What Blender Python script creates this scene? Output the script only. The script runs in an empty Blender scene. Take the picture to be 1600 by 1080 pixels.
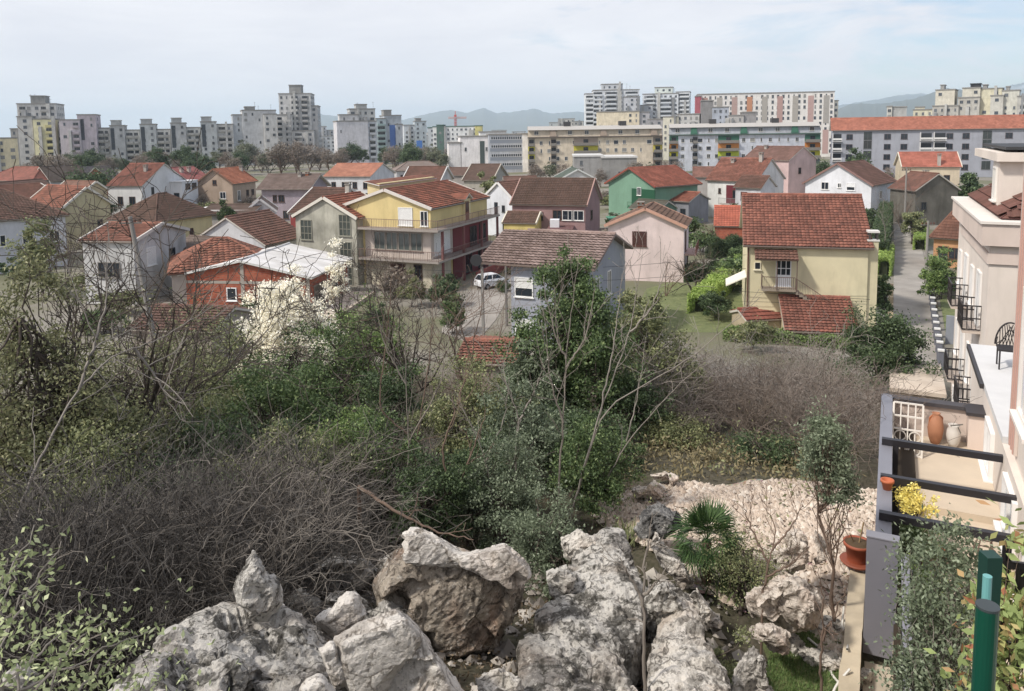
import bpy, math, random
import numpy as np
from mathutils import Vector, Matrix, noise as mnoise

# ------------------------------------------------------------------ camera model
IMW, IMH = 1600., 1080.
F, Y0, CAMZ = 1200., 335., 16.
PITCH = math.atan(130/F); ROLL = math.radians(0.8)
SP, CP, SR, CR = math.sin(PITCH), math.cos(PITCH), math.sin(ROLL), math.cos(ROLL)
def ray(x, y):
    a0, b0 = x-800., Y0-y
    a, b = a0*CR+b0*SR, b0*CR-a0*SR
    return Vector((a, F*CP+b*SP, -F*SP+b*CP))
def atz(x, y, z):
    r = ray(x, y); t = (z-CAMZ)/r.z
    return Vector((r.x*t, r.y*t, z))
def atd(x, y, d):
    r = ray(x, y); t = d/math.hypot(r.x, r.y)
    return Vector((r.x*t, r.y*t, CAMZ+r.z*t))
YAW = math.radians(26.4); US, UC = math.sin(YAW), math.cos(YAW)
def fuv(u, v, z=0.): return Vector((u*US+v*UC, u*UC-v*US, z))     # street frame: u along the lane, v to the right

COL = bpy.context.scene.collection
R = random.Random(7)

# ------------------------------------------------------------------ materials
def lin(h):
    h = h.lstrip('#')
    c = [int(h[i:i+2], 16)/255 for i in (0, 2, 4)]
    return tuple([(v/12.92 if v <= .04045 else ((v+.055)/1.055)**2.4) for v in c]+[1.])
def mulc(c, k): return (min(c[0]*k, 1), min(c[1]*k, 1), min(c[2]*k, 1), 1)
MATS = {}
class NT:
    def __init__(s, name):
        s.m = bpy.data.materials.new(name); s.m.use_nodes = True
        s.t = s.m.node_tree; s.b = s.t.nodes['Principled BSDF']; s.out = s.t.nodes['Material Output']
    def n(s, typ, **kw):
        nd = s.t.nodes.new(typ)
        for k, v in kw.items():
            if k.startswith('_'): setattr(nd, k[1:], v)
            else: nd.inputs[k.replace('0', ' ')].default_value = v
        return nd
    def l(s, a, b): s.t.links.new(a, b)
    def coord(s, kind='Object'): return s.n('ShaderNodeTexCoord').outputs[kind]
    def noise(s, vec, scale, detail=4., rough=.55, stretch=None):
        if stretch:
            mp = s.n('ShaderNodeMapping'); mp.inputs['Scale'].default_value = stretch; s.l(vec, mp.inputs['Vector']); vec = mp.outputs[0]
        nd = s.n('ShaderNodeTexNoise', Scale=scale, Detail=detail, Roughness=rough); s.l(vec, nd.inputs['Vector']); return nd.outputs['Fac']
    def ramp(s, fac, stops):
        nd = s.n('ShaderNodeValToRGB'); e = nd.color_ramp.elements
        while len(e) < len(stops): e.new(.5)
        for i, (p, c) in enumerate(stops): e[i].position = p; e[i].color = c
        s.l(fac, nd.inputs['Fac']); return nd.outputs['Color']
    def mix(s, fac, a, b, blend='MIX'):
        nd = s.n('ShaderNodeMix', _data_type='RGBA', _blend_type=blend)
        for sock, v in ((nd.inputs[0], fac), (nd.inputs[6], a), (nd.inputs[7], b)):
            if hasattr(v, 'is_linked') or hasattr(v, 'node'): s.l(v, sock)
            else: sock.default_value = v
        return nd.outputs[2]
    def bump(s, h, strength=.3, dist=.02):
        nd = s.n('ShaderNodeBump', Strength=strength, Distance=dist); s.l(h, nd.inputs['Height']); s.l(nd.outputs[0], s.b.inputs['Normal'])
def desat(c, k):
    y = .2126*c[0]+.7152*c[1]+.0722*c[2]; return (y+(c[0]-y)*k, y+(c[1]-y)*k, y+(c[2]-y)*k, 1.)
def bw(v): return (v, v, v, 1)
def stucco(hexc, dirt=.25, name='stucco', rough=.9):
    key = ('st', hexc, dirt); dirt = min(1., dirt+.14)
    if key in MATS: return MATS[key]
    c = mulc(desat(lin(hexc), .74), 1.08); k = NT(name); co = k.coord()
    n1 = k.noise(co, .35, 5, .6); n2 = k.noise(co, 1.2, 6, .65, (1, 1, .25)); n3 = k.noise(co, 30, 3)
    base = k.mix(k.ramp(n1, [(.35, bw(0)), (.7, bw(1))]), mulc(c, 1.04), mulc(c, 1-.5*dirt))
    base = k.mix(k.ramp(n2, [(.48, bw(0)), (.72, bw(dirt))]), base, mulc((c[0]*.9, c[1]*.9, c[2]*.85, 1), .55))
    k.l(base, k.b.inputs['Base Color']); k.b.inputs['Roughness'].default_value = rough
    k.b.inputs['Specular IOR Level'].default_value = .2
    k.bump(n3, .15, .01); MATS[key] = k.m; return k.m
def plain(hexc, rough=.6, name='paint', metal=0., var=.12):
    key = ('pl', hexc, rough, metal)
    if key in MATS: return MATS[key]
    c = lin(hexc); k = NT(name); n1 = k.noise(k.coord(), 2.5, 4)
    k.l(k.mix(n1, mulc(c, 1+var), mulc(c, 1-var)), k.b.inputs['Base Color'])
    k.b.inputs['Roughness'].default_value = rough; k.b.inputs['Metallic'].default_value = metal
    MATS[key] = k.m; return k.m
def tiles(hexa, hexb, moss=.3, name='roof_tiles'):
    key = ('ti', hexa, hexb, moss)
    if key in MATS: return MATS[key]
    a, b = [tuple(c_*.7+m_*.3 for c_, m_ in zip(mulc(desat(lin(h_), .78), s_), lin('#745c48'))) for h_, s_ in ((hexa, 1.28), (hexb, 1.0))]; k = NT(name); co = k.coord()
    at = k.n('ShaderNodeAttribute', _attribute_name='tint')
    n1 = k.noise(co, .5, 5, .65); n2 = k.noise(co, 2.2, 5, .7)
    base = k.mix(at.outputs['Fac'], a, b)
    base = k.mix(k.ramp(n1, [(.4, bw(0)), (.7, bw(.8))]), base, mulc(b, .8))
    base = k.mix(k.ramp(n2, [(.5, bw(0)), (.75, bw(moss))]), base, lin('#45413a'))
    k.l(base, k.b.inputs['Base Color']); k.b.inputs['Roughness'].default_value = .85
    k.b.inputs['Specular IOR Level'].default_value = .25
    k.bump(n2, .2, .02); MATS[key] = k.m; return k.m
def glass(hexc='#2a3038', rough=.08):
    key = ('gl', hexc)
    if key in MATS: return MATS[key]
    k = NT('window_glass'); k.b.inputs['Base Color'].default_value = lin(hexc)
    k.b.inputs['Roughness'].default_value = rough; k.b.inputs['Specular IOR Level'].default_value = .6
    n = k.noise(k.coord(), .8, 2); k.bump(n, .05, .02); MATS[key] = k.m; return k.m
def brickmat():
    if 'brick' in MATS: return MATS['brick']
    k = NT('clay_block'); co = k.coord()
    br = k.n('ShaderNodeTexBrick', Scale=1., _offset=.5); br.inputs['Color1'].default_value = lin('#9c4a34'); br.inputs['Color2'].default_value = lin('#b3654a')
    br.inputs['Mortar'].default_value = lin('#8d7466'); br.inputs['Mortar Size'].default_value = .012; br.inputs['Brick Width'].default_value = .3; br.inputs['Row Height'].default_value = .2
    sx = k.n('ShaderNodeSeparateXYZ'); k.l(co, sx.inputs[0]); ad = k.n('ShaderNodeMath', _operation='ADD'); k.l(sx.outputs[0], ad.inputs[0]); k.l(sx.outputs[1], ad.inputs[1])
    cx = k.n('ShaderNodeCombineXYZ'); k.l(ad.outputs[0], cx.inputs[0]); k.l(sx.outputs[2], cx.inputs[1]); k.l(cx.outputs[0], br.inputs['Vector'])
    n = k.noise(co, 1.5, 5, .6)
    k.l(k.mix(k.ramp(n, [(.4, bw(0)), (.75, bw(.6))]), br.outputs['Color'], lin('#7c4334')), k.b.inputs['Base Color'])
    k.b.inputs['Roughness'].default_value = .9; MATS['brick'] = k.m; return k.m
def leafmat(ca, cb, cc=None, name='leaves', trans=.25, rough=.55, spec=.35):
    key = ('lf', ca, cb, cc, trans)
    if key in MATS: return MATS[key]
    k = NT(name); g = k.n('ShaderNodeNewGeometry')
    if trans > .2: ca, cb, cc = [(tuple(v_*1.55 for v_ in desat(lin(h_), .76)[:3])+(1.,)) if h_ else None for h_ in (ca, cb, cc)]
    else: ca, cb, cc = [lin(h_) if h_ else None for h_ in (ca, cb, cc)]
    st = [(0, ca), (.75, cb)] + ([(1., cc)] if cc else [])
    col = k.ramp(g.outputs['Random Per Island'], st)
    n = k.noise(k.coord(), .7, 3); col = k.mix(k.ramp(n, [(.35, bw(0)), (.7, bw(.5))]), col, mulc(cb, 1.25))
    k.l(col, k.b.inputs['Base Color']); k.b.inputs['Roughness'].default_value = rough; k.b.inputs['Specular IOR Level'].default_value = spec
    tr = k.n('ShaderNodeBsdfTranslucent'); k.l(col, tr.inputs['Color'])
    mx = k.n('ShaderNodeMixShader', Fac=trans); k.l(k.b.outputs[0], mx.inputs[1]); k.l(tr.outputs[0], mx.inputs[2]); k.l(mx.outputs[0], k.out.inputs['Surface'])
    MATS[key] = k.m; return k.m
def barkmat(ca, cb, name='bark'):
    key = ('bk', ca, cb)
    if key in MATS: return MATS[key]
    k = NT(name); co = k.coord(); n = k.noise(co, 6, 5, .7); n2 = k.noise(co, .8, 2)
    c = k.mix(n, lin(ca), lin(cb)); c = k.mix(k.ramp(n2, [(.4, bw(0)), (.65, bw(.6))]), c, lin(cb))
    k.l(c, k.b.inputs['Base Color']); k.b.inputs['Roughness'].default_value = .9; k.bump(n, .4, .01); MATS[key] = k.m; return k.m

# ------------------------------------------------------------------ mesh building
class MB:
    def __init__(s): s.v = []; s.f = []; s.mi = []; s.tint = None
    def add(s, vs, fs, mi=0):
        o = len(s.v); s.v += [tuple(v) for v in vs]; s.f += [tuple(i+o for i in f) for f in fs]; s.mi += [mi]*len(fs); return s
    def box(s, x0, x1, y0, y1, z0, z1, mi=0):
        return s.add([(x0, y0, z0), (x1, y0, z0), (x1, y1, z0), (x0, y1, z0), (x0, y0, z1), (x1, y0, z1), (x1, y1, z1), (x0, y1, z1)],
                     [(0, 3, 2, 1), (4, 5, 6, 7), (0, 1, 5, 4), (1, 2, 6, 5), (2, 3, 7, 6), (3, 0, 4, 7)], mi)
    def hull8(s, b, t, mi=0):     # bottom ring and top ring of n points
        n = len(b)
        return s.add(list(b)+list(t), [tuple(range(n-1, -1, -1)), tuple(range(n, 2*n))]+[(i, (i+1) % n, n+(i+1) % n, n+i) for i in range(n)], mi)
    def bar(s, p, q, w, h=None, mi=0, up=(0, 0, 1)):
        p, q = Vector(p), Vector(q); h = h or w; d = (q-p).normalized(); u = Vector(up)
        if abs(d.dot(u)) > .98: u = Vector((0, 1, 0))
        a = d.cross(u).normalized()*(w/2); b = a.cross(d).normalized()*(h/2)
        return s.hull8([p-a-b, p+a-b, p+a+b, p-a+b], [q-a-b, q+a-b, q+a+b, q-a+b], mi)
    def cyl(s, p, q, r0, r1=None, n=10, mi=0, caps=True):
        p, q = Vector(p), Vector(q); r1 = r0 if r1 is None else r1; d = (q-p).normalized()
        a = d.orthogonal().normalized(); b = d.cross(a)
        ring = lambda c, r: [c+(a*math.cos(2*math.pi*i/n)+b*math.sin(2*math.pi*i/n))*r for i in range(n)]
        fs = [(i, (i+1) % n, n+(i+1) % n, n+i) for i in range(n)]
        if caps: fs += [tuple(range(n-1, -1, -1)), tuple(range(n, 2*n))]
        return s.add(ring(p, r0)+ring(q, r1), fs, mi)
    def lathe(s, prof, n=20, c=(0, 0, 0), mi=0):
        vs = []; c = Vector(c)
        for r, z in prof: vs += [c+Vector((r*math.cos(2*math.pi*i/n), r*math.sin(2*math.pi*i/n), z)) for i in range(n)]
        fs = []
        for j in range(len(prof)-1): fs += [(j*n+i, j*n+(i+1) % n, (j+1)*n+(i+1) % n, (j+1)*n+i) for i in range(n)]
        return s.add(vs, fs, mi)
    def build(s, name, mats, parent=None, smooth=False, ml=None):
        me = bpy.data.meshes.new(name); me.from_pydata([tuple(v) for v in s.v], [], s.f)
        if not isinstance(mats, (list, tuple)): mats = [mats]
        for m in mats: me.materials.append(m)
        if len(mats) > 1: me.polygons.foreach_set('material_index', s.mi)
        if smooth: me.polygons.foreach_set('use_smooth', [True]*len(me.polygons))
        me.update(); return link(name, me, parent, ml)
def link(name, me, parent=None, ml=None):
    o = bpy.data.objects.new(name, me); COL.objects.link(o)
    if parent is not None: o.parent = parent
    if ml is not None: o.matrix_local = ml
    return o
def npmesh(name, verts, quads, mats, mi=None, smooth=False, tint=None):
    me = bpy.data.meshes.new(name); n = len(quads); k = quads.shape[1]
    me.vertices.add(len(verts)); me.vertices.foreach_set('co', np.ascontiguousarray(verts, dtype=np.float32).ravel())
    me.loops.add(n*k); me.loops.foreach_set('vertex_index', np.ascontiguousarray(quads, dtype=np.int32).ravel())
    me.polygons.add(n); me.polygons.foreach_set('loop_start', np.arange(n, dtype=np.int32)*k)
    try: me.polygons.foreach_set('loop_total', np.full(n, k, dtype=np.int32))
    except Exception: pass
    if not isinstance(mats, (list, tuple)): mats = [mats]
    for m in mats: me.materials.append(m)
    if mi is not None: me.polygons.foreach_set('material_index', np.ascontiguousarray(mi, dtype=np.int32))
    me.polygons.foreach_set('use_smooth', np.full(n, smooth, dtype=bool))
    if tint is not None:
        at = me.attributes.new('tint', 'FLOAT', 'FACE'); at.data.foreach_set('value', np.ascontiguousarray(tint, dtype=np.float32))
    me.update(calc_edges=True); return me
def tag(o, label=None, cat=None, group=None, kind=None):
    if label: o['label'] = label
    if cat: o['category'] = cat
    if group: o['group'] = group
    if kind: o['kind'] = kind
    return o
def empty(name, mat_or_loc, label, cat, group=None):
    o = bpy.data.objects.new(name, None); COL.objects.link(o); o.empty_display_size = .3
    if isinstance(mat_or_loc, Matrix): o.matrix_world = mat_or_loc
    else: o.location = mat_or_loc
    return tag(o, label, cat, group)
def copy_tree(o, parent=None):
    c = o.copy(); COL.objects.link(c)
    if parent is not None: c.parent = parent
    for ch in list(o.children): copy_tree(ch, c)
    return c
def frame(origin, xdir, ydir=None):
    X = Vector((xdir[0], xdir[1], 0)).normalized()
    Y = Vector((-X.y, X.x, 0)) if ydir is None else Vector((ydir[0], ydir[1], 0)).normalized()
    return Matrix(((X.x, Y.x, 0, origin[0]), (X.y, Y.y, 0, origin[1]), (0, 0, 1, origin[2]), (0, 0, 0, 1)))

# ------------------------------------------------------------------ camera, light, sky
scene = bpy.context.scene
cam = bpy.data.cameras.new('camera'); cam.sensor_width = 36.; cam.lens = 36.*F/IMW; cam.shift_y = -(540-Y0)/IMW
cam.clip_start = .05; cam.clip_end = 60000.
co = bpy.data.objects.new('camera', cam); COL.objects.link(co); scene.camera = co
co.matrix_world = Matrix.Translation((0, 0, CAMZ)) @ Matrix.Rotation(math.pi/2-PITCH, 4, 'X') @ Matrix.Rotation(-ROLL, 4, 'Z')
scene.cycles.max_bounces = 4; scene.cycles.diffuse_bounces = 2; scene.cycles.glossy_bounces = 2; scene.cycles.transmission_bounces = 2; scene.cycles.volume_bounces = 4
scene.view_settings.view_transform = 'Standard'; scene.view_settings.look = 'None'; scene.view_settings.exposure = .46; scene.view_settings.gamma = 1.
SUN_DIR = Vector((-.78, -.38, .95)).normalized()      # towards the sun
sl = bpy.data.lights.new('sun', 'SUN'); sl.energy = 2.6; sl.angle = math.radians(5.); sl.color = (1., .95, .87)
so = bpy.data.objects.new('sun', sl); COL.objects.link(so); so.rotation_euler = (-SUN_DIR).to_track_quat('-Z', 'Y').to_euler()
w = bpy.data.worlds.new('World'); scene.world = w; w.use_nodes = True
wt = w.node_tree; bg = wt.nodes['Background']; bg.inputs['Strength'].default_value = .1
sky = wt.nodes.new('ShaderNodeTexSky'); sky.sky_type = 'NISHITA'; sky.sun_disc = False
sky.sun_elevation = math.asin(SUN_DIR.z); sky.sun_rotation = math.atan2(SUN_DIR.x, SUN_DIR.y); sky.air_density = 1.; sky.dust_density = .6; sky.ozone_density = 2.5
tc = wt.nodes.new('ShaderNodeTexCoord'); mp = wt.nodes.new('ShaderNodeMapping'); mp.inputs['Scale'].default_value = (1.2, 1.2, 5.5); mp.inputs['Rotation'].default_value = (0, math.radians(-5), 0)
wt.links.new(tc.outputs['Generated'], mp.inputs['Vector'])
def wn(scale, det, dist=0.):
    nd = wt.nodes.new('ShaderNodeTexNoise'); nd.inputs['Scale'].default_value = scale; nd.inputs['Detail'].default_value = det; nd.inputs['Roughness'].default_value = .62; nd.inputs['Distortion'].default_value = dist
    wt.links.new(mp.outputs[0], nd.inputs['Vector']); return nd.outputs['Fac']
def wmath(op, a, b, clamp=False):
    nd = wt.nodes.new('ShaderNodeMath'); nd.operation = op; nd.use_clamp = clamp
    for i, v in enumerate((a, b)):
        if isinstance(v, (int, float)): nd.inputs[i].default_value = v
        else: wt.links.new(v, nd.inputs[i])
    return nd.outputs[0]
sx = wt.nodes.new('ShaderNodeSeparateXYZ'); wt.links.new(tc.outputs['Generated'], sx.inputs[0])
cov = wmath('MULTIPLY_ADD', wn(1.6, 7, .6), 1.7); cov.node.inputs[2].default_value = .08
cov = wmath('ADD', cov, wmath('MULTIPLY', sx.outputs[0], -1.1))      # thicker veil to the left of the view
st_ = wmath('MULTIPLY_ADD', wn(4.2, 9, 1.1), 2.2); st_.node.inputs[2].default_value = -1.1
cov = wmath('ADD', cov, st_)
cov = wmath('MULTIPLY', cov, 1., True)
cl = wt.nodes.new('ShaderNodeValToRGB'); e = cl.color_ramp.elements; e[0].position = .0; e[0].color = bw(.1); e[1].position = .8; e[1].color = bw(.95)
wt.links.new(cov, cl.inputs['Fac'])
mx = wt.nodes.new('ShaderNodeMix'); mx.data_type = 'RGBA'
n2 = wn(3.5, 6, .4); cr2 = wt.nodes.new('ShaderNodeValToRGB'); e = cr2.color_ramp.elements; e[0].position = .3; e[0].color = (6.3, 6.3, 6.75, 1); e[1].position = .7; e[1].color = (7.4, 7.35, 7.6, 1)
wt.links.new(n2, cr2.inputs['Fac']); wt.links.new(cl.outputs[0], mx.inputs[0]); wt.links.new(sky.outputs[0], mx.inputs[6]); wt.links.new(cr2.outputs[0], mx.inputs[7])
wt.links.new(mx.outputs[2], bg.inputs['Color'])

# ------------------------------------------------------------------ terrain
CTRL = np.array([
 (3.5,7.5,8.7),(4.3,8.4,8.6),(3.2,8.2,8.8),(3.9,8.0,8.6),(4.6,9.2,8.9),(3.8,14.0,9.5),(5.3,11,9.45),(1.8,13.3,9.6),(2.8,10.4,9.4),(4.5,12.5,9.5),(6.5,13.5,9.4),(5.6,8.6,8.5),
 (0,7.5,10.2),(-2.5,7,10.3),(-1,5.2,11.4),(1.4,7.2,9.9),(-1,6.3,10.9),(.6,6,10.8),(-2.4,6,11.0),(-2.8,4.8,11.2),(2,5,10.2),(5,5,9.3),
 (0,2,13.2),(-4,2,13.2),(3,2,12.5),(7,2,10),(-9,3,12.5),(-14,5,11.5),(14,5,9.5),(-4.5,5.5,10.6),
 (-6,9,8.7),(-10,12,7.6),(-5,13,7.8),(-2,10,8.9),(0,11.5,9.0),(-14,14,7.2),(-1,14,8.0),(-18,9,9),
 (2.5,17.2,8.0),(6.5,18,7.9),(9,15,9),(12,18,8.5),(0,20,6.8),(-8,20,5.6),(-18,20,5.2),(8,22,6.2),(0,28,4.4),(10,30,3.6),(-12,28,3.4),(-25,28,3),(20,26,5.5),
 (0,36,2.0),(15,36,2.2),(-20,36,1.5),(30,36,1.2),(22,40,.5),(19,35,1.2),(24,44,.3),(0,45,.6),(-20,45,.3),(14,45,.8),(26,47,.3),(40,45,.5),
 (0,54,0),(20,54,.0),(-20,54,0),(40,58,0),(-40,50,0),(0,64,0),(30,66,0),(-30,64,0),(-60,60,0),(60,70,0)])
def terr_np(x, y):
    x = np.asarray(x, float); y = np.asarray(y, float)
    s = 1.0+.11*np.clip(np.hypot(x, y), 0, 60)
    if x.size == 1:
        r2 = (x.ravel()[0]-CTRL[:, 0])**2+(y.ravel()[0]-CTRL[:, 1])**2; wgt = np.exp(-r2/(2*s.ravel()[0]**2))+1e-7/(1+r2); z = np.full(x.shape, (wgt*CTRL[:, 2]).sum()/(wgt.sum()+1e-9))
        z = z*(1-np.clip((y-50)/10, 0, 1)); return z*(1-np.clip((np.abs(x)-45)/30, 0, 1))
    num = np.zeros_like(x); den = np.zeros_like(x)+1e-9
    for cx, cy, cz in CTRL:
        wgt = np.exp(-((x-cx)**2+(y-cy)**2)/(2*s*s))+1e-7/(1+((x-cx)**2+(y-cy)**2))
        num += wgt*cz; den += wgt
    z = num/den
    far = np.clip((y-50)/10, 0, 1); z = z*(1-far)
    side = np.clip((np.abs(x)-45)/30, 0, 1); z = z*(1-side)
    return z
def T(x, y): return float(terr_np(np.array([x]), np.array([y]))[0])
def axis(segs):
    out = []
    for a, b, st in segs: out += list(np.arange(a, b, st))
    return np.array(out+[segs[-1][1]])
gx = axis([(-16000, -2000, 2000), (-2000, -400, 200), (-400, -60, 20), (-60, -24, 3), (-24, 24, .4), (24, 60, 3), (60, 400, 20), (400, 2000, 200), (2000, 16000, 2000)])
gy = axis([(-600, -20, 60), (-20, -2, 2), (-2, 50, .4), (50, 80, 3), (80, 400, 20), (400, 2000, 200), (2000, 16000, 2000)])
XX, YY = np.meshgrid(gx, gy); ZZ = terr_np(XX, YY)
rough = np.array([[mnoise.noise((x*.7, y*.7, 3.))*.12+mnoise.noise((x*2.1, y*2.1, 5.))*.05 if (abs(x) < 26 and -2 < y < 48) else 0. for x in gx] for y in gy])
ZZ = ZZ+rough*np.clip((48-YY)/10, 0, 1)
def gridquads(nx, ny):
    i = np.arange(nx-1)[None, :]+np.arange(ny-1)[:, None]*nx
    return np.stack([i, i+1, i+1+nx, i+nx], -1).reshape(-1, 4)
k = NT('ground_earth'); cco = k.coord()
na = k.noise(cco, .05, 6, .6); nb = k.noise(cco, .8, 6, .7); nc = k.noise(cco, 9, 5, .7)
slope_c = k.mix(k.ramp(nb, [(.35, bw(0)), (.65, bw(1))]), lin('#3f382e'), lin('#4b4a34'))
slope_c = k.mix(k.ramp(nc, [(.4, bw(0)), (.7, bw(.5))]), slope_c, lin('#7a7062'))
flat_c = k.ramp(na, [(.35, lin('#63694a')), (.45, lin('#75725c')), (.5, lin('#8a847a')), (.7, lin('#96908a'))])
flat_c = k.mix(k.ramp(nb, [(.4, bw(0)), (.7, bw(.5))]), flat_c, lin('#625f4c'))
sxx = k.n('ShaderNodeSeparateXYZ'); k.l(cco, sxx.inputs[0])
mr = k.n('ShaderNodeMapRange'); mr.inputs[1].default_value = 40; mr.inputs[2].default_value = 52; k.l(sxx.outputs[1], mr.inputs[0])
k.l(k.mix(mr.outputs[0], slope_c, flat_c), k.b.inputs['Base Color']); k.b.inputs['Roughness'].default_value = .95; k.bump(nc, .6, .05)
M_GROUND = k.m
g = link('ground', npmesh('ground', np.stack([XX, YY, ZZ], -1).reshape(-1, 3), gridquads(len(gx), len(gy)), M_GROUND, smooth=True)); tag(g, kind='structure')

def atg(px, py, lift=0.):       # point of the terrain seen at a pixel
    r = ray(px, py); t0 = 3./math.hypot(r.x, r.y); s_ = t0
    for i in range(700):
        s_ = t0*(1+i*.02); 
        if CAMZ+r.z*s_ < ground_z(r.x*s_, r.y*s_): break
    return Vector((r.x*s_, r.y*s_, ground_z(r.x*s_, r.y*s_)+lift))
def ground_z(x, y):       # terrain as built, with its small roughness
    z = T(x, y)
    if abs(x) < 26 and -2 < y < 48: z += (mnoise.noise((x*.7, y*.7, 3.))*.12+mnoise.noise((x*2.1, y*2.1, 5.))*.05)*max(0, min(1, (48-y)/10))
    return z
def poly_inside(px, py, poly):
    ins = np.zeros(px.shape, bool); n = len(poly)
    for i in range(n):
        x0, y0 = poly[i]; x1, y1 = poly[(i+1) % n]
        c = ((y0 > py) != (y1 > py)) & (px < (x1-x0)*(py-y0)/((y1-y0) or 1e-9)+x0); ins ^= c
    return ins
def drape(name, poly, step, mat, lift=.02, bumpy=0., sc=1.5):
    xs = [p[0] for p in poly]; ys = [p[1] for p in poly]
    ax = np.arange(min(xs)-step, max(xs)+step*2, step); ay = np.arange(min(ys)-step, max(ys)+step*2, step)
    X, Y = np.meshgrid(ax, ay)
    jx = np.array([[mnoise.noise((x*1.3, y*1.3, 9))*.35 for x in ax] for y in ay]) if bumpy else 0
    Z = terr_np(X, Y)+lift
    if bumpy: Z += np.array([[mnoise.noise((x*.7, y*.7, 3.))*.12+mnoise.noise((x*2.1, y*2.1, 5.))*.05+bumpy*abs(mnoise.noise((x*sc, y*sc, 1.)))+bumpy*.5*mnoise.noise((x*sc*3, y*sc*3, 2.)) for x in ax] for y in ay])
    q = gridquads(len(ax), len(ay)); cx = X.ravel()[q].mean(1); cy = Y.ravel()[q].mean(1)
    if bumpy: cx = cx+np.asarray(jx).ravel()[q].mean(1); cy = cy+np.asarray(jx).ravel()[q].mean(1)
    q = q[poly_inside(cx, cy, poly)]
    used, inv = np.unique(q, return_inverse=True)
    V = np.stack([X, Y, Z], -1).reshape(-1, 3)[used]
    return link(name, npmesh(name, V, inv.reshape(q.shape), mat, smooth=True))

# lane, side street, yard paving
k = NT('worn_asphalt'); cco = k.coord(); n1 = k.noise(cco, .4, 5, .6); n2 = k.noise(cco, 18, 3)
k.l(k.mix(k.ramp(n1, [(.35, bw(0)), (.7, bw(1))]), lin('#8b857e'), lin('#a8a199')), k.b.inputs['Base Color']); k.b.inputs['Roughness'].default_value = .9; k.bump(n2, .2, .01); M_ASPH = k.m
k = NT('pale_concrete'); cco = k.coord(); n1 = k.noise(cco, .8, 6, .65); n2 = k.noise(cco, 12, 4)
k.l(k.mix(k.ramp(n1, [(.35, bw(0)), (.7, bw(1))]), lin('#b9aa9b'), lin('#d6c8b8')), k.b.inputs['Base Color']); k.b.inputs['Roughness'].default_value = .9; k.bump(n2, .15, .01); M_CONC = k.m
k = NT('lawn_soil'); cco = k.coord(); n1 = k.noise(cco, 1.5, 6, .7); n2 = k.noise(cco, 25, 4, .7)
k.l(k.mix(k.ramp(n1, [(.35, bw(0)), (.7, bw(1))]), lin('#5d6640'), lin('#7f8458')), k.b.inputs['Base Color']); k.b.inputs['Roughness'].default_value = .9; k.bump(n2, .8, .03); M_LAWN = k.m
def sheet(name, pts, z, mat, kind='structure'):
    m = MB(); m.add([(p[0], p[1], z) for p in pts], [tuple(range(len(pts)))]); return tag(m.build(name, mat), kind=kind)
def suv(pts): return [fuv(*p).to_tuple()[:2] for p in pts]
def ribbon(name, us, v0, v1, mat, lift=.04, nv=4):
    V = []
    for u in us:
        for j in range(nv+1):
            p = fuv(u, v0(u)+(v1(u)-v0(u))*j/nv); V.append((p.x, p.y, ground_z(p.x, p.y)+lift))
    return tag(link(name, npmesh(name, np.array(V), gridquads(nv+1, len(us)), mat, smooth=True)), kind='structure')
ribbon('lane', np.concatenate([np.arange(47, 64, .5), np.arange(64, 176, 4.)]), lambda u: .5, lambda u: float(np.interp(u, [47, 60, 100], [2.7, 3.2, 3.8])), M_ASPH, .05)
sheet('side_street', [tuple(atz(*p, 0))[:2] for p in [(690, 520), (700, 478), (748, 447), (800, 428), (860, 425), (800, 455), (775, 500), (740, 540)]], .035, M_ASPH)
sheet('cross_street', [tuple(fuv(176, v))[:2] for v in (-30, 30)]+[tuple(fuv(184, v))[:2] for v in (30, -30)], .04, M_CONC)
sheet('garden_lawn', [tuple(atz(*p, 0))[:2] for p in [(985, 500), (1010, 452), (1060, 437), (1150, 430), (1165, 470), (1150, 520), (1040, 520)]], .03, M_LAWN)
sheet('garden_lawn', [tuple(atz(*p, 0))[:2] for p in [(1150, 545), (1160, 515), (1360, 520), (1345, 545)]], .03, M_LAWN)
sheet('garden_lawn', suv([(48, 3.8), (95, 4.6), (95, 12), (60, 12), (48, 9)]), .03, M_LAWN)

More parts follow.
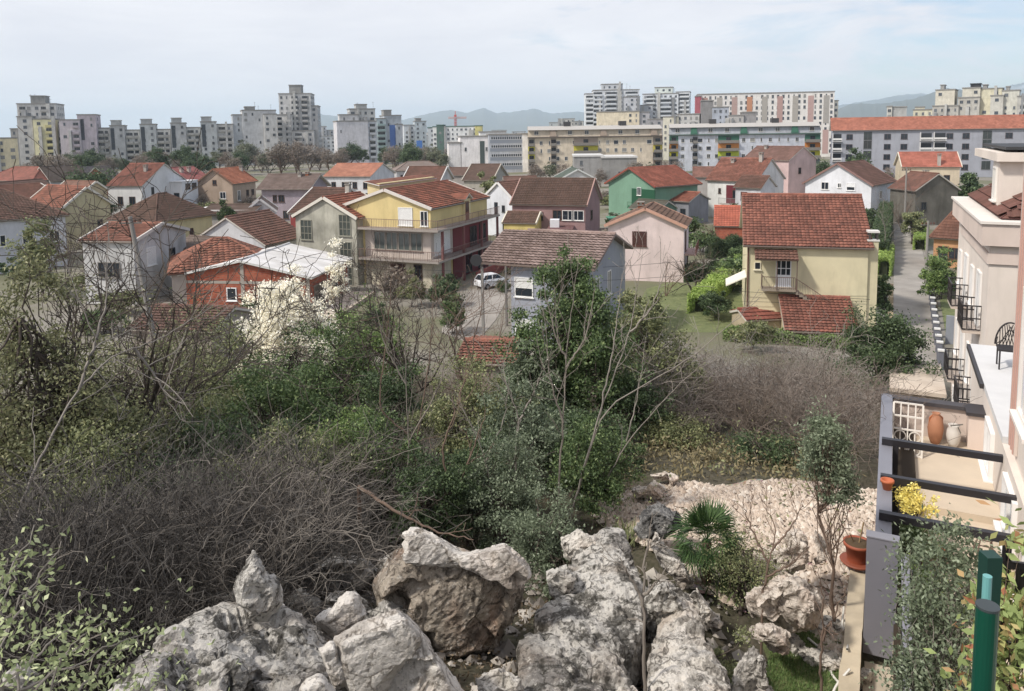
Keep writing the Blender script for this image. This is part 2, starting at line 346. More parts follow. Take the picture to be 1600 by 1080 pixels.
# ------------------------------------------------------------------ mountains and air
k = NT('mountain_rock'); cco = k.coord(); n1 = k.noise(cco, .002, 8, .6)
sxx = k.n('ShaderNodeSeparateXYZ'); k.l(cco, sxx.inputs[0]); mr = k.n('ShaderNodeMapRange'); mr.inputs[1].default_value = 330; mr.inputs[2].default_value = 420; k.l(sxx.outputs[2], mr.inputs[0])
mlt = k.n('ShaderNodeMath', _operation='MULTIPLY'); k.l(mr.outputs[0], mlt.inputs[0]); k.l(k.ramp(n1, [(.42, bw(0)), (.6, bw(1))]), mlt.inputs[1])
k.l(k.mix(mlt.outputs[0], k.mix(n1, lin('#3f4a45'), lin('#66665c')), lin('#dfe3ea')), k.b.inputs['Base Color']); k.b.inputs['Roughness'].default_value = 1.; M_MOUNT = k.m
def range_(pts, d, depth, seed, lumps=.16):
    xs = np.arange(pts[0][0], pts[-1][0]+1, 2.); nv = 17; V = []
    ys = np.interp(xs, [p[0] for p in pts], [p[1] for p in pts])
    for x, y in zip(xs, ys):
        P = atd(x, y, d); Hh = max(P.z, 2); dirv = Vector((P.x, P.y, 0)).normalized()
        for j in range(nv):
            t = j/(nv-1)*2-1          # -1 front foot, 0 crest, 1 back foot
            q = dirv*(d+t*depth); prof = max(0, 1-abs(t))**1.15
            z = Hh*prof*(1+ (lumps*mnoise.fractal((q.x/700+seed, q.y/700, 0), 1., 2., 5)*(1.2-prof)))
            z += Hh*.035*mnoise.fractal((x/9., seed, 0), 1., 2., 4)*prof
            V.append((q.x, q.y, z-8))
    q = gridquads(nv, len(xs)); o = link('mountain', npmesh('mountain', np.array(V), q, M_MOUNT, smooth=True)); tag(o, kind='structure'); return o
range_([(440, 205), (500, 178), (530, 181), (580, 190), (630, 186), (660, 178), (690, 172), (705, 171), (730, 176), (755, 168), (775, 176), (800, 174), (835, 168), (860, 176), (905, 173), (940, 180), (990, 196), (1020, 205)], 9000, 2600, 1.)
range_([(1180, 200), (1240, 180), (1310, 164), (1360, 156), (1400, 148), (1440, 145), (1480, 150), (1540, 142), (1600, 128), (1700, 118), (1780, 150)], 9500, 2600, 4.)
range_([(1200, 205), (1290, 176), (1330, 161), (1380, 160), (1430, 152), (1475, 136), (1520, 139), (1580, 150), (1680, 165), (1760, 190)], 5200, 1600, 8.)
hz = bpy.data.materials.new('haze'); hz.use_nodes = True; ht = hz.node_tree
for nd in list(ht.nodes):
    if nd.type == 'BSDF_PRINCIPLED': ht.nodes.remove(nd)
pv = ht.nodes.new('ShaderNodeVolumePrincipled'); pv.inputs['Color'].default_value = (.72, .865, 1., 1); pv.inputs['Density'].default_value = 1.2e-4; pv.inputs['Anisotropy'].default_value = .1
ht.links.new(pv.outputs[0], [n for n in ht.nodes if n.type == 'OUTPUT_MATERIAL'][0].inputs['Volume'])
m = MB(); m.box(-11500, 11500, -700, 13500, -9, 420); hzo = m.build('haze', hz); tag(hzo, kind='stuff')

# ------------------------------------------------------------------ houses
def roof_slope(p, mats, parent, ml, tu=.5, tv=.5, prof=0., thick=.16, name='roof', rr=R):
    """one pitched plane of tiles: p = eave left, eave right, ridge right, ridge left (local); tiles are real geometry, each with its own tint"""
    p = [Vector(q) for q in p]; e = p[1]-p[0]; Lu = e.length; eu = e/Lu
    nrm = e.cross(p[3]-p[0]) if (p[3]-p[0]).length > .01 else e.cross(p[2]-p[0]); nrm.normalize()
    if nrm.z < 0: nrm = -nrm
    vd = nrm.cross(eu); Lv = (p[3]-p[0]).dot(vd)
    if Lv < 0: vd = -vd; Lv = -Lv
    a3 = (p[3]-p[0]).dot(eu); a2 = (p[2]-p[0]).dot(eu)
    nu, nv = max(1, round(Lu/tu)), max(1, round(Lv/tv)); tu, tv = Lu/nu, Lv/nv
    seg = 4 if prof else 1
    verts = []; quads = []; tint = []
    us = np.arange(nu*seg+1)/seg*tu
    ph = prof*np.abs(np.sin(np.pi*us/tu)) if prof else np.zeros_like(us)
    P0 = np.array(p[0]); EU = np.array(eu); VD = np.array(vd); NR = np.array(nrm)
    rs = np.random.RandomState(rr.randrange(1 << 30)); cnt = 0
    for j in range(nv):
        v0, v1 = j*tv, (j+1)*tv; vm = (v0+v1)/2/Lv
        ul, ur = a3*vm, Lu+(a2-Lu)*vm
        lo = P0+us[:, None]*EU+v0*VD+(ph+thick+(.075 if prof else .03))[:, None]*NR
        hi = P0+us[:, None]*EU+v1*VD+(ph*.9+thick+.01)[:, None]*NR
        ok = (us[:-1]+us[1:])/2; okm = (ok > ul-.02) & (ok < ur+.02)
        n = len(us); b = cnt; verts.append(lo); verts.append(hi); cnt += 2*n
        i = np.arange(n-1)[okm]; quads.append(np.stack([b+i, b+i+1, b+n+i+1, b+n+i], -1))
        tn = rs.beta(1.6, 1.9, nu); tint.append(np.repeat(tn, seg)[okm])
    base = [np.array(q)+NR*0. for q in p]; top = [np.array(q)+NR*thick for q in p]
    b = cnt; verts.append(np.array(base+top)); sq = np.array([(3, 2, 1, 0), (4, 5, 6, 7), (0, 1, 5, 4), (1, 2, 6, 5), (2, 3, 7, 6), (3, 0, 4, 7)])+b
    quads.append(sq); tint.append(np.full(6, .5))
    Q = np.concatenate(quads); mi = np.zeros(len(Q), int); mi[-6:] = 1; mi[-5] = 0
    return link(name, npmesh(name, np.concatenate(verts), Q, mats, mi=mi, tint=np.concatenate(tint)), parent, ml)

WCACHE = {}
def window(parent, M, w, h, frame='#e8e4de', gl='#2a3038', style='two', sub=True, name='window', depth=.07):
    """window on a wall: M places it (x across, z up, -y outwards); frame, pane and sill"""
    key = (round(w, 2), round(h, 2), frame, gl, style, sub, depth, name)
    if key not in WCACHE:
        f = MB(); t = min(.08, w*.12); d = depth
        f.box(-w/2, w/2, -d, .03, 0, t); f.box(-w/2, w/2, -d, .03, h-t, h)
        f.box(-w/2, -w/2+t, -d, .03, t, h-t); f.box(w/2-t, w/2, -d, .03, t, h-t)
        n = {'one': 0, 'two': 1, 'three': 2, 'grid': 2, 'roller': 0, 'half': 0, 'shutter': 1}[style]
        for i in range(n):
            x = -w/2+w*(i+1)/(n+1); f.box(x-t*.4, x+t*.4, -d+.01, .03, t, h-t)
        if style == 'grid':
            for zz in (.33, .66): f.box(-w/2+t, w/2-t, -d+.015, .03, h*zz-.03, h*zz+.03)
        f.box(-w/2-.08, w/2+.08, -d-.08, .03, -.06, -.002)
        p = MB(); p.box(-w/2+t, w/2-t, -.02, .03, t, h-t)
        if style in ('roller', 'half'):
            z0 = t if style == 'roller' else h*.45
            z = z0
            while z < h-t-.02:
                z1 = min(z+.12, h-t); f.box(-w/2+t, w/2-t, -.045, -.022, z, z1-.012); z += .12
        if style == 'shutter':
            z = t
            while z < h-t-.02: f.box(-w/2+t, w/2-t, -.05, -.022, z, min(z+.07, h-t)); z += .1
        if name == 'door': f.box(-w/2+t+.002, w/2-t-.002, -.05, -.022, t+.002, h*.42)
        fm, gm = plain(frame, .5, 'frame_paint'), glass(gl)
        if sub:
            fo = f.build(name, fm); po = p.build('pane', gm)
            WCACHE[key] = (fo.data, po.data); bpy.data.objects.remove(fo); bpy.data.objects.remove(po)
        else:
            f.add(p.v, p.f, 1); fo = f.build(name, [fm, gm]); WCACHE[key] = (fo.data, None); bpy.data.objects.remove(fo)
    a, b = WCACHE[key]
    o = link(name, a, parent, M)
    if b: link('pane', b, o)
    return o
def TR(x, y, z, rz=0.): return Matrix.Translation((x, y, z)) @ Matrix.Rotation(rz, 4, 'Z')
def face_m(face, l, w):
    return {'F': TR(-l/2, -w/2, 0), 'R': TR(l/2, -w/2, 0, math.pi/2), 'B': TR(l/2, w/2, 0, math.pi), 'L': TR(-l/2, w/2, 0, -math.pi/2)}[face]
def railing(parent, pts, h=1., col='#7d6f66', name='railing', ml=None, step=.14, r=.02, closed=False):
    m = MB()
    for a, b in zip(pts[:-1], pts[1:]):
        a, b = Vector(a), Vector(b); L = (b-a).length; n = max(1, int(L/step))
        up = Vector((0, 0, h)); m.bar(a+up, b+up, .05, .05); m.bar(a+Vector((0, 0, .1)), b+Vector((0, 0, .1)), .03, .03)
        for i in range(n+1):
            q = a.lerp(b, i/n); m.bar(q+Vector((0, 0, .003)), q+up*.98, r*(2 if i % 8 == 0 else 1))
    return m.build(name, plain(col, .6, 'rail_paint'), parent, ml=ml)

HOUSES = {}
def house(name, label, A, B, h, C=None, W=8., ry=None, rise=None, wall='#d8d0c0', wall2=None, roof=('#8a4a3a', '#6b3a30'), g=0., ridge='x', ov=.45, hip=0., tile=(.5, .5, 0.),
          wins=(), chims=(), d=None, edge='#c9c2b8', verge=None, group=None, parent=None, M=None, L=None, moss=.3, dirt=.25, sub=True, wallmat=None, cat='house', gutter=True):
    if M is None:
        if d: Pa = atd(A[0], A[1], d); z = Pa.z; Pb = atd(B[0], B[1], d); h = z-g
        else: z = g+h; Pa = atz(A[0], A[1], z); Pb = atz(B[0], B[1], z)
        X = Vector((Pb.x-Pa.x, Pb.y-Pa.y, 0)); L = X.length; X.normalize(); Y = Vector((-X.y, X.x, 0))
        if C is not None:
            Pc = atz(C[0], C[1], z); W = max(3., (Pc-Pb).dot(Y))
        mid = (Pa+Pb)/2
        if ridge == 'x':
            if rise is None:
                q = mid+Y*W/2; dd = math.hypot(q.x, q.y)
                rx = ray((A[0]+B[0])/2, ry); rise = CAMZ+rx.z/math.hypot(rx.x, rx.y)*dd-z
        elif rise is None:
            dd = math.hypot(mid.x, mid.y); rx = ray((A[0]+B[0])/2, ry); rise = CAMZ+rx.z/math.hypot(rx.x, rx.y)*dd-z
        O = mid+Y*W/2; O.z = g
        M = frame(O, X)
    print('HOUSE %-42s L%.1f W%.1f h%.1f rise%.1f at %.0f,%.0f' % (label[:42], L, W, h, rise, M.translation.x, M.translation.y))
    if parent is None: root = empty(name, M, label, cat, group); ml = Matrix.Identity(4)
    else:
        root = parent; ml = root.matrix_world.inverted() @ M
    l, w = L-2*ov, W-2*ov; zx = 0.
    if ridge == 'x': rx_, slope = None, rise/(W/2)
    else: slope = rise/(L/2)
    zt = h+slope*ov-.03                                    # wall top where it meets the roof underside
    wm = wallmat or stucco(wall, dirt)
    mb = MB()
    if hip:
        mb.box(-l/2, l/2, -w/2, w/2, -.3, zt)
    elif ridge == 'x':
        hz_ = h+rise-.03
        mb.add([(-l/2, -w/2, -.3), (l/2, -w/2, -.3), (l/2, w/2, -.3), (-l/2, w/2, -.3), (-l/2, -w/2, zt), (l/2, -w/2, zt), (l/2, 0, hz_), (l/2, w/2, zt), (-l/2, w/2, zt), (-l/2, 0, hz_)],
               [(0, 3, 2, 1), (0, 1, 5, 4), (2, 3, 8, 7), (1, 2, 7, 6, 5), (3, 0, 4, 9, 8), (4, 5, 6, 9), (9, 6, 7, 8)])
    else:
        hz_ = h+rise-.03
        mb.add([(-l/2, -w/2, -.3), (l/2, -w/2, -.3), (l/2, w/2, -.3), (-l/2, w/2, -.3), (-l/2, -w/2, zt), (0, -w/2, hz_), (l/2, -w/2, zt), (l/2, w/2, zt), (0, w/2, hz_), (-l/2, w/2, zt)],
               [(0, 3, 2, 1), (0, 1, 6, 5, 4), (2, 3, 9, 8, 7), (1, 2, 7, 6), (3, 0, 4, 9), (4, 5, 8, 9), (5, 6, 7, 8)])
    mb.build('wall', wm, root, ml=ml)
    tm = [tiles(roof[0], roof[1], moss), plain(edge, .8, 'eave_board')]
    a, b = L/2, W/2; zr = h+rise
    if hip:
        k_ = hip
        if ridge == 'x':
            P = [((-a, -b, h), (a, -b, h), (a-k_, 0, zr), (-a+k_, 0, zr)), ((a, b, h), (-a, b, h), (-a+k_, 0, zr), (a-k_, 0, zr)), ((a, -b, h), (a, b, h), (a-k_, 0, zr), (a-k_, .001, zr)), ((-a, b, h), (-a, -b, h), (-a+k_, 0, zr), (-a+k_, .001, zr))]
        hipl = [((-a, -b, h), (-a+k_, 0, zr)), ((a, -b, h), (a-k_, 0, zr)), ((a, b, h), (a-k_, 0, zr)), ((-a, b, h), (-a+k_, 0, zr)), ((-a+k_, 0, zr), (a-k_, 0, zr))]
    elif ridge == 'x':
        P = [((-a, -b, h), (a, -b, h), (a, 0, zr), (-a, 0, zr)), ((a, b, h), (-a, b, h), (-a, 0, zr), (a, 0, zr))]; hipl = [((-a, 0, zr), (a, 0, zr))]
    else:
        P = [((a, -b, h), (a, b, h), (0, b, zr), (0, -b, zr)), ((-a, b, h), (-a, -b, h), (0, -b, zr), (0, b, zr))]; hipl = [((0, -b, zr), (0, b, zr))]
    first = None
    for q in P:
        o = roof_slope(q, tm, root, ml, *tile); first = first or o
    cap = MB(); rc = .13 if tile[2] else .11
    for p, q in hipl:
        p, q = Vector(p)+Vector((0, 0, .2)), Vector(q)+Vector((0, 0, .2)); n = max(1, int((q-p).length/.4))
        for i in range(n): cap.cyl(p.lerp(q, i/n), p.lerp(q, (i+1)/n), rc*1.05, rc*.92, 8)
    c = cap.build('ridge_cap', tiles(roof[0], roof[1], moss), root, ml=ml)
    if verge and not hip:
        for q in P:
            q = [Vector(t) for t in q]; nn = (q[1]-q[0]).cross(q[3]-q[0]).normalized()
            for s, t in ((0, 3), (1, 2)):
                out = (q[s]-q[1-s]).normalized()*.05; vb = MB(); vb.bar(q[s]+nn*.14+out, q[t]+nn*.14+out, .16, .3, up=nn)
                vb.build('verge', plain(verge, .7, 'verge_board'), root, ml=ml)
    if gutter:
        for q in P:
            gb = MB(); gb.cyl(Vector(q[0])+Vector((0, 0, .04)), Vector(q[1])+Vector((0, 0, .04)), .07, n=6)
            gb.build('gutter', plain('#6a5a50', .5, 'gutter_paint'), root, ml=ml)
    for cx, cy, ch in chims:                                # chimney base on roof plane
        zz = h+rise*(1-(abs(cy)/(W/2) if ridge == 'x' else abs(cx)/(L/2)))
        m = MB(); m.box(cx-.3, cx+.3, cy-.3, cy+.3, zz-.4, zz+ch); m.box(cx-.38, cx+.38, cy-.38, cy+.38, zz+ch+.002, zz+ch+.1, 1)
        for sx_ in (-.25, .25):
            for sy_ in (-.25, .25): m.box(cx+sx_-.06, cx+sx_+.06, cy+sy_-.06, cy+sy_+.06, zz+ch+.1, zz+ch+.35)
        m.box(cx-.42, cx+.42, cy-.42, cy+.42, zz+ch+.352, zz+ch+.44, 1)
        m.build('chimney', [stucco('#a8623f' if cx*7 % 2 > 1 else '#b5aba0', .4), plain('#8f8880', .8, 'chimney_cap')], root, ml=ml)
    for wn_ in wins:
        face, u, z, ww, hh = wn_[:5]; kw = wn_[5] if len(wn_) > 5 else {}
        fl = l if face in 'FB' else w
        window(root, ml @ face_m(face, l, w) @ TR(fl*u, 0, z), ww, hh, sub=sub, **kw)
    HOUSES[label] = (root, M, L, W, h, rise, l, w)
    return root
def part(root, mb, name, mats, **kw): return mb.build(name, mats, root, **kw)

NEAR = (.3, .34, .045); MID = (.36, .42, .045); FARP = (.6, .6, 0.)
WH = dict(frame='#eceae6'); BR = dict(frame='#5a4236'); DK = dict(frame='#3c3a3a')
ROL = dict(frame='#ecebe8', style='roller'); HALF = dict(frame='#ecebe8', style='half'); ONE = dict(style='one'); SHB = dict(frame='#5a3a34', style='shutter'); GRID = dict(frame='#eeeeee', style='grid')
def wrow(face, n, z, w, h, u0=.12, u1=.88, **kw): return [(face, (u0+(u1-u0)*i/max(1, n-1)), z, w, h, kw) for i in range(n)]

# --- yellow house with outside stair
h1 = house('house', 'pale yellow house with broad weathered red tile roof and an outside stair', (1161, 386), (1366, 391), 6.6, W=12, ry=308, wall='#dccfa0', roof=('#a8604c', '#74413a'), tile=NEAR, moss=.35, dirt=.12, ov=.35,
   chims=[], wins=[('F', .09, 4.75, .5, .62, dict(frame='#e8e0c8', style='one')), ('R', .3, 4.2, 1.1, 1.3, WH)])
_, M1, L1, W1, hh1, ri1, l1, w1 = HOUSES[h1['label']]
F1 = face_m('F', l1, w1)
def f1(x, y, z): return (F1 @ Vector((x, y, z)))
window(h1, F1 @ TR(l1*.31, 0, 3.5), 1.15, 2.15, '#f0f0f2', style='grid', name='door')
mb = MB(); p = f1(l1*.12, -1.25, 0); q = f1(l1*.405, 0, 0); mb.box(p[0], q[0], p[1], q[1]-.003, 3.3, 3.46); part(h1, mb, 'balcony', plain('#9b8f80', .9, 'slab_concrete'))
bpts = [f1(l1*.125, -.02, 3.46), f1(l1*.125, -1.2, 3.46), f1(l1*.40, -1.2, 3.46)]; railing(h1, bpts, .95, '#6a574e')
mb = MB(); ns = 12
for i in range(ns):
    x0 = l1*.405+i*.27; mb.box(f1(x0, 0, 0)[0], f1(x0+.3, 0, 0)[0], -w1/2-1.2, -w1/2-.35, 3.3-i*.18-.22, 3.3-i*.18)
part(h1, mb, 'staircase', plain('#8f8578', .9, 'slab_concrete'))
railing(h1, [f1(l1*.405, -1.2, 3.4), f1(l1*.405+ns*.27, -1.2, 3.4-ns*.18)], .95, '#6a574e')
roof_slope([f1(l1*.06, -1.5, 5.75), f1(l1*.42, -1.5, 5.75), f1(l1*.42, -.0, 6.35), f1(l1*.06, -.0, 6.35)], [tiles('#94604f', '#6d4840', .5), plain('#7a6a5c', .8, 'eave_board')], h1, None, .28, .36, .04, .08, name='awning')
for u_ in (.245, .41): mb = MB(); mb.cyl(f1(l1*u_, -1.35, 3.4), f1(l1*u_, -1.35, 5.8), .04, n=6); part(h1, mb, 'post', plain('#6a574e', .6, 'rail_paint'))
mb = MB(); mb.box(l1/2+.01, l1/2+.75, -w1/2+.2, -w1/2+1.0, -.3, 7.2); mb.box(l1/2-.05, l1/2+.82, -w1/2+.13, -w1/2+1.07, 7.203, 7.32, 1)
for a in (-w1/2+.22, -w1/2+.85):
    for b in (l1/2+.05, l1/2+.6): mb.box(b, b+.12, a, a+.12, 7.323, 7.85, 2)
mb.box(l1/2-.02, l1/2+.8, -w1/2+.15, -w1/2+1.05, 7.853, 8.0, 1)
part(h1, mb, 'chimney', [stucco('#dccfa0', .2), plain('#d9d6d0', .8, 'chimney_cap'), plain('#4a4644', .9, 'soot_brick')])
mb = MB(); mb.cyl(f1(.06, -.08, 0), f1(.06, -.08, 6.5), .06, n=8); part(h1, mb, 'downpipe', plain('#6b4a3e', .5, 'gutter_paint'))
mb = MB(); mb.cyl(f1(-.5, -.3, 3.0), f1(l1+.2, -.28, 2.75), .018, n=5); mb.cyl(f1(l1*.4, -.25, 2.8), f1(l1, -.28, 3.0), .018, n=5); mb.cyl(f1(-.5, -.3, 2.2), f1(l1*.7, -.2, 2.25), .015, n=5); part(h1, mb, 'cable', plain('#4a463f', .7, 'cable_rubber'))
m = MB(); m.add([f1(-1.6, 1.0, 3.1), f1(-.02, .4, 4.0), f1(-.02, 3.5, 4.0), f1(-1.6, 3.8, 3.1), f1(-1.6, 1.0, 3.2), f1(-.02, .4, 4.1), f1(-.02, 3.5, 4.1), f1(-1.6, 3.8, 3.2)], [(3, 2, 1, 0), (4, 5, 6, 7), (0, 1, 5, 4), (1, 2, 6, 5), (2, 3, 7, 6), (3, 0, 4, 7)]); part(h1, m, 'side_awning', plain('#e6e0d0', .7, 'canvas'))
house('shed', 'low outbuilding with red tile roof standing against the pale yellow house by the lane', (1226, 520), (1346, 525), 1.0, W=8.5, ry=468, wall='#c9b58e', roof=('#a35a48', '#6f3d36'), tile=NEAR, moss=.4, ov=.25, cat='shed')
house('shed', 'small lean-to with a rusty red roof left of the tiled outbuilding', (1166, 504), (1228, 501), .9, W=3.2, ry=486, wall='#b7a483', roof=('#9c4a3e', '#7a3a33'), tile=(.4, .5, .02), moss=.2, ov=.15, cat='shed')

# --- grey house with pinkish tile roof
h2 = house('house', 'grey house with pink brown tiled gable roof behind the tall evergreen tree', (783, 415), (930, 424), 6.0, C=(1005, 390), ry=366, wall='#9da1ae', roof=('#a88f88', '#7d6862'), tile=(.36, .42, .055), moss=.12, dirt=.1, ov=.55, edge='#8a7a74',
   wins=[('F', .17, 3.6, 1.5, 1.5, HALF), ('F', .17, .4, 1.5, 1.5, HALF), ('R', .18, 3.2, .9, 1.9, WH), ('R', .5, 3.2, .9, 1.9, WH), ('R', .16, .3, .9, 1.6, WH), ('R', .45, .3, .9, 1.8, DK)])
_, M2, L2, W2, hh2, ri2, l2, w2 = HOUSES[h2['label']]
mb = MB()
for i in range(9): mb.bar((-l2/2+.05, -w2/2+i*w2/8-.06, 0), (-l2/2+.05, -w2/2+i*w2/8-.06, 0.01), .01)
# porch roof continuing to the left on posts
o = roof_slope([(-L2/2-2.1, -W2/2, 6.0), (-L2/2, -W2/2, 6.0), (-L2/2, 0, 6.0+ri2), (-L2/2-2.1, 0, 6.0+ri2)], [tiles('#a88f88', '#7d6862', .12), plain('#8a7a74', .8, 'eave_board')], h2, None, .36, .42, .055, name='porch_roof')
for yy in (-W2/2+.4, -.5):
    mb = MB(); mb.box(-L2/2-1.9, -L2/2-1.75, yy, yy+.15, -.2, 6.1); part(h2, mb, 'post', plain('#7a7876', .7, 'post_paint'))
# --- pink house
h3 = house('house', 'pale pink house with one dark shuttered window in its gable wall', (945, 355), (1073, 358), 5.7, C=(1106, 346), ry=329, ridge='y', wall='#e3cbc7', roof=('#7a5a4c', '#55423b'), tile=(.34, .5, .06), moss=.5, dirt=.2, ov=.3, verge='#c59a86',
   wins=[('F', .42, 3.7, 1.5, 1.6, SHB), ('R', .3, 3.1, 1.1, 2.1, SHB), ('R', .75, .4, 1.2, 2., BR)], chims=[(-1.2, 2, .5)])
_, _, L3, W3, _, _, l3, w3 = HOUSES[h3['label']]
mb = MB(); mb.box(l3/2+.003, l3/2+1.2, -w3/2+1, w3/2-1, 2.7, 2.85); part(h3, mb, 'balcony', plain('#b79a92', .9, 'slab_concrete'))
railing(h3, [(l3/2+1.15, -w3/2+1, 2.85), (l3/2+1.15, w3/2-1, 2.85)], .95, '#8a5a50')
# --- mauve house + annexes
h4 = house('house', 'dusky mauve house with a broad dark brown roof behind the small yellow annex', (797, 321), (917, 323), 5.5, W=11, ry=281, wall='#a67f7c', roof=('#5d443e', '#4a3733'), tile=MID, moss=.5, dirt=.15, ov=.3, verge='#a5847a',
   wins=[('F', .62, 3.6, 1.3, 1.3, BR), ('F', .77, 3.5, 1.7, 1.4, WH), ('F', .9, 3.5, 1.7, 1.4, WH), ('F', .38, 3.4, 1., 1.2, BR), ('F', .1, 3.2, .9, 1.2, SHB), ('R', .4, 3.2, 1.2, 1.4, BR)])
house('house', 'small bright yellow annex with brown roof in front of the mauve house', (785, 350), (837, 351), 3.3, W=5.5, ry=333, wall='#d9bf58', roof=('#77554a', '#5b443c'), tile=MID, moss=.5, ov=.15, verge='#d8cfbc', wins=[('F', .36, 1.5, 1.3, 1.0, DK), ('R', .7, 1.5, .6, .8, DK)])
q = atd(876, 364, 104); bx = empty('house', frame((q.x, q.y, 0), (1, -.1)), 'white flat roofed cube beside the small yellow annex', 'house')
mb = MB(); mb.box(-1.6, 1.6, -1.5, 2.5, -.3, 2.7); part(bx, mb, 'wall', stucco('#d6d8e2', .15)); mb = MB(); mb.box(-1.75, 1.75, -1.65, 2.65, 2.703, 2.85); part(bx, mb, 'roof', plain('#6a4a48', .8, 'roof_edge')); mb = MB(); mb.box(-1.45, -.2, 0, 1.5, 2.853, 3.9); part(bx, mb, 'chimney', plain('#e2e2e4', .8, 'white_box')); window(bx, TR(.2, -1.5, 1.5), .5, .7); window(bx, TR(-.9, -1.5, .7), .6, .6)
# --- green house
h6 = house('house', 'bright green house with orange red roof and a shaded green loggia', (945, 288), (1024, 294), 6.3, W=11, ry=264, ridge='y', wall='#6d9a7e', roof=('#b25c46', '#8c4436'), tile=MID, moss=.15, ov=.5, dirt=.12, verge='#8a4a3c')
_, _, L6, W6, hh6, ri6, l6, w6 = HOUSES[h6['label']]
mb = MB(); mb.box(l6*.02, l6/2-.02, -w6/2-.12, -w6/2-.003, 0, 5.9); part(h6, mb, 'loggia', plain('#1f5138', .8, 'dark_green'))  # flat dark panel, the shade of the recess is put into its colour
for u, z, ww, hz2, st in ((.68, 4.8, 1., 1.4, WH), (.8, 1.2, 1.3, 1.0, WH)): window(h6, face_m('F', l6, w6) @ TR(l6*u, -.125, z), ww, hz2, **st)
mb = MB(); mb.bar((l6*.02, -w6/2-.9, 2.9), (l6*.5, -w6/2-.9, 1.6), .12, .3); mb.box(l6*.0, l6/2, -w6/2-.95, -w6/2-.13, 2.55, 2.7); part(h6, mb, 'staircase', plain('#2f6a4a', .8, 'dark_green'))
railing(h6, [(0, -w6/2-.9, 2.7), (l6/2, -w6/2-.9, 2.7)], .9, '#2b5a40', step=.3)
q = atz(975, 340, 2.5); gc = empty('canopy', frame((q.x, q.y, 0), (1, 0)), 'green sheet canopy low in front of the green house', 'canopy')
mb = MB(); mb.box(-2.6, 2.6, -1.5, 1.5, 2.4, 2.55); part(gc, mb, 'roof', plain('#3f8f6c', .5, 'green_sheet'))
for sx_ in (-2.4, 2.4): mb = MB(); mb.cyl((sx_, -1.3, 0), (sx_, -1.3, 2.397), .06); part(gc, mb, 'post', plain('#555f66', .5))
house('house', 'white gabled house with dark teal roof behind the mauve house', (874, 282), (932, 281), 5.2, W=11, ry=266, ridge='y', wall='#cfcdc8', roof=('#3e665f', '#30514c'), tile=FARP, ov=.3, moss=.1, verge='#d8d8d4', d=None, chims=[(1.5, -1, .6)])
house('shed', 'low house with orange tiles between the green house and the pink house', (1029, 314), (1077, 317), 3.8, W=7, ry=301, wall='#8a8a92', roof=('#b5644a', '#944c3a'), tile=MID, moss=.2, ov=.3, wins=[('F', .8, 1.6, 1., 1.1, DK)], cat='house')
q = atz(1018, 330, 3.3); house('shed', 'dark green lean-to roof at the foot of the green house', (982, 326), (1030, 330), 3.4, W=5, ry=314, wall='#5f7f6c', roof=('#46554c', '#39443f'), tile=FARP, ov=.2, moss=.3, cat='shed', gutter=False)
# --- white house with maroon loggia
h9 = house('house', 'white house with faded red roof and a maroon balcony recess', (1102, 283), (1183, 286), 6.5, W=12, ry=249, wall='#dedbd6', roof=('#a3604e', '#7d483d'), tile=MID, moss=.35, ov=.3, dirt=.3, chims=[(-2, -1.2, .5), (3.2, -.8, 1.4)])
_, M9, L9, W9, hh9, ri9, l9, w9 = HOUSES[h9['label']]
F9 = face_m('F', l9, w9)
mb = MB(); mb.box(-l9/2+l9*.40, -l9/2+l9*.83, -w9/2-.08, -w9/2-.003, 1.0, 5.9); part(h9, mb, 'loggia', plain('#6a2630', .8, 'maroon_paint'))
window(h9, F9 @ TR(l9*.62, -.083, 3.6), 1.6, 1.5, **BR); window(h9, F9 @ TR(l9*.26, 0, 4.4), .5, .9, **BR)
mb = MB(); mb.box(-l9/2+l9*.3, -l9/2+l9*.85, -w9/2-1.2, -w9/2-.003, 2.5, 2.65); part(h9, mb, 'balcony', plain('#b9b2aa', .9, 'slab_concrete'))
railing(h9, [(-l9/2+l9*.3, -w9/2-1.15, 2.65), (-l9/2+l9*.85, -w9/2-1.15, 2.65)], 1., '#8a8a8a')
Mw = frame(M9 @ Vector((l9/2-.6, -w9/2+1.0, 0)), M9.to_3x3() @ Vector((1, 0, 0)))
house('house', 'wing', None, None, 5.6, W=6.4, rise=1.9, M=Mw, L=5.2, wall='#cdccd0', roof=('#7d5248', '#5e4038'), tile=MID, parent=h9, moss=.4, ov=.3, wins=[('F', .35, 3.6, 1.2, 1.4, SHB), ('R', .35, 3.0, .8, 1., DK)], dirt=.5)
house('shed', 'shed with bright new orange tile roof and brick wall below the maroon balcony', (1115, 355), (1168, 356), 2.5, W=7.4, ry=324, wall='#8a5148', roof=('#d9694a', '#c25a40'), tile=(.36, .42, .05), moss=.0, ov=.15, wallmat=brickmat(), cat='shed')
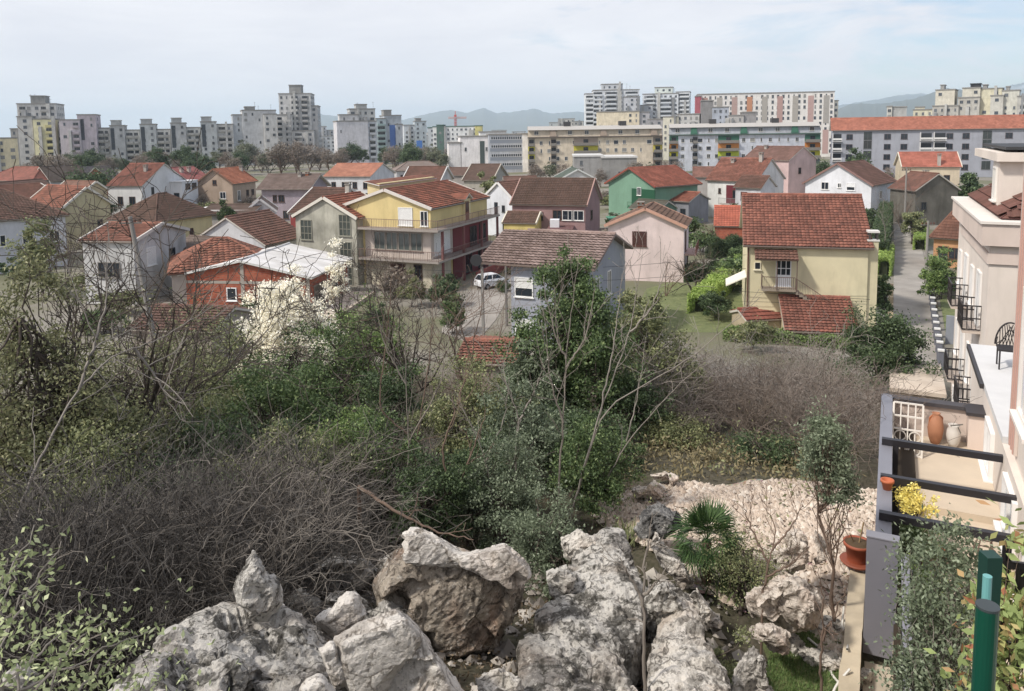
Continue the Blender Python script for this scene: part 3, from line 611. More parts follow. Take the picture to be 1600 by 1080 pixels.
# --- white gable with three windows
h10 = house('house', 'white gabled house with three upper windows behind the pale yellow house', (1254, 288), (1364, 292), 6., W=13, ry=257, ridge='y', wall='#dcdde2', roof=('#77504a', '#5a3f3a'), tile=MID, moss=.35, ov=.35, dirt=.15, verge='#8a6a62',
   wins=[('F', .31, 5.2, 1.3, 1.3, WH), ('F', .53, 5.6, .6, .8, WH), ('F', .7, 5.2, 1.4, 1.3, dict(frame='#f2f2f2', style='half')), ('R', .4, 3.6, 1.2, 1.4, WH)], chims=[(-2.5, 4, .5)])
h12 = house('house', 'cream house with clean orange red roof at the far end of the lane', (1409, 262), (1503, 262), 7.0, W=9, ry=239, wall='#cdbb9c', roof=('#c06450', '#a9533f'), tile=FARP, moss=.05, ov=.3, verge='#d5ccbc',
   wins=[('F', .25, 3.9, .9, 1.6, BR), ('F', .34, 3.9, .9, 1.6, BR), ('F', .48, 4.2, .6, .9, BR), ('F', .78, 3.9, 1.2, 1.5, BR)], chims=[(1.5, -4, 2.2)])
h13 = house('house', 'dark grey stone house with rusty roof edge beside the lane', (1430, 300), (1502, 298), 5.5, W=7, ry=273, ridge='y', wall='#6f6a60', roof=('#7d4a40', '#5d3a34'), tile=FARP, moss=.4, ov=.3, dirt=.6, chims=[(1, 1, .7)], wins=[('F', .2, 2.6, .9, 1.2, DK)])
h14 = house('house', 'small orange walled house with steep hipped brown roof right of the lane', (1452, 373), (1541, 379), 3.2, W=7, ry=324, wall='#cf9258', roof=('#80503f', '#663c33'), tile=MID, moss=.2, ov=.4, hip=2.2, wins=[('F', .2, .3, 1., 2.1, BR), ('F', .45, 1, 1.2, 1.3, BR)])
# --- left side
h24 = house('house', 'white house with long faded red roof and attic dormer, left of the tan house', (165, 292), (222, 292), 6.5, C=(287, 284), ry=258, wall='#d6d4d2', roof=('#a15c4c', '#7c463c'), tile=MID, moss=.35, ov=.25, dirt=.15,
   wins=[('F', .35, 3.0, 1.1, 1.6, BR), ('F', .7, 3.0, 1.3, 1.6, BR), ('R', .22, 4.8, .8, 1.4, DK), ('R', .5, 3.4, .9, 1.6, DK), ('R', .8, 2.4, .9, 1.4, DK), ('R', .52, 1.2, .9, 1.2, DK)], chims=[(1.5, -2.6, 1.)])
_, _, L24, W24, hh24, ri24, l24, w24 = HOUSES[h24['label']]
mb = MB(); mb.box(l24/2+.003, l24/2+2.6, w24*.12, w24/2, -.3, 6.8); mb.box(l24/2+.003, l24/2+2.7, w24*.1, w24/2+.1, 6.803, 6.95); part(h24, mb, 'extension', stucco('#d9d8da', .15))
for u in (.35, .75): window(h24, TR(l24/2+2.6, w24*.12+u*w24*.38, 5.2, math.pi/2), 1.6, 1.2, **DK)
window(h24, TR(l24/2+1.3, w24*.12, 3.2), 1.2, 1.4, **DK)
h23 = house('house', 'tan house with bright orange roof and a small attic window', (304, 289), (364, 289), 5.6, C=(416, 284), ry=266, ridge='y', wall='#b49a82', roof=('#c9744e', '#b0603f'), tile=MID, moss=.05, ov=.35, verge='#7a5a48',
   wins=[('F', .5, 5.6, .9, 1., BR), ('F', .72, 2.6, 1.4, 1.5, WH), ('R', .25, 2.0, 1.2, 2.2, WH), ('R', .62, 2.8, 1., 1.3, BR), ('R', .85, 2.8, 1., 1.3, BR)], chims=[(1.2, 4, 1.)])
h22 = house('house', 'mauve grey house with flat pitched grey brown roof right of the tan house', (400, 297), (485, 297), 5.8, C=(524, 291), ry=274, wall='#a2939c', roof=('#6f605d', '#5d504e'), tile=FARP, moss=.2, ov=.7,
   wins=[('F', .28, 3.5, .8, 1.3, BR), ('F', .42, 3.5, 1.2, 1.3, BR), ('F', .5, .4, 1.1, 1.5, BR), ('F', .12, .3, .8, 1.8, BR)], chims=[(1.5, -.8, .6), (2.8, -.3, .4)])
h21 = house('house', 'deep red house with dark brown roof and white left verge', (450, 335), (510, 337), 5.4, W=11.5, ry=297, wall='#9c3f3b', roof=('#6d4a43', '#54403a'), tile=MID, moss=.4, ov=.2, verge='#d8d4d0', chims=[(3.2, -.8, 1.1)], wins=[('R', .2, 3.2, .9, 1.3, DK)])
h29 = house('house', 'white house with worn brown roof behind the unplastered brick house', (296, 381), (415, 386), 4.0, C=(485, 371), ry=342, ridge='y', wall='#d5d4d6', roof=('#83564a', '#644740'), tile=MID, moss=.4, ov=.25, wins=[('R', .55, 2.2, .8, 1., DK), ('R', .85, 2.2, 1.2, .9, WH)], dirt=.3)
h28 = house('house', 'weathered white house with orange pitched roof beside the leaning concrete pole', (122, 379), (209, 380), 6.0, W=9, ry=354, wall='#cac8c6', roof=('#b0705a', '#8d5545'), tile=MID, moss=.4, ov=.25, dirt=.6, verge='#c9c4bd', wins=[('F', .5, 2.6, 2.4, 1.5, dict(frame='#8a8580', style='three')), ('R', .3, 3.4, 1.4, 1.8, ROL), ('R', .7, 3.6, 1., 1., DK)])
house('house', 'low white annex with dark sloping roof next to the weathered white house', (262, 390), (320, 394), 4.0, W=6, rise=.9, wall='#cfcdcd', roof=('#6e625c', '#5a504c'), tile=FARP, ov=.2, dirt=.5, wins=[('F', .2, 2.5, .8, .9, DK), ('F', .75, 1.6, 1.1, 1.4, BR), ('F', .3, .6, .7, 1., DK)])
h25 = house('house', 'yellow house under a dark brown hipped roof, three slim windows', (243, 349), (338, 336), 5.5, W=8.5, ry=303, wall='#d8c78a', roof=('#664a42', '#4f3c37'), tile=MID, moss=.5, ov=.4, hip=4.2, wins=[('F', .2, 2.6, .9, 1.2, BR), ('F', .42, 2.6, .6, 1.5, BR), ('F', .6, 2.7, .6, 1.5, BR), ('F', .3, .3, .8, 1., BR)])
h26 = house('house', 'ochre yellow gabled house with white verge behind the bare tree at left', (98, 327), (176, 320), 6., W=11, ry=294, ridge='y', wall='#c6b888', roof=('#a9614a', '#7d4a3c'), tile=MID, moss=.3, ov=.25, dirt=.4, verge='#d8d2c6', wins=[('F', .75, 2.8, .8, 1.2, DK)])
house('house', 'smaller ochre gable just behind the white verged yellow house', (132, 301), (170, 298), 6.2, W=9, ry=285, ridge='y', wall='#c3ae84', roof=('#8d5f4e', '#6c4a40'), tile=FARP, moss=.3, ov=.2, verge='#d8d2c6')
h27 = house('house', 'wide white house with dusky brown roof at the left edge of the picture', (-75, 353), (108, 338), 6.2, W=14, ry=298, wall='#c9cad2', roof=('#73524a', '#5a423c'), tile=MID, moss=.5, ov=.35, hip=5., wins=wrow('F', 4, 3.2, 1.2, 1.4, **WH))
# brick house under construction with white roof
h30 = house('house', 'unplastered red brick house with concrete frame and flat white sheet roof', (267, 434), (487, 437), 3.3, W=10.5, ry=410, ridge='y', wall='#9c4a34', wallmat=brickmat(), roof=('#eceae6', '#e6e4e0'), tile=(1.1, 9., .0), moss=.02, ov=.35, edge='#d9d7d2', gutter=False,
   wins=[('F', .415, 1.2, .95, 1.2, dict(frame='#f4f4f4', style='one')), ('F', .66, .3, 1.1, 2.2, dict(frame='#f4f4f4', style='grid')), ('R', .62, .9, 1.0, 1.5, dict(frame='#f4f4f4', style='two')), ('R', .22, .0, 2.6, 2.5, dict(frame='#8a8078', style='two', gl='#3c3834'))])
_, M30, L30, W30, hh30, ri30, l30, w30 = HOUSES[h30['label']]
mb = MB(); mm = plain('#a59c92', .9, 'raw_concrete')
for u in (.0, .5, 1.): mb.box(-l30/2+l30*u-.17+(.17 if u == 0 else -.17 if u == 1 else 0), -l30/2+l30*u+.17+(.17 if u == 0 else -.17 if u == 1 else 0), -w30/2-.03, -w30/2-.002, -.3, 3.3+(ri30*.95 if u == .5 else .02))
mb.box(-l30/2, -.18, -w30/2-.028, -w30/2-.003, 2.75, 3.0); mb.box(.18, l30/2, -w30/2-.028, -w30/2-.003, 2.75, 3.0)
for u in (.42, .98): mb.box(l30/2+.002, l30/2+.03, -w30/2+w30*u-.15, -w30/2+w30*u+.15, -.3, 3.3)
part(h30, mb, 'concrete_frame', mm)
mb = MB(); mb.box(l30/2+.04, l30/2+3.0, -w30/2-1.5, w30/2-1, -.3, .35); part(h30, mb, 'terrace', M_CONC)
house('house', 'low house with ribbed terracotta hip roof pressed behind the brick house', (262, 431), (432, 418), 3.6, W=9.5, ry=375, wall='#b8a89c', roof=('#a9634c', '#6c4237'), tile=(.5, .42, .07), moss=.2, ov=.3, hip=4., edge='#8a5a48', wins=[('L', .5, 1.4, 1., 1.1, WH)])
house('house', 'house with dark roof in front of a white wall strip below the tan house', (308, 337), (392, 337), 4.4, W=8, ry=322, wall='#a9a29c', roof=('#5a4a46', '#4a3e3b'), tile=FARP, moss=.3, ov=.3)
q = atd(353, 324, 122); bx = empty('house', frame((q.x, q.y, 0), (1, 0)), 'long low white flat roofed house between the tan house and the hipped yellow house', 'house')
mb = MB(); mb.box(-4.4, 4.4, -2, 4, -.3, 4.9); part(bx, mb, 'wall', stucco('#dcdad8', .2)); mb = MB(); mb.box(-4.6, 4.6, -2.2, 4.2, 4.903, 5.05); part(bx, mb, 'roof', plain('#cfcbc8', .8, 'roof_sheet'))
house('house', 'little white gabled house left of the deep red house', (381, 334), (432, 332), 4.4, W=6, ry=313, ridge='y', wall='#d4d2d4', roof=('#6a5a55', '#574a46'), tile=FARP, ov=.2, verge='#e0dedc', wins=[('F', .4, 2.2, .7, .9, DK)])
house('house', 'white house with clean light orange roof in front of the grey tower', (504, 277), (579, 277), 6.2, C=(628, 271), ry=257, wall='#d5d4d6', roof=('#c27a5c', '#b0684c'), tile=FARP, moss=.05, ov=.3, wins=wrow('F', 4, 3.6, 1.1, 1.5, .2, .9, **BR)+[('F', .95, .4, 1.2, 2.2, DK), ('R', .3, 3.2, 1., 1.4, DK)])
house('house', 'white gabled house with dark red brown roof behind the yellow terraced house', (627, 285), (688, 285), 6., W=10, ry=262, wall='#cfccca', roof=('#6b4038', '#563630'), tile=FARP, ov=.3, verge='#d5d2ce', wins=wrow('F', 3, 3.4, 1., 1.3, **BR))
house('house', 'grey house with pale tin hip roof between the orange roofed house and the white offices', (618, 268), (697, 266), 5.6, W=12, ry=253, wall='#b9b6b6', roof=('#7e6a62', '#8f8580'), tile=FARP, ov=.3, hip=4., wins=wrow('F', 4, 3.2, 1.1, 1.4, **BR))
house('house', 'brown roofed house with a pale gable left of the cream apartment block', (722, 283), (770, 283), 6., C=(789, 276), ry=258, wall='#b3ab9c', roof=('#5c4641', '#4d3c38'), tile=FARP, ov=.3, verge='#bdb4a6', wins=[('F', .3, 3.2, 1., 1.3, BR), ('R', .5, 3.2, 1., 1.3, BR)])
house('house', 'low house with flat brown roof right of the dark red brown gable', (694, 275), (730, 275), 5., W=9, ry=263, wall='#a39a92', roof=('#6a4f48', '#5a443f'), tile=FARP, ov=.3)
house('house', 'house with purple brown roof hidden behind the mauve house', (788, 289), (842, 288), 5.8, W=9, ry=277, wall='#bfae9f', roof=('#7a544c', '#644841'), tile=FARP, ov=.3, wins=wrow('F', 3, 3.3, 1., 1.3, **WH))
house('house', 'narrow white gabled house with tall slim windows beside the yellow terraced house', (756, 309), (800, 312), 5.8, W=10, ry=287, ridge='y', wall='#d3d5dc', roof=('#8a5c4e', '#6c4a41'), tile=MID, ov=.2, verge='#dedcda', wins=[('F', .4, 3.4, .7, 1.8, DK), ('F', .68, 3.8, .6, 1., DK), ('F', .72, .6, .8, 2., DK)], chims=[(-2.4, 2, .7)])
house('house', 'pink walled house with purple brown roof above the white house with the maroon recess', (1159, 250), (1233, 252), 8.5, W=11, ry=230, wall='#c9a9a6', roof=('#7d5650', '#664640'), tile=FARP, moss=.3, ov=.3, wins=[('R', .4, 5.5, 1., 1.4, BR), ('F', .5, 5., 1.2, 1.4, BR)], chims=[(-3, -1, .6)])
house('house', 'small house with faded red roof below the grey green balcony block', (1082, 278), (1120, 278), 5., W=9, ry=262, wall='#a9a29c', roof=('#8f5c50', '#754a42'), tile=FARP, moss=.3, ov=.3)
house('house', 'pink red roofed house to the right of the white house with the dormer', (284, 285), (333, 281), 6.4, W=11, ry=262, wall='#cfc2be', roof=('#a8565a', '#8f4a4c'), tile=FARP, moss=.1, ov=.3, chims=[(-1, -2, .9), (1, -2, .9)], wins=wrow('F', 2, 3.4, 1., 1.3, **DK))
house('house', 'unfinished house of bare red blocks with dark empty openings', (128, 283), (172, 282), 5., W=10, ry=262, ridge='y', wall='#8a5048', wallmat=brickmat(), roof=('#6b6462', '#5a5452'), tile=FARP, ov=.3, wins=wrow('F', 3, 3.2, 1., 1.2, .25, .75, **DK))
house('house', 'pale unfinished gabled house with two dark openings at far left', (104, 284), (136, 284), 4.6, W=10, ry=263, ridge='y', wall='#9a938c', roof=('#77777a', '#66666a'), tile=FARP, ov=.4, wins=wrow('F', 2, 1.8, 1.6, 1.6, .3, .72, **DK))
house('house', 'broad red roofed house low at the far left edge', (-30, 283), (50, 284), 5.6, W=12, ry=263, wall='#b9b0a8', roof=('#9c5448', '#84483e'), tile=FARP, moss=.2, ov=.3, hip=4., wins=wrow('F', 4, 2.8, 1., 1.3, **DK))
house('house', 'small white gabled house with dark eaves at the far left', (48, 284), (78, 285), 5.2, W=10, ry=262, ridge='y', wall='#cfcfd4', roof=('#55504e', '#484442'), tile=FARP, ov=.4, wins=[('F', .5, 3.4, .8, 1., DK)])
house('house', 'white gabled house with brown roof in the left foreground row behind the twigs', (-34, 306), (22, 306), 5.8, W=11, ry=287, ridge='y', wall='#c9c8cc', roof=('#6c5048', '#5a443e'), tile=FARP, ov=.5)
house('house', 'reddish brown roofed house between the yellow gables and the far left houses', (28, 316), (98, 310), 5.8, W=12, ry=289, wall='#bdb09c', roof=('#8f5a4b', '#744a3f'), tile=MID, moss=.35, ov=.3, verge='#cfc8be')
house('house', 'low house with dull brown tiles at the edge of the thicket', (196, 518), (332, 522), 2.6, W=6, ry=486, g=.5, wall='#a89a8c', roof=('#7c5850', '#5f4640'), tile=NEAR, moss=.6, ov=.25)
house('shed', 'low shed with red tiles half hidden in the brush left of the tall evergreen', (708, 570), (806, 574), 1.8, W=5.5, ry=537, g=.8, wall='#9a8a7c', roof=('#a5604d', '#874c3f'), tile=NEAR, moss=.3, ov=.2, cat='shed')

# --- yellow terraced house: main block with gallery floors and a grey wing
h20 = house('house', 'big yellow terraced house with wraparound balconies and a mouldy grey side wing', (674, 329), (765, 310), 8.1, W=11, ry=290, wall='#d9bf70', roof=('#a5563f', '#5f3a31'), tile=(.4, .42, .06), moss=.25, dirt=.15, ov=.25, verge='#d8d0c8',
   wins=[('L', .72, 6.4, 1.7, 1.9, ROL), ('L', .93, 6.4, .9, 1.6, WH)])
_, M20, L20, W20, hh20, ri20, l20, w20 = HOUSES[h20['label']]
x0, x1, y0, y1 = -l20/2, l20/2, -w20/2, w20/2
sl_m = plain('#9d948c', .9, 'slab_concrete')
for z in (3.0, 6.2):
    mb = MB(); mb.box(x0-1.3, x1+.4, y0-1.5, y0-.003, z-.2, z); mb.box(x0-1.3, x0-.003, y0+.0, y1-2.5, z-.2, z); part(h20, mb, 'balcony', sl_m)
    railing(h20, [(x0-1.25, y1-2.6, z), (x0-1.25, y0-1.45, z), (x1+.3, y0-1.45, z)], .95, '#7a5f58', step=.2)
mb = MB(); mb.box(x0+l20*.34, x1, y0-.1, y0-.003, 3.02, 5.95); mb.box(x0+l20*.34, x1, y0-.1, y0-.003, .0, 2.75); part(h20, mb, 'maroon_wall', plain('#7d3f42', .85, 'maroon_paint'))
mb = MB(); mb.box(x0-.003, x0+.0, 0, .1, 0, .1)
mb = MB(); mb.box(x0, x0+l20*.34-.01, y0-.06, y0-.002, 3.02, 5.95); mb.box(x0-.06, x0-.002, y0+.0, y1-2.6, 3.02, 5.95); part(h20, mb, 'lower_wall', stucco('#cdbcae', .3))
mb = MB(); mb.box(x0-.06, x0-.002, y0, y1-2.6, 0, 2.75); mb.box(x0, x0+l20*.3, y0-.06, y0-.002, 0, 2.75); part(h20, mb, 'ground_wall', stucco('#d3c8ac', .3))
FF, FL = face_m('F', l20, w20), face_m('L', l20, w20)
for u in (.09, .23): window(h20, FF @ TR(l20*u, -.065, 3.3), 1.6, 2.3, **ROL)
for u, z in ((.7, 3.2), (.88, 3.2), (.6, .3), (.85, .3)): window(h20, FF @ TR(l20*u, -.105, z), 1.7, 2.1, **DK)
for i in range(4): window(h20, FL @ TR(w20*(.42+.14*i), -.065, 3.8), w20*.13, 1.9, '#9a9288', '#59605e', 'two', name='glazed_loggia')
window(h20, FL @ TR(w20*.62, -.065, .5), 1.8, 1.9, **SHB); window(h20, FL @ TR(w20*.85, -.065, .4), 1.0, 2.0, **BR)
for u in (.0, .35, .68, 1.):
    for za, zb in ((0, 2.797), (3.003, 5.997)): mb = MB(); px_ = x0+l20*u; mb.box(px_-.12, px_+.12, y0-1.42, y0-1.2, za, zb); part(h20, mb, 'post', stucco('#8a5552', .3))
mb = MB(); mb.box(x0+l20*.3, x1+2, y0-3.2, y0-3.0, -.2, 1.15); part(h20, mb, 'garden_wall', stucco('#a3524a', .3))
# dormer door
dx = x0+l20*.58; mb = MB(); mb.box(dx-.75, dx+.75, y0-.3, y0+1.4, 6.2, 8.6); part(h20, mb, 'dormer', stucco('#d9c68a', .2)); roof_slope([(dx-.95, y0-.55, 8.5), (dx-.95, y0+1.6, 8.5), (dx, y0+1.6, 9.1), (dx, y0-.55, 9.1)], [tiles('#a5563f', '#7d4335', .1), plain('#e0d8cc', .7, 'verge_board')], h20, None, .4, .42, .0, .08, name='dormer_roof')
roof_slope([(dx+.95, y0+1.6, 8.5), (dx+.95, y0-.55, 8.5), (dx, y0-.55, 9.1), (dx, y0+1.6, 9.1)], [tiles('#a5563f', '#7d4335', .1), plain('#e0d8cc', .7, 'verge_board')], h20, None, .4, .42, .0, .08, name='dormer_roof')
window(h20, TR(dx-.2, y0-.3, 6.3), .8, 2., '#7a4a36', name='door')
mb = MB(); mb.box(x0+.3, x1-1.5, .9, 2.4, 9.0, hh20+ri20+.75); part(h20, mb, 'attic_wall', stucco('#d9c486', .2)); roof_slope([(x0, .75, hh20+ri20+.5), (x1-1.2, .75, hh20+ri20+.5), (x1-1.2, 2.7, hh20+ri20+.9), (x0, 2.7, hh20+ri20+.9)], [tiles('#a55f4a', '#7d4335', .2), plain('#d8d0c8', .7, 'verge_board')], h20, None, .4, .42, 0., .1, name='attic_roof')
house('house', 'wing', None, None, 7.0, W=7, L=8.2, rise=2.1, M=M20 @ Matrix(((0, 1, 0, x0-1.4+3.5), (-1, 0, 0, y1-2.5+4.1), (0, 0, 1, 0), (0, 0, 0, 1))), ridge='y', wall='#b9b5a2', roof=('#a5563f', '#7d4335'), tile=(.4, .42, .06), moss=.3, dirt=.9, ov=.2, verge='#d8d2c6', parent=h20,
   wins=[('F', .18, 4.6, 1.5, 2.2, dict(frame='#8f8d80', style='grid', gl='#4c524e')), ('F', .18, 1.6, 1.5, 2.2, dict(frame='#8f8d80', style='grid', gl='#4c524e')), ('F', .82, 5.2, 1.5, 2.3, dict(frame='#8f8d80', style='grid', gl='#4c524e')), ('F', .82, 2.2, 1.5, 2.4, dict(frame='#8f8d80', style='grid', gl='#4c524e')), ('F', .82, -.1, 1.5, 2., dict(frame='#8f8d80', style='grid', gl='#4c524e'))])

# ------------------------------------------------------------------ apartment blocks
def ray_plane(px, py, O, N):
    r = ray(px, py); t = (Vector((O.x, O.y, 0)).dot(N))/(r.x*N.x+r.y*N.y)
    return Vector((r.x*t, r.y*t, CAMZ+r.z*t))
def apt(label, d, pxc, yaw, vols, group=None, roofc='#8d8a86'):
    """vols: (xl, xr, ytop, forward, depth, colour, dict) as seen front on at distance d"""
    c = atd(pxc, 205, d); r = Vector((c.x, c.y, 0)).normalized(); X0 = Vector((r.y, -r.x, 0))
    a = math.radians(yaw); X = Vector((X0.x*math.cos(a)-X0.y*math.sin(a), X0.x*math.sin(a)+X0.y*math.cos(a), 0)); Y = Vector((-X.y, X.x, 0))
    M = frame((c.x, c.y, 0), X); root = empty('apartment_block', M, label, 'apartment block', group)
    nwin = 0; spare = MB(); rr = random.Random(len(label)*31+pxc)
    for vi, (xl, xr, yt, fw, dep, colr, o) in enumerate(vols):
        O = Vector((c.x, c.y, 0))-Y*fw; Nv = -Y
        Pl, Pr = ray_plane(xl, yt, O, Nv), ray_plane(xr, yt, O, Nv)
        lx0, lx1 = (Pl-Vector((c.x, c.y, 0))).dot(X), (Pr-Vector((c.x, c.y, 0))).dot(X); zt = (Pl.z+Pr.z)/2
        if lx1 < lx0: lx0, lx1 = lx1, lx0
        zb = o.get('zb', -1.); y0 = -fw; wall = MB(); wall.box(lx0, lx1, y0, y0+dep, zb, zt)
        wall.box(lx0-.25, lx1+.25, y0-.25, y0+dep+.25, zt+.003, zt+.5, 1)
        wall.build('wall', [stucco('#%02x%02x%02x' % tuple(min(255, int(int(colr[i:i+2], 16)*1.07+6)) for i in (1, 3, 5)), o.get('dirt', .35)), plain(roofc, .9, 'roof_parapet')], root)  # wall colours lifted paler, haze put into the colour
        W = lx1-lx0
        if W > 7 and zt > 12 and not o.get('panels') and o.get('skip', .12) < .6 and d > 380:      # blank service shafts break up the front
            for q in range(int(W/9)+1):
                xa = lx0+W*rr.uniform(.05, .85); wd_ = rr.uniform(.9, 2.); b = MB(); b.box(xa, xa+wd_, y0-rr.uniform(.7, 1.5), y0-.004, -1, zt+rr.uniform(-6, 1.8)); b.build('shaft', stucco(rr.choice(('#c9c6c0', '#a9a8a6', '#8d8e90', '#b9b7b2')), .4), root)
        fh = o.get('fh', 2.95); nf = max(1, int((zt-max(zb, 0)-.6)/fh)); cw = o.get('cw', 3.2)
        ww, wh = o.get('w', 1.5), o.get('h', 1.45); fcol = o.get('frame', '#8a8a88'); gcol = o.get('gl', '#454b54')  # default glass tone lifted as well, imitating haze by colour
        for face, ln, mk in (('F', W, lambda u: TR(lx0+u, y0, 0)), ('R', dep, lambda u: TR(lx1, y0+u, 0, math.pi/2)), ('L', dep, lambda u: TR(lx0, y0+dep-u, 0, -math.pi/2))):
            if face not in o.get('faces', 'F'): continue
            nc = max(1, int(ln/cw))
            for j in range(nf):
                z = zt-.6-(j+1)*fh+fh*.32
                if z < .3 or z < o.get('wz', -9): continue
                for i in range(nc):
                    if rr.random() < o.get('skip', .12): continue
                    if (i, face) in o.get('blank', ()): continue
                    m = mk(ln*(i+.5)/nc); k_ = rr.choice(o.get('ws', (1., 1., .6))); m = m @ TR(0, 0, z)
                    if nwin < 96: window(root, m, ww*k_, wh, fcol, rr.choice((gcol, gcol, '#62666c', '#8d8c89', '#383d45')), 'two' if k_ == 1 else 'one', sub=False); nwin += 1
                    else:
                        b = MB(); b.box(-ww*k_/2, ww*k_/2, -.05, .02, 0, wh); spare.add([m @ Vector(v) for v in b.v], b.f)
        for (u0, u1, bc) in o.get('balc', ()):
            for j in range(nf):
                z = zt-.6-(j+1)*fh
                if z < 1: continue
                b = MB(); xa, xb = lx0+W*u0, lx0+W*u1
                b.box(xa, xb, y0-1.2, y0-.003, z-.12, z+.02); b.box(xa, xb, y0-1.2, y0-1.1, z+.02, z+1.); b.box(xa, xa+.1, y0-1.1, y0-.003, z+.02, z+1.); b.box(xb-.1, xb, y0-1.1, y0-.003, z+.02, z+1.)
                b.build('balcony', plain(bc, .8, 'balcony_paint'), root)
                b = MB(); b.box(xa+.15, xb-.15, y0-.06, y0-.002, z+.1, z+2.4)  # dark sheet on the wall, painted-in shade of the balcony recess
                if rr.random() < .75: b.build('balcony_opening', glass('#2b2e33'), root)
        for (u0, u1, z0, z1, pc) in o.get('panels', ()):       # coloured facade panels
            b = MB(); b.box(lx0+W*u0, lx0+W*u1, y0-.09, y0-.004, zt*z0, zt*z1); b.build('facade_panel', plain(pc, .8, 'facade_paint'), root)
        for (u0, u1, hgt) in o.get('caps', ()):
            b = MB(); b.box(lx0+W*u0, lx0+W*u1, y0+dep*.25, y0+dep*.75, zt+.503, zt+hgt); b.box(lx0+W*u0-.3, lx0+W*u1+.3, y0+dep*.25-.3, y0+dep*.75+.3, zt+hgt+.003, zt+hgt+.4); b.build('roof_room', stucco(o.get('capc', '#9a9894'), .4), root)
        if o.get('ant'):
            for q in range(o['ant']):
                b = MB(); x = lx0+W*rr.random(); yy = y0+dep*rr.uniform(.3, .7); hh_ = rr.uniform(2.5, 5); b.cyl((x, yy, zt+.5), (x, yy, zt+.5+hh_), .06, n=5); b.bar((x-.7, yy, zt+hh_), (x+.7, yy, zt+hh_), .05); b.build('antenna', plain('#55585c', .6, 'antenna_metal'), root)
    if spare.f: tag(spare.build('window', glass('#454b54'), root), kind='stuff')
    return root
g1 = '#b9b6b2'; g2 = '#a3a4a4'; g3 = '#c4c1bb'
apt('cream apartment block cut off by the left edge of the picture', 385, 8, 0, [(-60, 27, 217, 0, 14, '#cdbd92', dict(w=1.6))])
apt('tall stepped tower block with a pale yellow front at the far left', 435, 58, -14, [(26, 87, 163, -4, 16, g1, dict(faces='FR', ant=3, caps=[(.3, .68, 4.)], balc=[(.05, .22, '#a9a6a2'), (.6, .8, '#a9a6a2')])),
   (51, 86, 187, 2, 8, '#cfc795', dict(balc=[(.55, .95, '#c9c08c')], skip=.3)), (26, 50, 183, 1, 8, '#b0adaa', dict()), (16, 27, 202, -1, 10, '#93908e', dict(skip=.4)), (86, 93, 192, -3, 10, '#b3b0b4', dict())])
apt('pinkish grey apartment block with a dark stair strip left of the stepped terrace', 425, 120, -10, [(92, 124, 188, 0, 14, '#b9adb2', dict(skip=.35, balc=[(.65, .95, '#b3a8ae')])), (120, 149, 180, -2, 14, '#b5a7ae', dict(skip=.5, panels=[(.08, .35, .55, .93, '#4a4a50')], faces='FR'))])
mods = []
xs_ = [150, 171, 194, 218, 243, 266, 290, 313, 338, 364]; ys_ = [201, 197, 204, 195, 203, 193, 200, 191, 195]
for i, (a_, b_) in enumerate(zip(xs_[:-1], xs_[1:])):
    tall = i % 2 == 1
    mods.append((a_, b_, ys_[i], 2.5 if tall else 0, 13, (g3, g2, '#bdbcb8', '#a9acac')[i % 4], dict(caps=[(.05, .7, 2.6)] if tall else [], capc='#aeb0ae', panels=[(.05, .3, .0 if i == 3 else .45, .95, '#3f444a')] if tall else [], balc=[] if tall else [(.1, .55, '#b5b2ac'), (.6, .9, '#aaa8a4')], skip=.15, w=1.2)))
apt('long terrace of stepped grey apartment slabs with dark stair strips', 428, 256, -3, mods)
apt('blank sided grey apartment slab left of the tallest tower', 430, 398, 4, [(363, 381, 180, -1, 14, '#a7acb2', dict(skip=.2)), (378, 431, 173, 1, 15, '#b4b4b4', dict(skip=.75, caps=[(.1, .4, 2.)], ant=3)), (412, 432, 179, 2.5, 8, '#bebbb6', dict(skip=.3))])
apt('tallest grey tower block with clustered balconies and an antenna roof', 450, 460, -8, [(435, 485, 147, 0, 18, '#b9b7b4', dict(faces='FR', caps=[(.3, .68, 5.)], ant=2, balc=[(.4, .58, '#c6c4c0'), (.72, .9, '#aaa8a6')], skip=.1, w=1.2, cw=2.8)), (484, 496, 166, -1, 14, '#a5a3a2', dict(faces='FR')), (430, 456, 180, 4, 8, '#c9c6c0', dict(balc=[(.1, .4, '#bdbab6'), (.6, .95, '#bdbab6')], skip=.2)), (457, 490, 205, 4, 8, '#b6b3b0', dict(balc=[(.1, .45, '#c4c2be')], skip=.1))])
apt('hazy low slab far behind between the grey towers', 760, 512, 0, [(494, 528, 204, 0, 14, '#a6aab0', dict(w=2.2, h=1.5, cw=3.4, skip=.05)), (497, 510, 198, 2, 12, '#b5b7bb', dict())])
apt('light grey tower with a broad blank front and stacked roof rooms', 395, 556, 8, [(526, 575, 190, 0, 15, '#c1bec2', dict(skip=.86, w=.9)), (575, 588, 190, -1.5, 14, '#b4b8be', dict(balc=[(.15, .85, '#c2c4c6')], skip=.0)), (546, 586, 171, -5, 9, '#b1b1ae', dict(faces='FL', w=2., skip=.1, ant=2)), (556, 573, 164, -6, 6, '#a3a3a0', dict(skip=.3)), (530, 560, 180, -3, 6, '#b9b7b6', dict(skip=.3))])
apt('tower block with a blue panelled side beside the light grey tower', 430, 610, 10, [(600, 627, 181, 0, 15, '#9fa6ac', dict(caps=[(.05, .5, 3.)], panels=[(.3, .95, .25, .8, '#5b78b4')], skip=.6)), (588, 603, 186, 2, 12, '#aebabd', dict(balc=[(.1, .9, '#9db0ae')], skip=.2)), (618, 629, 195, 1, 12, '#b0b3b8', dict(skip=.1))])
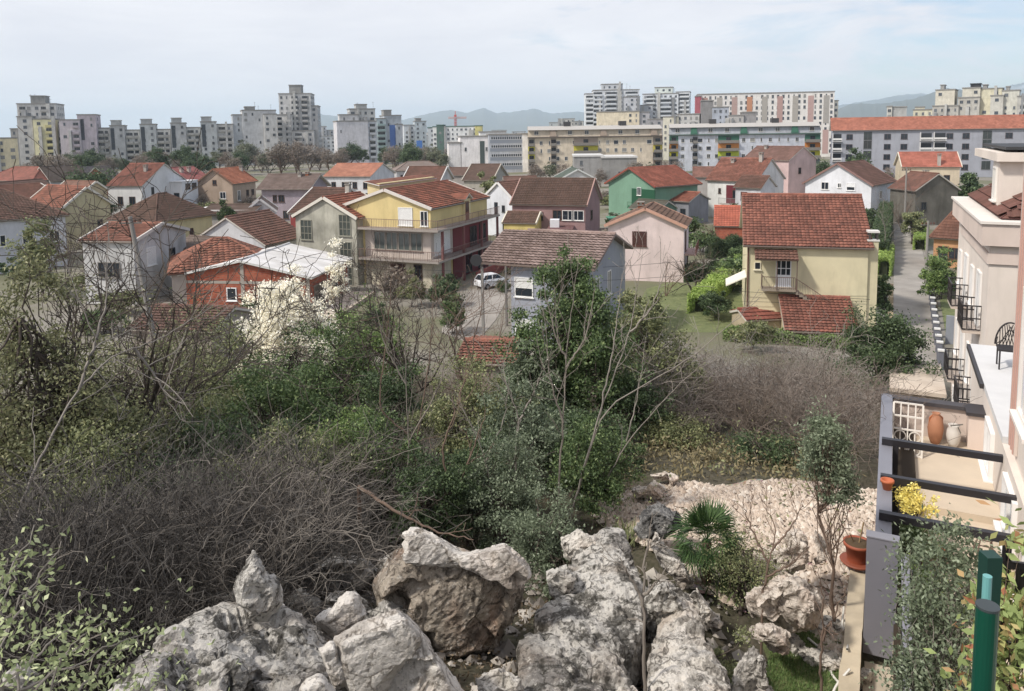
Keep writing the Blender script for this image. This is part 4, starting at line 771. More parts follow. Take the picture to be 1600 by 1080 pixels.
apt('hazy pair of grey blue towers with a small bright blue panel', 530, 650, 5, [(631, 648, 196, 0, 14, '#b3b9be', dict()), (648, 666, 190, 1, 14, '#a3adb3', dict(panels=[(.1, .6, .15, .45, '#4d7cc4')], caps=[(.1, .6, 2.)]))])
apt('green roofed white apartment building under the tower crane', 500, 712, -4, [(676, 752, 198, 0, 14, '#cfd0cf', dict(w=1.6, skip=.02, cw=2.7, frame='#cfd0cf')), (682, 693, 196, 1.5, 14, '#4f6a60', dict(skip=.4)), (742, 753, 197, 1, 14, '#c0b65e', dict(skip=.3)), (668, 682, 200, -1, 12, '#aab0b5', dict())], roofc='#4c6b60')
apt('plain white block with one dark glazed stair strip', 305, 735, 4, [(701, 721, 224, 0, 16, '#d6d1cf', dict(skip=.8, w=.8)), (719, 768, 214, 0, 18, '#d9d4d2', dict(skip=.9, w=.8, panels=[(.62, .77, .2, .88, '#4c5654')]))])
o_ = apt('grey office building with continuous ribbon windows', 300, 797, 6, [(764, 818, 211, 0, 16, '#a2a6ae', dict(skip=1.)), (816, 827, 210, .4, 16, '#d8d6d2', dict(skip=1.)), (750, 790, 207, -10, 8, '#dbd9d6', dict(skip=1.))])
Lw = [x for x in o_.children if x.name.startswith('wall')][0].data.vertices; wx0, wx1 = min(v.co.x for v in Lw), max(v.co.x for v in Lw)
for z in (2.6, 6.1, 9.6, 12.8):
    b = MB(); b.box(wx0+.6, wx1-.5, -.06, -.003, z-1.4, z-.05); b.build('facade_panel', plain('#8b919c', .7, 'facade_paint'), o_)
    nW = 14
    for i in range(nW): window(o_, TR(wx0+1.+(wx1-wx0-2.)*(i+.5)/nW, 0, z), (wx1-wx0-2.)/nW*.94, 1.1, '#d5d6d8', '#2f3640', 'one', sub=False)
def block(label, d, xl, xr, ytop, yaw, wallc, roofc, dep, bal, green=None, mans='#8f8a86'):
    """long four storey block with a mansard attic storey, loggia bays and coloured balconies"""
    root = apt(label, d, (xl+xr)//2, yaw, [(xl, xr, ytop+9, 0, dep, wallc, dict(faces='FR', cw=3.0, w=1.2, h=1.5, skip=.22, frame='#d9d5cc', ws=(1., 1., 1.5, .5)))], roofc=mans)
    wv = [x for x in root.children if x.name.startswith('wall')][0].data.vertices; x0, x1 = min(v.co.x for v in wv), max(v.co.x for v in wv); zt = max(v.co.z for v in wv)
    b = MB(); b.hull8([(x0+.2, .1, zt+.01), (x1-.2, .1, zt+.01), (x1-.2, dep-.1, zt+.01), (x0+.2, dep-.1, zt+.01)], [(x0+.2, .5, zt+2.5), (x1-.2, .5, zt+2.5), (x1-.2, dep-.5, zt+2.5), (x0+.2, dep-.5, zt+2.5)]); b.build('attic_storey', stucco(wallc if not green else '#a7abb3', .3), root)
    b = MB(); b.hull8([(x0, -.6, zt+2.52), (x1, -.6, zt+2.52), (x1, dep+.6, zt+2.52), (x0, dep+.6, zt+2.52)], [(x0, dep*.4, zt+4.), (x1, dep*.4, zt+4.), (x1, dep*.6, zt+4.), (x0, dep*.6, zt+4.)]); b.build('roof', plain('#b1aca6', .7, 'roof_sheet'), root)
    n = int((x1-x0)/6)
    for i in range(n):
        x = x0+(x1-x0)*(i+.5)/n
        if i % 3 == 1: b = MB(); b.hull8([(x-1.3, -.5, zt+.1), (x+1.3, -.5, zt+.1), (x+1.3, .6, zt+.1), (x-1.3, .6, zt+.1)], [(x-.9, -.2, zt+2.5), (x+.9, -.2, zt+2.5), (x+.9, .8, zt+2.5), (x-.9, .8, zt+2.5)]); b.build('dormer', plain(green or '#a08f80', .8, 'dormer_paint'), root)
        else: window(root, TR(x, .17, zt+.7), 1.6, 1.5, '#d9d5cc', '#3a3c40', 'two', sub=False)
    b = MB(); b.box(x0, x1, -.9, -.002, zt-.32, zt-.05); b.build('attic_ledge', plain('#6f6258' if not green else '#4d6a60', .8, 'ledge_paint'), root)
    for (u0, u1, cols) in bal:
        for j, bc in enumerate(cols):
            z = zt-.4-(j+1)*2.95+.05
            if z < .5: continue
            xa, xb = x0+(x1-x0)*u0, x0+(x1-x0)*u1
            b = MB(); b.box(xa, xb, -1.5, -.004, z-.12, z); b.box(xa, xb, -1.5, -1.4, z, z+.95); b.build('balcony', plain('#7f7a74', .8, 'balcony_paint'), root)
            b = MB(); b.box(xa, xb, -.1, -.05, z+.003, z+2.7); b.build('loggia', plain(bc, .8, 'loggia_paint'), root)
            window(root, TR((xa+xb)/2, -.1, z+.1), 1.8, 2.1, '#4a4a48', '#2b2e33', 'two', sub=False)
    for i in range(2):
        x = x0+(x1-x0)*(.3+.42*i); b = MB(); b.box(x-1.3, x+1.3, dep*.35, dep*.65, zt+3.6, zt+5.6); b.build('roof_room', plain('#3f3d3e', .8, 'dark_cladding'), root)
    return root
block('long cream apartment block with grey mansard roof and yellow balconies at its left end', 292, 826, 1034, 206, 6, '#c6b59b', '#7a6a5c', 14, [(.0, .05, ('#8f8a80', '#c3bd4a', '#c3bd4a', '#a39a8c')), (.34, .52, ('#a39386', '#c9c04a', '#9a8f84', '#a39386')), (.93, 1., ('#8a7d72', '#c7b95a', '#5a544e', '#8a7d72')), (.17, .21, ('#8f8378', '#8f8378', '#8f8378', '#8f8378'))])
block('long grey apartment block with green attic dormers and orange and yellow balconies', 300, 1047, 1281, 202, 7, '#b3b7c2', '#4d6a60', 14, [(.0, .06, ('#3f6a58', '#c98a4a', '#c3bd3a', '#6a7078')), (.33, .47, ('#3b6a56', '#d08a48', '#b9c43a', '#8a8f98')), (.9, 1., ('#3f6a58', '#c9803f', '#c9c43a', '#6a7078')), (.16, .19, ('#8f939c',)*4)], green='#3d6b58')
apt('low flat roofed grey building in front of the cream block', 238, 945, 4, [(897, 942, 245, 0, 16, '#8e8b88', dict(skip=.75, w=.9)), (940, 995, 247, .5, 16, '#85827f', dict(skip=.6, w=1.1))], roofc='#c9c7c4')
apt('flat grey commercial strip behind the green house', 205, 1040, 0, [(1003, 1084, 277, 0, 10, '#7d7c7e', dict(skip=.3, cw=4, w=2.4, h=1.3))], roofc='#6a686a')
apt('tall white balcony tower, left one of the pair above the cream block', 520, 957, 4, [(927, 999, 141, 0, 20, '#c2c6cb', dict(balc=[(.0, .2, '#d0d4d8'), (.28, .5, '#c9cdd2'), (.72, .97, '#d0d4d8')], skip=.1, ant=2, w=1.3)), (914, 928, 147, -2, 16, '#c8ccd0', dict(balc=[(.1, .9, '#d6d9dc')], skip=.0)), (940, 973, 132, -5, 10, '#b5b9be', dict(w=1.2)), (975, 1000, 152, 2, 8, '#b3b5ba', dict(skip=.2))])
apt('tall white balcony tower, right one of the pair above the cream block', 545, 1040, -4, [(1004, 1060, 147, 0, 18, '#bfc3c8', dict(balc=[(.1, .35, '#cfd3d6'), (.5, .8, '#c6cacf')], skip=.1, ant=2)), (1056, 1078, 144, -2, 16, '#c9ccd0', dict(balc=[(.3, .95, '#d3d6d9')], faces='FR', skip=.0)), (1023, 1051, 137, -5, 10, '#bcc6bf', dict(skip=.2)), (1000, 1020, 165, 3, 9, '#a8abb0', dict(skip=.1))])
apt('cream windowed block standing before the white tower pair', 425, 970, 3, [(933, 999, 175, 0, 15, '#d3c3a2', dict(skip=.78, w=1.3, faces='F')), (998, 1015, 176, -1, 13, '#a5a3a6', dict(skip=.1))])
apt('grey beige block with many small windows left of the long patterned slab', 405, 1060, -4, [(1036, 1060, 183, 0, 12, '#c3bda9', dict(w=1.1, cw=2.3)), (1058, 1093, 179, -1, 13, '#b1afac', dict(w=1.3, cw=2.4, skip=.05)), (1012, 1036, 187, -1, 13, '#8f8d90', dict(skip=.5))])
pat = []; cs = ['#b08f86', '#a9a39b', '#b59a92', '#c0896a', '#a9a39b', '#b3938c', '#a9a39b', '#b89a94', '#a5a09a']
for i in range(9): pat.append((i/9+.035, (i+1)/9-.035, .52, .95, cs[i])); pat.append((i/9+.035, (i+1)/9-.035, .05, .42, cs[(i*4+2) % 9]))
apt('long high slab patterned in brown, pink and white panels', 440, 1197, 7, [(1090, 1304, 146, 0, 16, '#cfc9c3', dict(panels=pat, cw=2.7, w=1.2, h=1.7, skip=.1, dirt=.2)), (1087, 1096, 151, 2, 12, '#a9505a', dict(skip=.9)), (1303, 1310, 158, -3, 12, '#c9c5b6', dict())])
apt('grey blank walled block in front of the patterned slab', 400, 1118, 3, [(1096, 1115, 158, 0, 14, '#7d7a7a', dict(skip=.95)), (1113, 1139, 168, 1, 12, '#9ba1ae', dict(w=1.2, cw=2.4)), (1139, 1162, 181, 2, 12, '#a9a49f', dict(w=1.2)), (1160, 1182, 176, 1, 12, '#8a8686', dict(skip=.95))])
apt('cluster of cream and grey apartment towers above the long orange roof', 425, 1525, -4, [(1462, 1492, 141, 0, 14, '#bdb6a3', dict(skip=.6, caps=[(.2, .4, 2.5)])), (1504, 1532, 138, 0, 14, '#b9b3a2', dict(skip=.5, caps=[(.4, .95, 2.)], capc='#3d3d40')), (1531, 1566, 139, -1, 14, '#c3bb9c', dict(skip=.55, caps=[(.1, .3, 2.)])), (1566, 1593, 142, 0, 14, '#b9b6a9', dict(skip=.3, caps=[(.2, .4, 2.)])), (1457, 1498, 166, 3, 10, '#a09c93', dict(w=1.2, cw=2.4)), (1497, 1531, 153, 2, 10, '#a5a097', dict(w=1.4, cw=2.5)), (1590, 1680, 150, 1, 14, '#a9a69f', dict(balc=[(.05, .3, '#b9b6b0')])), (1548, 1568, 150, 2, 9, '#b0aca2', dict(skip=.5))])
apt('squat grey roof block peeking over the left end of the long orange roof', 430, 1402, 0, [(1386, 1417, 168, 0, 12, '#9a9a98', dict(skip=.9)), (1386, 1394, 167, 1, 10, '#b9b6ac', dict())])
apt('low cream block left of the cream and grey tower cluster', 440, 1443, 0, [(1427, 1458, 172, 0, 12, '#c6bfa3', dict(w=1., cw=2.2)), (1430, 1445, 168, -2, 8, '#bdb79f', dict())])
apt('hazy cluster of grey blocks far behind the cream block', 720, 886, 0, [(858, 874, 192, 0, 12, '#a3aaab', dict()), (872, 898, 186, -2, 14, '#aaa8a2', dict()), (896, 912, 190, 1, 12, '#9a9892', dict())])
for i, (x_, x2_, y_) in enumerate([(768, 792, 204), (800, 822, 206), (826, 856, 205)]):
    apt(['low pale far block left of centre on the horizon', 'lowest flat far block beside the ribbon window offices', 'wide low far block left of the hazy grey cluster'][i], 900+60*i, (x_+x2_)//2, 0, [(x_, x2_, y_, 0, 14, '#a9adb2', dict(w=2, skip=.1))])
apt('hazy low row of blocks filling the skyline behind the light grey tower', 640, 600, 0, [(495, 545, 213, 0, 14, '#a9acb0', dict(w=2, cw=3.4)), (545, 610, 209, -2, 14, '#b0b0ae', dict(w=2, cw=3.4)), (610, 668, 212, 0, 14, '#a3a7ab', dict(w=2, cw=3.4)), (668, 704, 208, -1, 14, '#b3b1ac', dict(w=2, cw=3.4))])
# long grey apartment building with orange roof
Pc = atd(1474, 205, 272); Mq = frame((Pc.x, Pc.y, 0), Vector((Pc.y, -Pc.x, 0)).normalized() @ Matrix.Rotation(math.radians(-9), 3, 'Z'))
hA = house('apartment_block', 'long grey four storey apartment building under one orange red tiled roof', None, None, 14.6, W=14, rise=4.0, M=Mq @ TR(0, 7, 0), L=64, wall='#9b9da8', roof=('#bb694e', '#a3563f'), tile=FARP, moss=.05, ov=.6, edge='#d9d6d0', dirt=.1, sub=False, cat='apartment block',
  wins=[('F', u, z, 1.9, 1.7, dict(frame='#5a4a4a')) for u in (.08, .255, .33, .53, .6, .78, .9) for z in (2.2, 5.4, 8.6, 11.8)] + [('F', u, z, 2.4, 2.6, dict(frame='#6a6a68', gl='#3a4040')) for u in (.165, .69) for z in (2.4, 5.6, 8.8, 11.6)] + [('L', .3, z, 1.6, 1.6, BR) for z in (5.4, 8.6, 11.6)])
_, _, LA, WA, _, _, la, wa = HOUSES[hA['label']]
for u0, u1 in ((.0, .045), (.4, .455), (.46, .515), (.96, 1.)):
    for z in (5.0, 8.2, 11.3):
        b = MB(); xa, xb = -la/2+la*u0, -la/2+la*u1; b.box(xa, xb, -wa/2-1.3, -wa/2-.003, z-.15, z); b.box(xa, xb, -wa/2-1.3, -wa/2-1.2, z+.35, z+.95); b.box(xa, xa+.15, -wa/2-1.19, -wa/2-.003, z+.003, z+2.6); b.build('balcony', plain('#d6d4d2', .8, 'balcony_paint'), hA)
        b = MB(); b.box(xa+.3, xb-.2, -wa/2-.06, -wa/2-.003, z+.05, z+2.3); b.build('balcony_opening', glass('#2b2e33'), hA)
# tower crane
q = atd(712, 205, 640); cr_ = empty('tower_crane', (q.x, q.y, 0), 'red and white tower crane over the green roofed building', 'crane')
def lattice(m, p, q_, w_, n):
    p, q_ = Vector(p), Vector(q_); d_ = (q_-p).normalized(); a_ = d_.orthogonal().normalized()*w_; b_ = d_.cross(a_)
    cs_ = [a_+b_, a_-b_, -a_-b_, -a_+b_]
    for c_ in cs_: m.bar(p+c_, q_+c_, .25)
    for i in range(n):
        for k_ in range(4): m.bar(p.lerp(q_, i/n)+cs_[k_], p.lerp(q_, (i+1)/n)+cs_[(k_+1) % 4], .14)
m = MB(); lattice(m, (0, 0, 0), (0, 0, 27), .7, 12); m.build('mast', plain('#b8473f', .6, 'crane_paint'), cr_)
m = MB(); lattice(m, (-6, 0, 27.6), (9, 3, 27.6), .5, 12); m.build('jib', plain('#d9b9b4', .6, 'crane_paint'), cr_)
m = MB(); m.box(-1, 1, -1, 1, 28.2, 30); m.bar((0, 0, 30), (0, 0, 33), .5); m.build('cab', plain('#c05a50', .6, 'crane_paint'), cr_)

# ------------------------------------------------------------------ right side: neighbouring building, terrace, fence
MU = frame((0, 0, 0), fuv(0, 1))         # local x = across the lane (right), y = along the lane (away)
CRM, CRM2 = stucco('#e3d3c4', .12), stucco('#d9c3b4', .1)
BLK = '#2e2a2b'
# apartment house with balconies beyond the terrace
P1 = Vector((17.55, 27.9, 0)); P2 = Vector((21.95, 37.4, 0)); dY = (P2-P1).normalized()
MB1 = frame(P1, (dY.y, -dY.x)); LB = (P2-P1).length
b1 = empty('apartment_house', MB1, 'cream apartment house with wrought iron balconies and a dark mansard roof at the right edge', 'house')
m = MB(); m.box(0, 9, 0, LB, -.5, 11.6); m.build('wall', CRM, b1)
m = MB(); m.box(-.3, 9.4, -.3, LB+.2, 11.603, 12.4); m.build('cornice', CRM2, b1)
m = MB(); m.box(-.38, 9.5, -.38, LB+.28, 12.403, 12.5); m.build('parapet_cap', plain('#e6ddd4', .7, 'pale_stone'), b1)
m = MB(); m.box(-.08, -.003, -.08, 9, 10.9, 11.3); m.box(-.003, 9, -.08, -.003, 10.9, 11.3); m.build('moulding', CRM2, b1)
for x in (1.3, 1.9, 3.6): m = MB(); m.box(x, x+.35, -.14, -.003, 0, 10.895); m.build('pilaster', CRM2, b1)
tm = [tiles('#7d4a46', '#5c3634', .2), plain('#5a3a38', .8, 'eave_board')]
roof_slope([(.35, LB, 12.52), (.35, .35, 12.52), (1.5, 1.3, 13.3), (1.5, LB-1, 13.3)], tm, b1, None, .34, .42, .04, .06, name='mansard_slope')
roof_slope([(.35, .35, 12.52), (9, .35, 12.52), (9, 1.3, 13.3), (1.5, 1.3, 13.3)], tm, b1, None, .34, .42, .04, .06, name='mansard_slope')
m = MB(); m.box(1.5, 9, 1.3, LB-1, 12.5, 13.35); m.build('attic_wall', CRM, b1)
m = MB(); m.box(.55, 2.0, 2.9, 4.6, 12.52, 14.55); m.build('dormer', CRM, b1)
m = MB(); m.box(2.0, 9, 3.3, LB-1.2, 13.35, 14.5); m.build('attic_wall', CRM2, b1)
window(b1, TR(.55, 3.75, 12.95, -math.pi/2), .8, 1.35, '#e8e4de'); m = MB(); m.box(.4, 2.05, 2.5, LB-.9, 14.553, 14.9); m.build('roof_edge', CRM, b1)
m = MB(); m.box(2.06, 9.4, 2.3, LB-.6, 14.553, 15.0); m.box(.7, 9.4, 2.7, LB-1, 15.003, 15.12); m.build('roof', plain('#3a3a3c', .7, 'dark_cladding'), b1)
m = MB(); m.bar((2.3, 2.6, 14.5), (2.3, 2.6, 13.0), .12); m.build('downpipe', plain('#4a302c', .5, 'gutter_paint'), b1)
roof_slope([(2.2, 1.0, 12.9), (8, 1.0, 12.9), (8, 3.2, 14.0), (2.2, 3.2, 14.0)], tm, b1, None, .34, .42, .04, .08, name='mansard_slope')
def iron_balcony(root, M, w_, dp, h=1.0):
    m = MB()
    pts = [(-w_/2, 0), (-w_/2, -dp), (w_/2, -dp), (w_/2, 0)]
    for (a, b) in zip(pts[:-1], pts[1:]):
        for z in (.06, .5, h): m.bar((a[0], a[1], z), (b[0], b[1], z), .045)
        L_ = math.hypot(b[0]-a[0], b[1]-a[1]); n = max(2, int(L_/.14))
        for i in range(n+1): x, y = a[0]+(b[0]-a[0])*i/n, a[1]+(b[1]-a[1])*i/n; m.bar((x, y, .08), (x, y, h), .028)
    for i in range(5):      # scrolls
        x = -w_/2+w_*(i+.5)/5; pr = None
        for k in range(13):
            a = k/12*2*math.pi; q = (x+.11*math.cos(a), -dp-.01, .28+.14*math.sin(a))
            if pr: m.bar(pr, q, .02)
            pr = q
    o = m.build('balcony_railing', plain(BLK, .5, 'wrought_iron'), root, ml=M); m = MB(); m.box(-w_/2, w_/2, -dp, -.003, -.1, .0); m.build('balcony', plain('#cbbcb0', .8, 'slab_concrete'), root, ml=M)
for zf in (8.0, 4.65, 1.3):
    for y in (2.2, 6.6):
        Mf = TR(0, y, zf, -math.pi/2); window(b1, Mf, 1.15, 2.25, '#f0ece8', '#8d939c', name='balcony_opening')
        if zf > 2: iron_balcony(b1, Mf, 1.7, .62)
    for y in (4.4, 8.9): window(b1, TR(0, y, zf+.5, -math.pi/2), .9, 1.6, '#f0ece8', '#8d939c')
for zf in (7.6, 4.2): iron_balcony(b1, TR(3.0, 0, zf), 2.0, 1.0); window(b1, TR(3.0, 0, zf), 1.4, 2.3, '#3a3230', '#33383c', name='balcony_opening')
# nearest building and its terrace
b0 = empty('apartment_house', MU, 'nearest cream building with pink banded pilaster rising at the right edge over the terrace', 'house')
m = MB(); m.box(1.84, 9, 2.5, 17.9, 7.5, 10.6); m.build('lower_wall', CRM, b0)
m = MB(); m.box(1.84, 4.6, 14.95, 21.2, 10.603, 10.72); m.build('roof', plain('#d5d3d1', .7, 'white_membrane'), b0)
m = MB(); m.box(1.9, 9, 17.903, 21.2, 3, 10.6); m.build('lower_wall', CRM, b0)
m = MB(); m.box(1.95, 9, 4.0, 14.8, 10.603, 16.6); m.build('wall', CRM, b0)
m = MB(); m.box(1.9, 1.947, 14.1, 14.8, 10.72, 16.6); m.build('pilaster', CRM2, b0)
for y in (14.16, 14.36, 14.56): m = MB(); m.box(1.885, 1.8985, y, y+.07, 10.72, 16.6); m.build('pilaster_band', plain('#c9a093', .8, 'pink_band'), b0)
m = MB(); m.bar((1.8, 17.95, 10.66), (1.8, 21.2, 10.66), .07, .1); m.build('gutter', plain('#3a3637', .5, 'gutter_paint'), b0)
for (y, z, w_, h_) in ((13.4, 11.5, 1.2, 2.0), (11.0, 11.3, 1.4, 2.2), (8.6, 11.3, 1.4, 2.2)): window(b0, TR(1.95, y, z, -math.pi/2), w_, h_, '#efe6de', '#a9b0ba')
for (y, w_) in ((16.4, 1.0), (13.6, 1.2), (11.2, 1.6), (9.2, 1.6)): window(b0, TR(1.84, y, 9.52, -math.pi/2), w_, .88, '#eeeae6', '#b3b9c0', 'two', name='glass_door')
t0 = empty('terrace', MU, 'sunny tiled terrace strip between the grey fence and the cream building', 'terrace')
m = MB(); m.box(.22, 1.837, 14.4, 17.9, 8.6, 9.5); m.box(.22, 1.837, 8.5, 14.397, 8.6, 9.38); m.build('floor', plain('#cdbca6', .7, 'terrace_tile'), t0)
m = MB(); m.box(.0, 1.55, 17.75, 17.9, 8.8, 10.18); m.build('end_wall', CRM2, t0)
m = MB(); m.box(-.05, 1.6, 17.68, 17.95, 10.183, 10.26); m.build('wall_cap', plain('#4a4648', .6, 'dark_cap'), t0)
m = MB(); m.box(1.553, 1.98, 17.4, 17.9, 8.8, 10.2); m.build('pedestal', CRM2, t0); m = MB(); m.box(1.5, 2.02, 17.34, 17.95, 10.203, 10.27); m.build('wall_cap', plain('#3a3638', .6, 'dark_cap'), t0)
m = MB(); m.box(.22, .58, 8.6, 17.7, 9.505, 9.62); m.build('planting_bed', plain('#3d3328', .95, 'soil'), t0)
fe = empty('fence', MU, 'grey metal fence with flat cap and dark posts edging the terrace', 'fence')
m = MB(); m.box(-.04, .17, 10.7, 17.7, 10.28, 10.33); m.build('cap', plain('#8a8a92', .5, 'grey_metal', .2), fe)
for i in range(7): m = MB(); y = 11.3+i*1.05; m.box(.02, .12, y-.05, y+.05, 9.2, 10.277); m.build('post', plain('#3c3b40', .5, 'dark_metal', .2), fe)
for z in (9.5, 9.75, 10.0): m = MB(); m.box(.0, .03, 10.8, 17.6, z-.09, z+.09); m.build('board', plain('#63636b', .5, 'grey_metal', .2), fe)
pg = empty('pergola', MU, 'open frame of three black steel beams spanning from fence to building', 'pergola')
for u in (14.78, 13.17, 11.84):
    m = MB(); m.box(.0, 1.94, u-.05, u+.05, 10.34, 10.45); m.build('beam', plain('#343236', .4, 'black_steel', .3), pg)
    m = MB(); m.box(.18, .27, u-.045, u+.045, 9.3, 10.337); m.build('post', plain('#343236', .4, 'black_steel', .3), pg)
tr = empty('trellis', MU @ TR(.45, 16.5, 9.5), 'white wrought iron trellis panel leaning inside the fence', 'trellis')
m = MB(); wm_ = plain('#e6dfd6', .6, 'white_iron')
for x in (-.26, -.13, 0, .13, .26): m.bar((x, .25 if 0 else 0, 0), (x, .22, 1.0), .022 if abs(x) < .2 else .035)
for z in (.02, .25, .5, .75, 1.0): m.bar((-.26, .22*z, z), (.26, .22*z, z), .03)
for cz in (.13, .38):
    for cx in (-.13, .13):
        pr = None
        for k in range(15):
            a = k/14*2*math.pi; q = (cx+.1*math.cos(a), .22*cz-.01, cz+.1*math.sin(a))
            if pr: m.bar(pr, q, .018)
            pr = q
m.build('panel', wm_, tr)
def vase(label, u, v, z, prof, col, sc):
    o = empty('vase', fuv(u, v, z), label, 'vase'); m = MB(); m.lathe([(r*sc, h*sc) for r, h in prof], 24); m.build('body', plain(col, .7, 'fired_clay'), o, smooth=True); return o
v1 = vase('tall terracotta amphora with dark mouth in the terrace corner', 17.45, .98, 9.5, [(0, 0), (.13, 0), (.2, .2), (.235, .5), (.2, .78), (.12, .92), (.1, .96), (.13, 1.0), (.1, 1.0), (.08, .93), (.0, .9)], '#b07a5c', .64)
for s in (-1, 1): m = MB(); m.bar((s*.07, 0, .59), (s*.13, 0, .54), .026); m.bar((s*.13, 0, .54), (s*.125, 0, .46), .026); m.build('handle', plain('#b9744f', .7, 'fired_clay'), v1)
v2 = vase('squat off white clay pot beside the terracotta amphora', 17.4, 1.3, 9.5, [(0, 0), (.15, 0), (.24, .2), (.29, .5), (.27, .75), (.2, .9), (.23, 1.0), (.18, 1.0), (.15, .88), (0, .8)], '#cfc8c0', .46)
m = MB(); m.bar((-.1, -.05, .46), (.12, -.1, .5), .02); m.bar((0, -.14, .46), (.05, -.16, .34), .02); m.build('ribbon', plain('#6a6660', .8, 'cord'), v2)
q = fuv(12.15, -.27, 9.42); pt = empty('flower_pot', q, 'big round terracotta planter on its saucer by the fence', 'flower pot')
m = MB(); m.lathe([(.14, .04), (.18, .28), (.205, .28), (.21, .33), (.185, .33), (.165, .28)], 24); m.build('pot', plain('#9c5238', .6, 'terracotta'), pt, smooth=True)
m = MB(); m.lathe([(0, 0), (.22, 0), (.25, .04), (.22, .045), (0, .03)], 24); m.build('saucer', plain('#8a4a34', .6, 'terracotta'), pt, smooth=True)
m = MB(); m.lathe([(.19, .31), (.1, .33), (0, .32)], 16); m.build('soil', plain('#54432f', .95, 'soil'), pt)
m = MB(); m.bar((.02, 0, .32), (.1, .05, .62), .015); m.bar((-.05, .03, .32), (-.12, .0, .45), .012); m.build('dry_stem', plain('#8a7352', .9, 'dry_stem'), pt)
sp_ = empty('flower_pot', fuv(12.9, .1, 10.33), 'tiny terracotta pot standing on the fence cap', 'flower pot'); m = MB(); m.lathe([(0, 0), (.06, 0), (.085, .12), (.1, .12), (.1, .16), (.075, .16), (.06, .05), (0, .05)], 16); m.build('pot', plain('#b9643f', .6, 'terracotta'), sp_, smooth=True)
for i, (u, v, s, lab) in enumerate(((12.75, .62, .2, 'wide terracotta bowl under the yellow flowering bush'), (12.9, .9, .13, 'small round clay pot beside the yellow flowering bush'))):
    o = empty('flower_pot', fuv(u, v, 9.38), lab, 'flower pot'); m = MB(); m.lathe([(0, 0), (s*.7, 0), (s, s*.9), (s*1.1, s*.9), (s*1.1, s*1.1), (s*.9, s*1.1), (s*.8, s*.8), (0, s*.8)], 18); m.build('pot', plain('#a8603f', .6, 'terracotta'), o, smooth=True)
rk = empty('plant_stand', fuv(13.0, 1.45, 9.38), 'thin bent wire plant stand on the terrace floor', 'plant stand'); m = MB()
for a in range(4): x, y = .2*math.cos(a*1.57+.4), .2*math.sin(a*1.57+.4); m.bar((x, y, 0), (x*.5, y*.5, .42), .014)
for z, s in ((.2, .16), (.42, .12)):
    for k in range(10): a, b = k*.628, (k+1)*.628; m.bar((s*math.cos(a), s*math.sin(a), z), (s*math.cos(b), s*math.sin(b), z), .014)
m.build('frame', plain('#7a6258', .6, 'wire'), rk)
ch_ = empty('garden_chair', MU @ TR(2.45, 19.6, 10.72), 'black lattice backed metal chair on the white flat roof', 'chair'); m = MB(); pr = None
for k in range(17):
    a = math.pi*k/16; q = (.28*math.cos(a), 0, .45+.5*math.sin(a))
    if pr: m.bar(pr, q, .03)
    pr = q
for i in range(-4, 5):
    x = i*.065; z1 = .45+.5*math.sqrt(max(0, 1-(x/.28)**2)); m.bar((x, 0, .45), (x*.6+.08, 0, z1*.97), .016); m.bar((x, 0, .45), (x*.6-.08, 0, z1*.97), .016)
m.build('backrest', plain(BLK, .5, 'wrought_iron'), ch_); m = MB(); m.box(-.26, .26, -.48, 0, .41, .45); m.build('seat', plain(BLK, .5, 'wrought_iron'), ch_)
for x in (-.23, .23):
    for y in (-.45, -.02): m = MB(); m.bar((x, y, 0), (x, y, .41), .03); m.build('leg', plain(BLK, .5, 'wrought_iron'), ch_)
# near fence: grey panel post, slatted dark run, stone footing
pn = empty('fence', MU, 'wide grey steel panel post closing the terrace fence near the camera', 'fence')
m = MB(); m.box(-.13, .24, 10.45, 10.6, 9.12, 10.72); m.build('panel', plain('#7f7e86', .55, 'grey_panel', .1), pn); m = MB(); m.box(-.14, .25, 10.44, 10.61, 10.723, 10.74); m.build('cap', plain('#8f8e96', .5, 'grey_metal', .2), pn)
fr = empty('fence', MU, 'dark slatted fence running towards the camera right of the grey panel post', 'fence')
for i in range(9): m = MB(); z = 8.75+i*.2; m.box(.3, .33, 6.2, 10.4, z, z+.17); m.build('slat', plain('#38373b', .5, 'dark_metal', .2), fr)
m = MB(); m.box(.27, .36, 6.2, 10.44, 10.56, 10.6); m.build('cap', plain('#85848c', .5, 'grey_metal', .2), fr)
for y in (6.3, 8.2, 10.1): m = MB(); m.box(.335, .4, y, y+.07, 8.4, 10.555); m.build('post', plain('#38373b', .5, 'dark_metal', .2), fr)
def roughwall(name, label, cat, x0, x1, y0, y1, z0, z1, mat, amp=.03):
    m = MB(); nx, ny, nz = 3, max(4, int((y1-y0)/.12)), max(3, int((z1-z0)/.12)); import bmesh
    o = empty(name, MU, label, cat); bm = bmesh.new(); bmesh.ops.create_cube(bm, size=1.)
    for v in bm.verts: v.co = Vector((x0+(v.co.x+.5)*(x1-x0), y0+(v.co.y+.5)*(y1-y0), z0+(v.co.z+.5)*(z1-z0)))
    for _ in range(5):
        es = [e for e in bm.edges if e.calc_length() > .16]
        if es: bmesh.ops.subdivide_edges(bm, edges=es, cuts=1, use_grid_fill=True)
    for v in bm.verts: v.co += Vector((mnoise.noise(v.co*4), mnoise.noise(v.co*4+Vector((9, 0, 0))), mnoise.noise(v.co*4+Vector((0, 7, 0)))))*amp
    me = bpy.data.meshes.new('body'); bm.to_mesh(me); bm.free(); me.materials.append(mat); link('body', me, o); return o
roughwall('retaining_wall', 'low beige retaining wall below the grey panel post', 'wall', -.36, -.14, 7.2, 12.0, 8.2, 9.36, stucco('#cbb795', .35), .015)
roughwall('retaining_wall', 'rough stone topped footing at the foot of the grey panel post', 'wall', -.1, .26, 6.4, 10.4, 8.0, 9.05, stucco('#b9aa92', .5), .03)
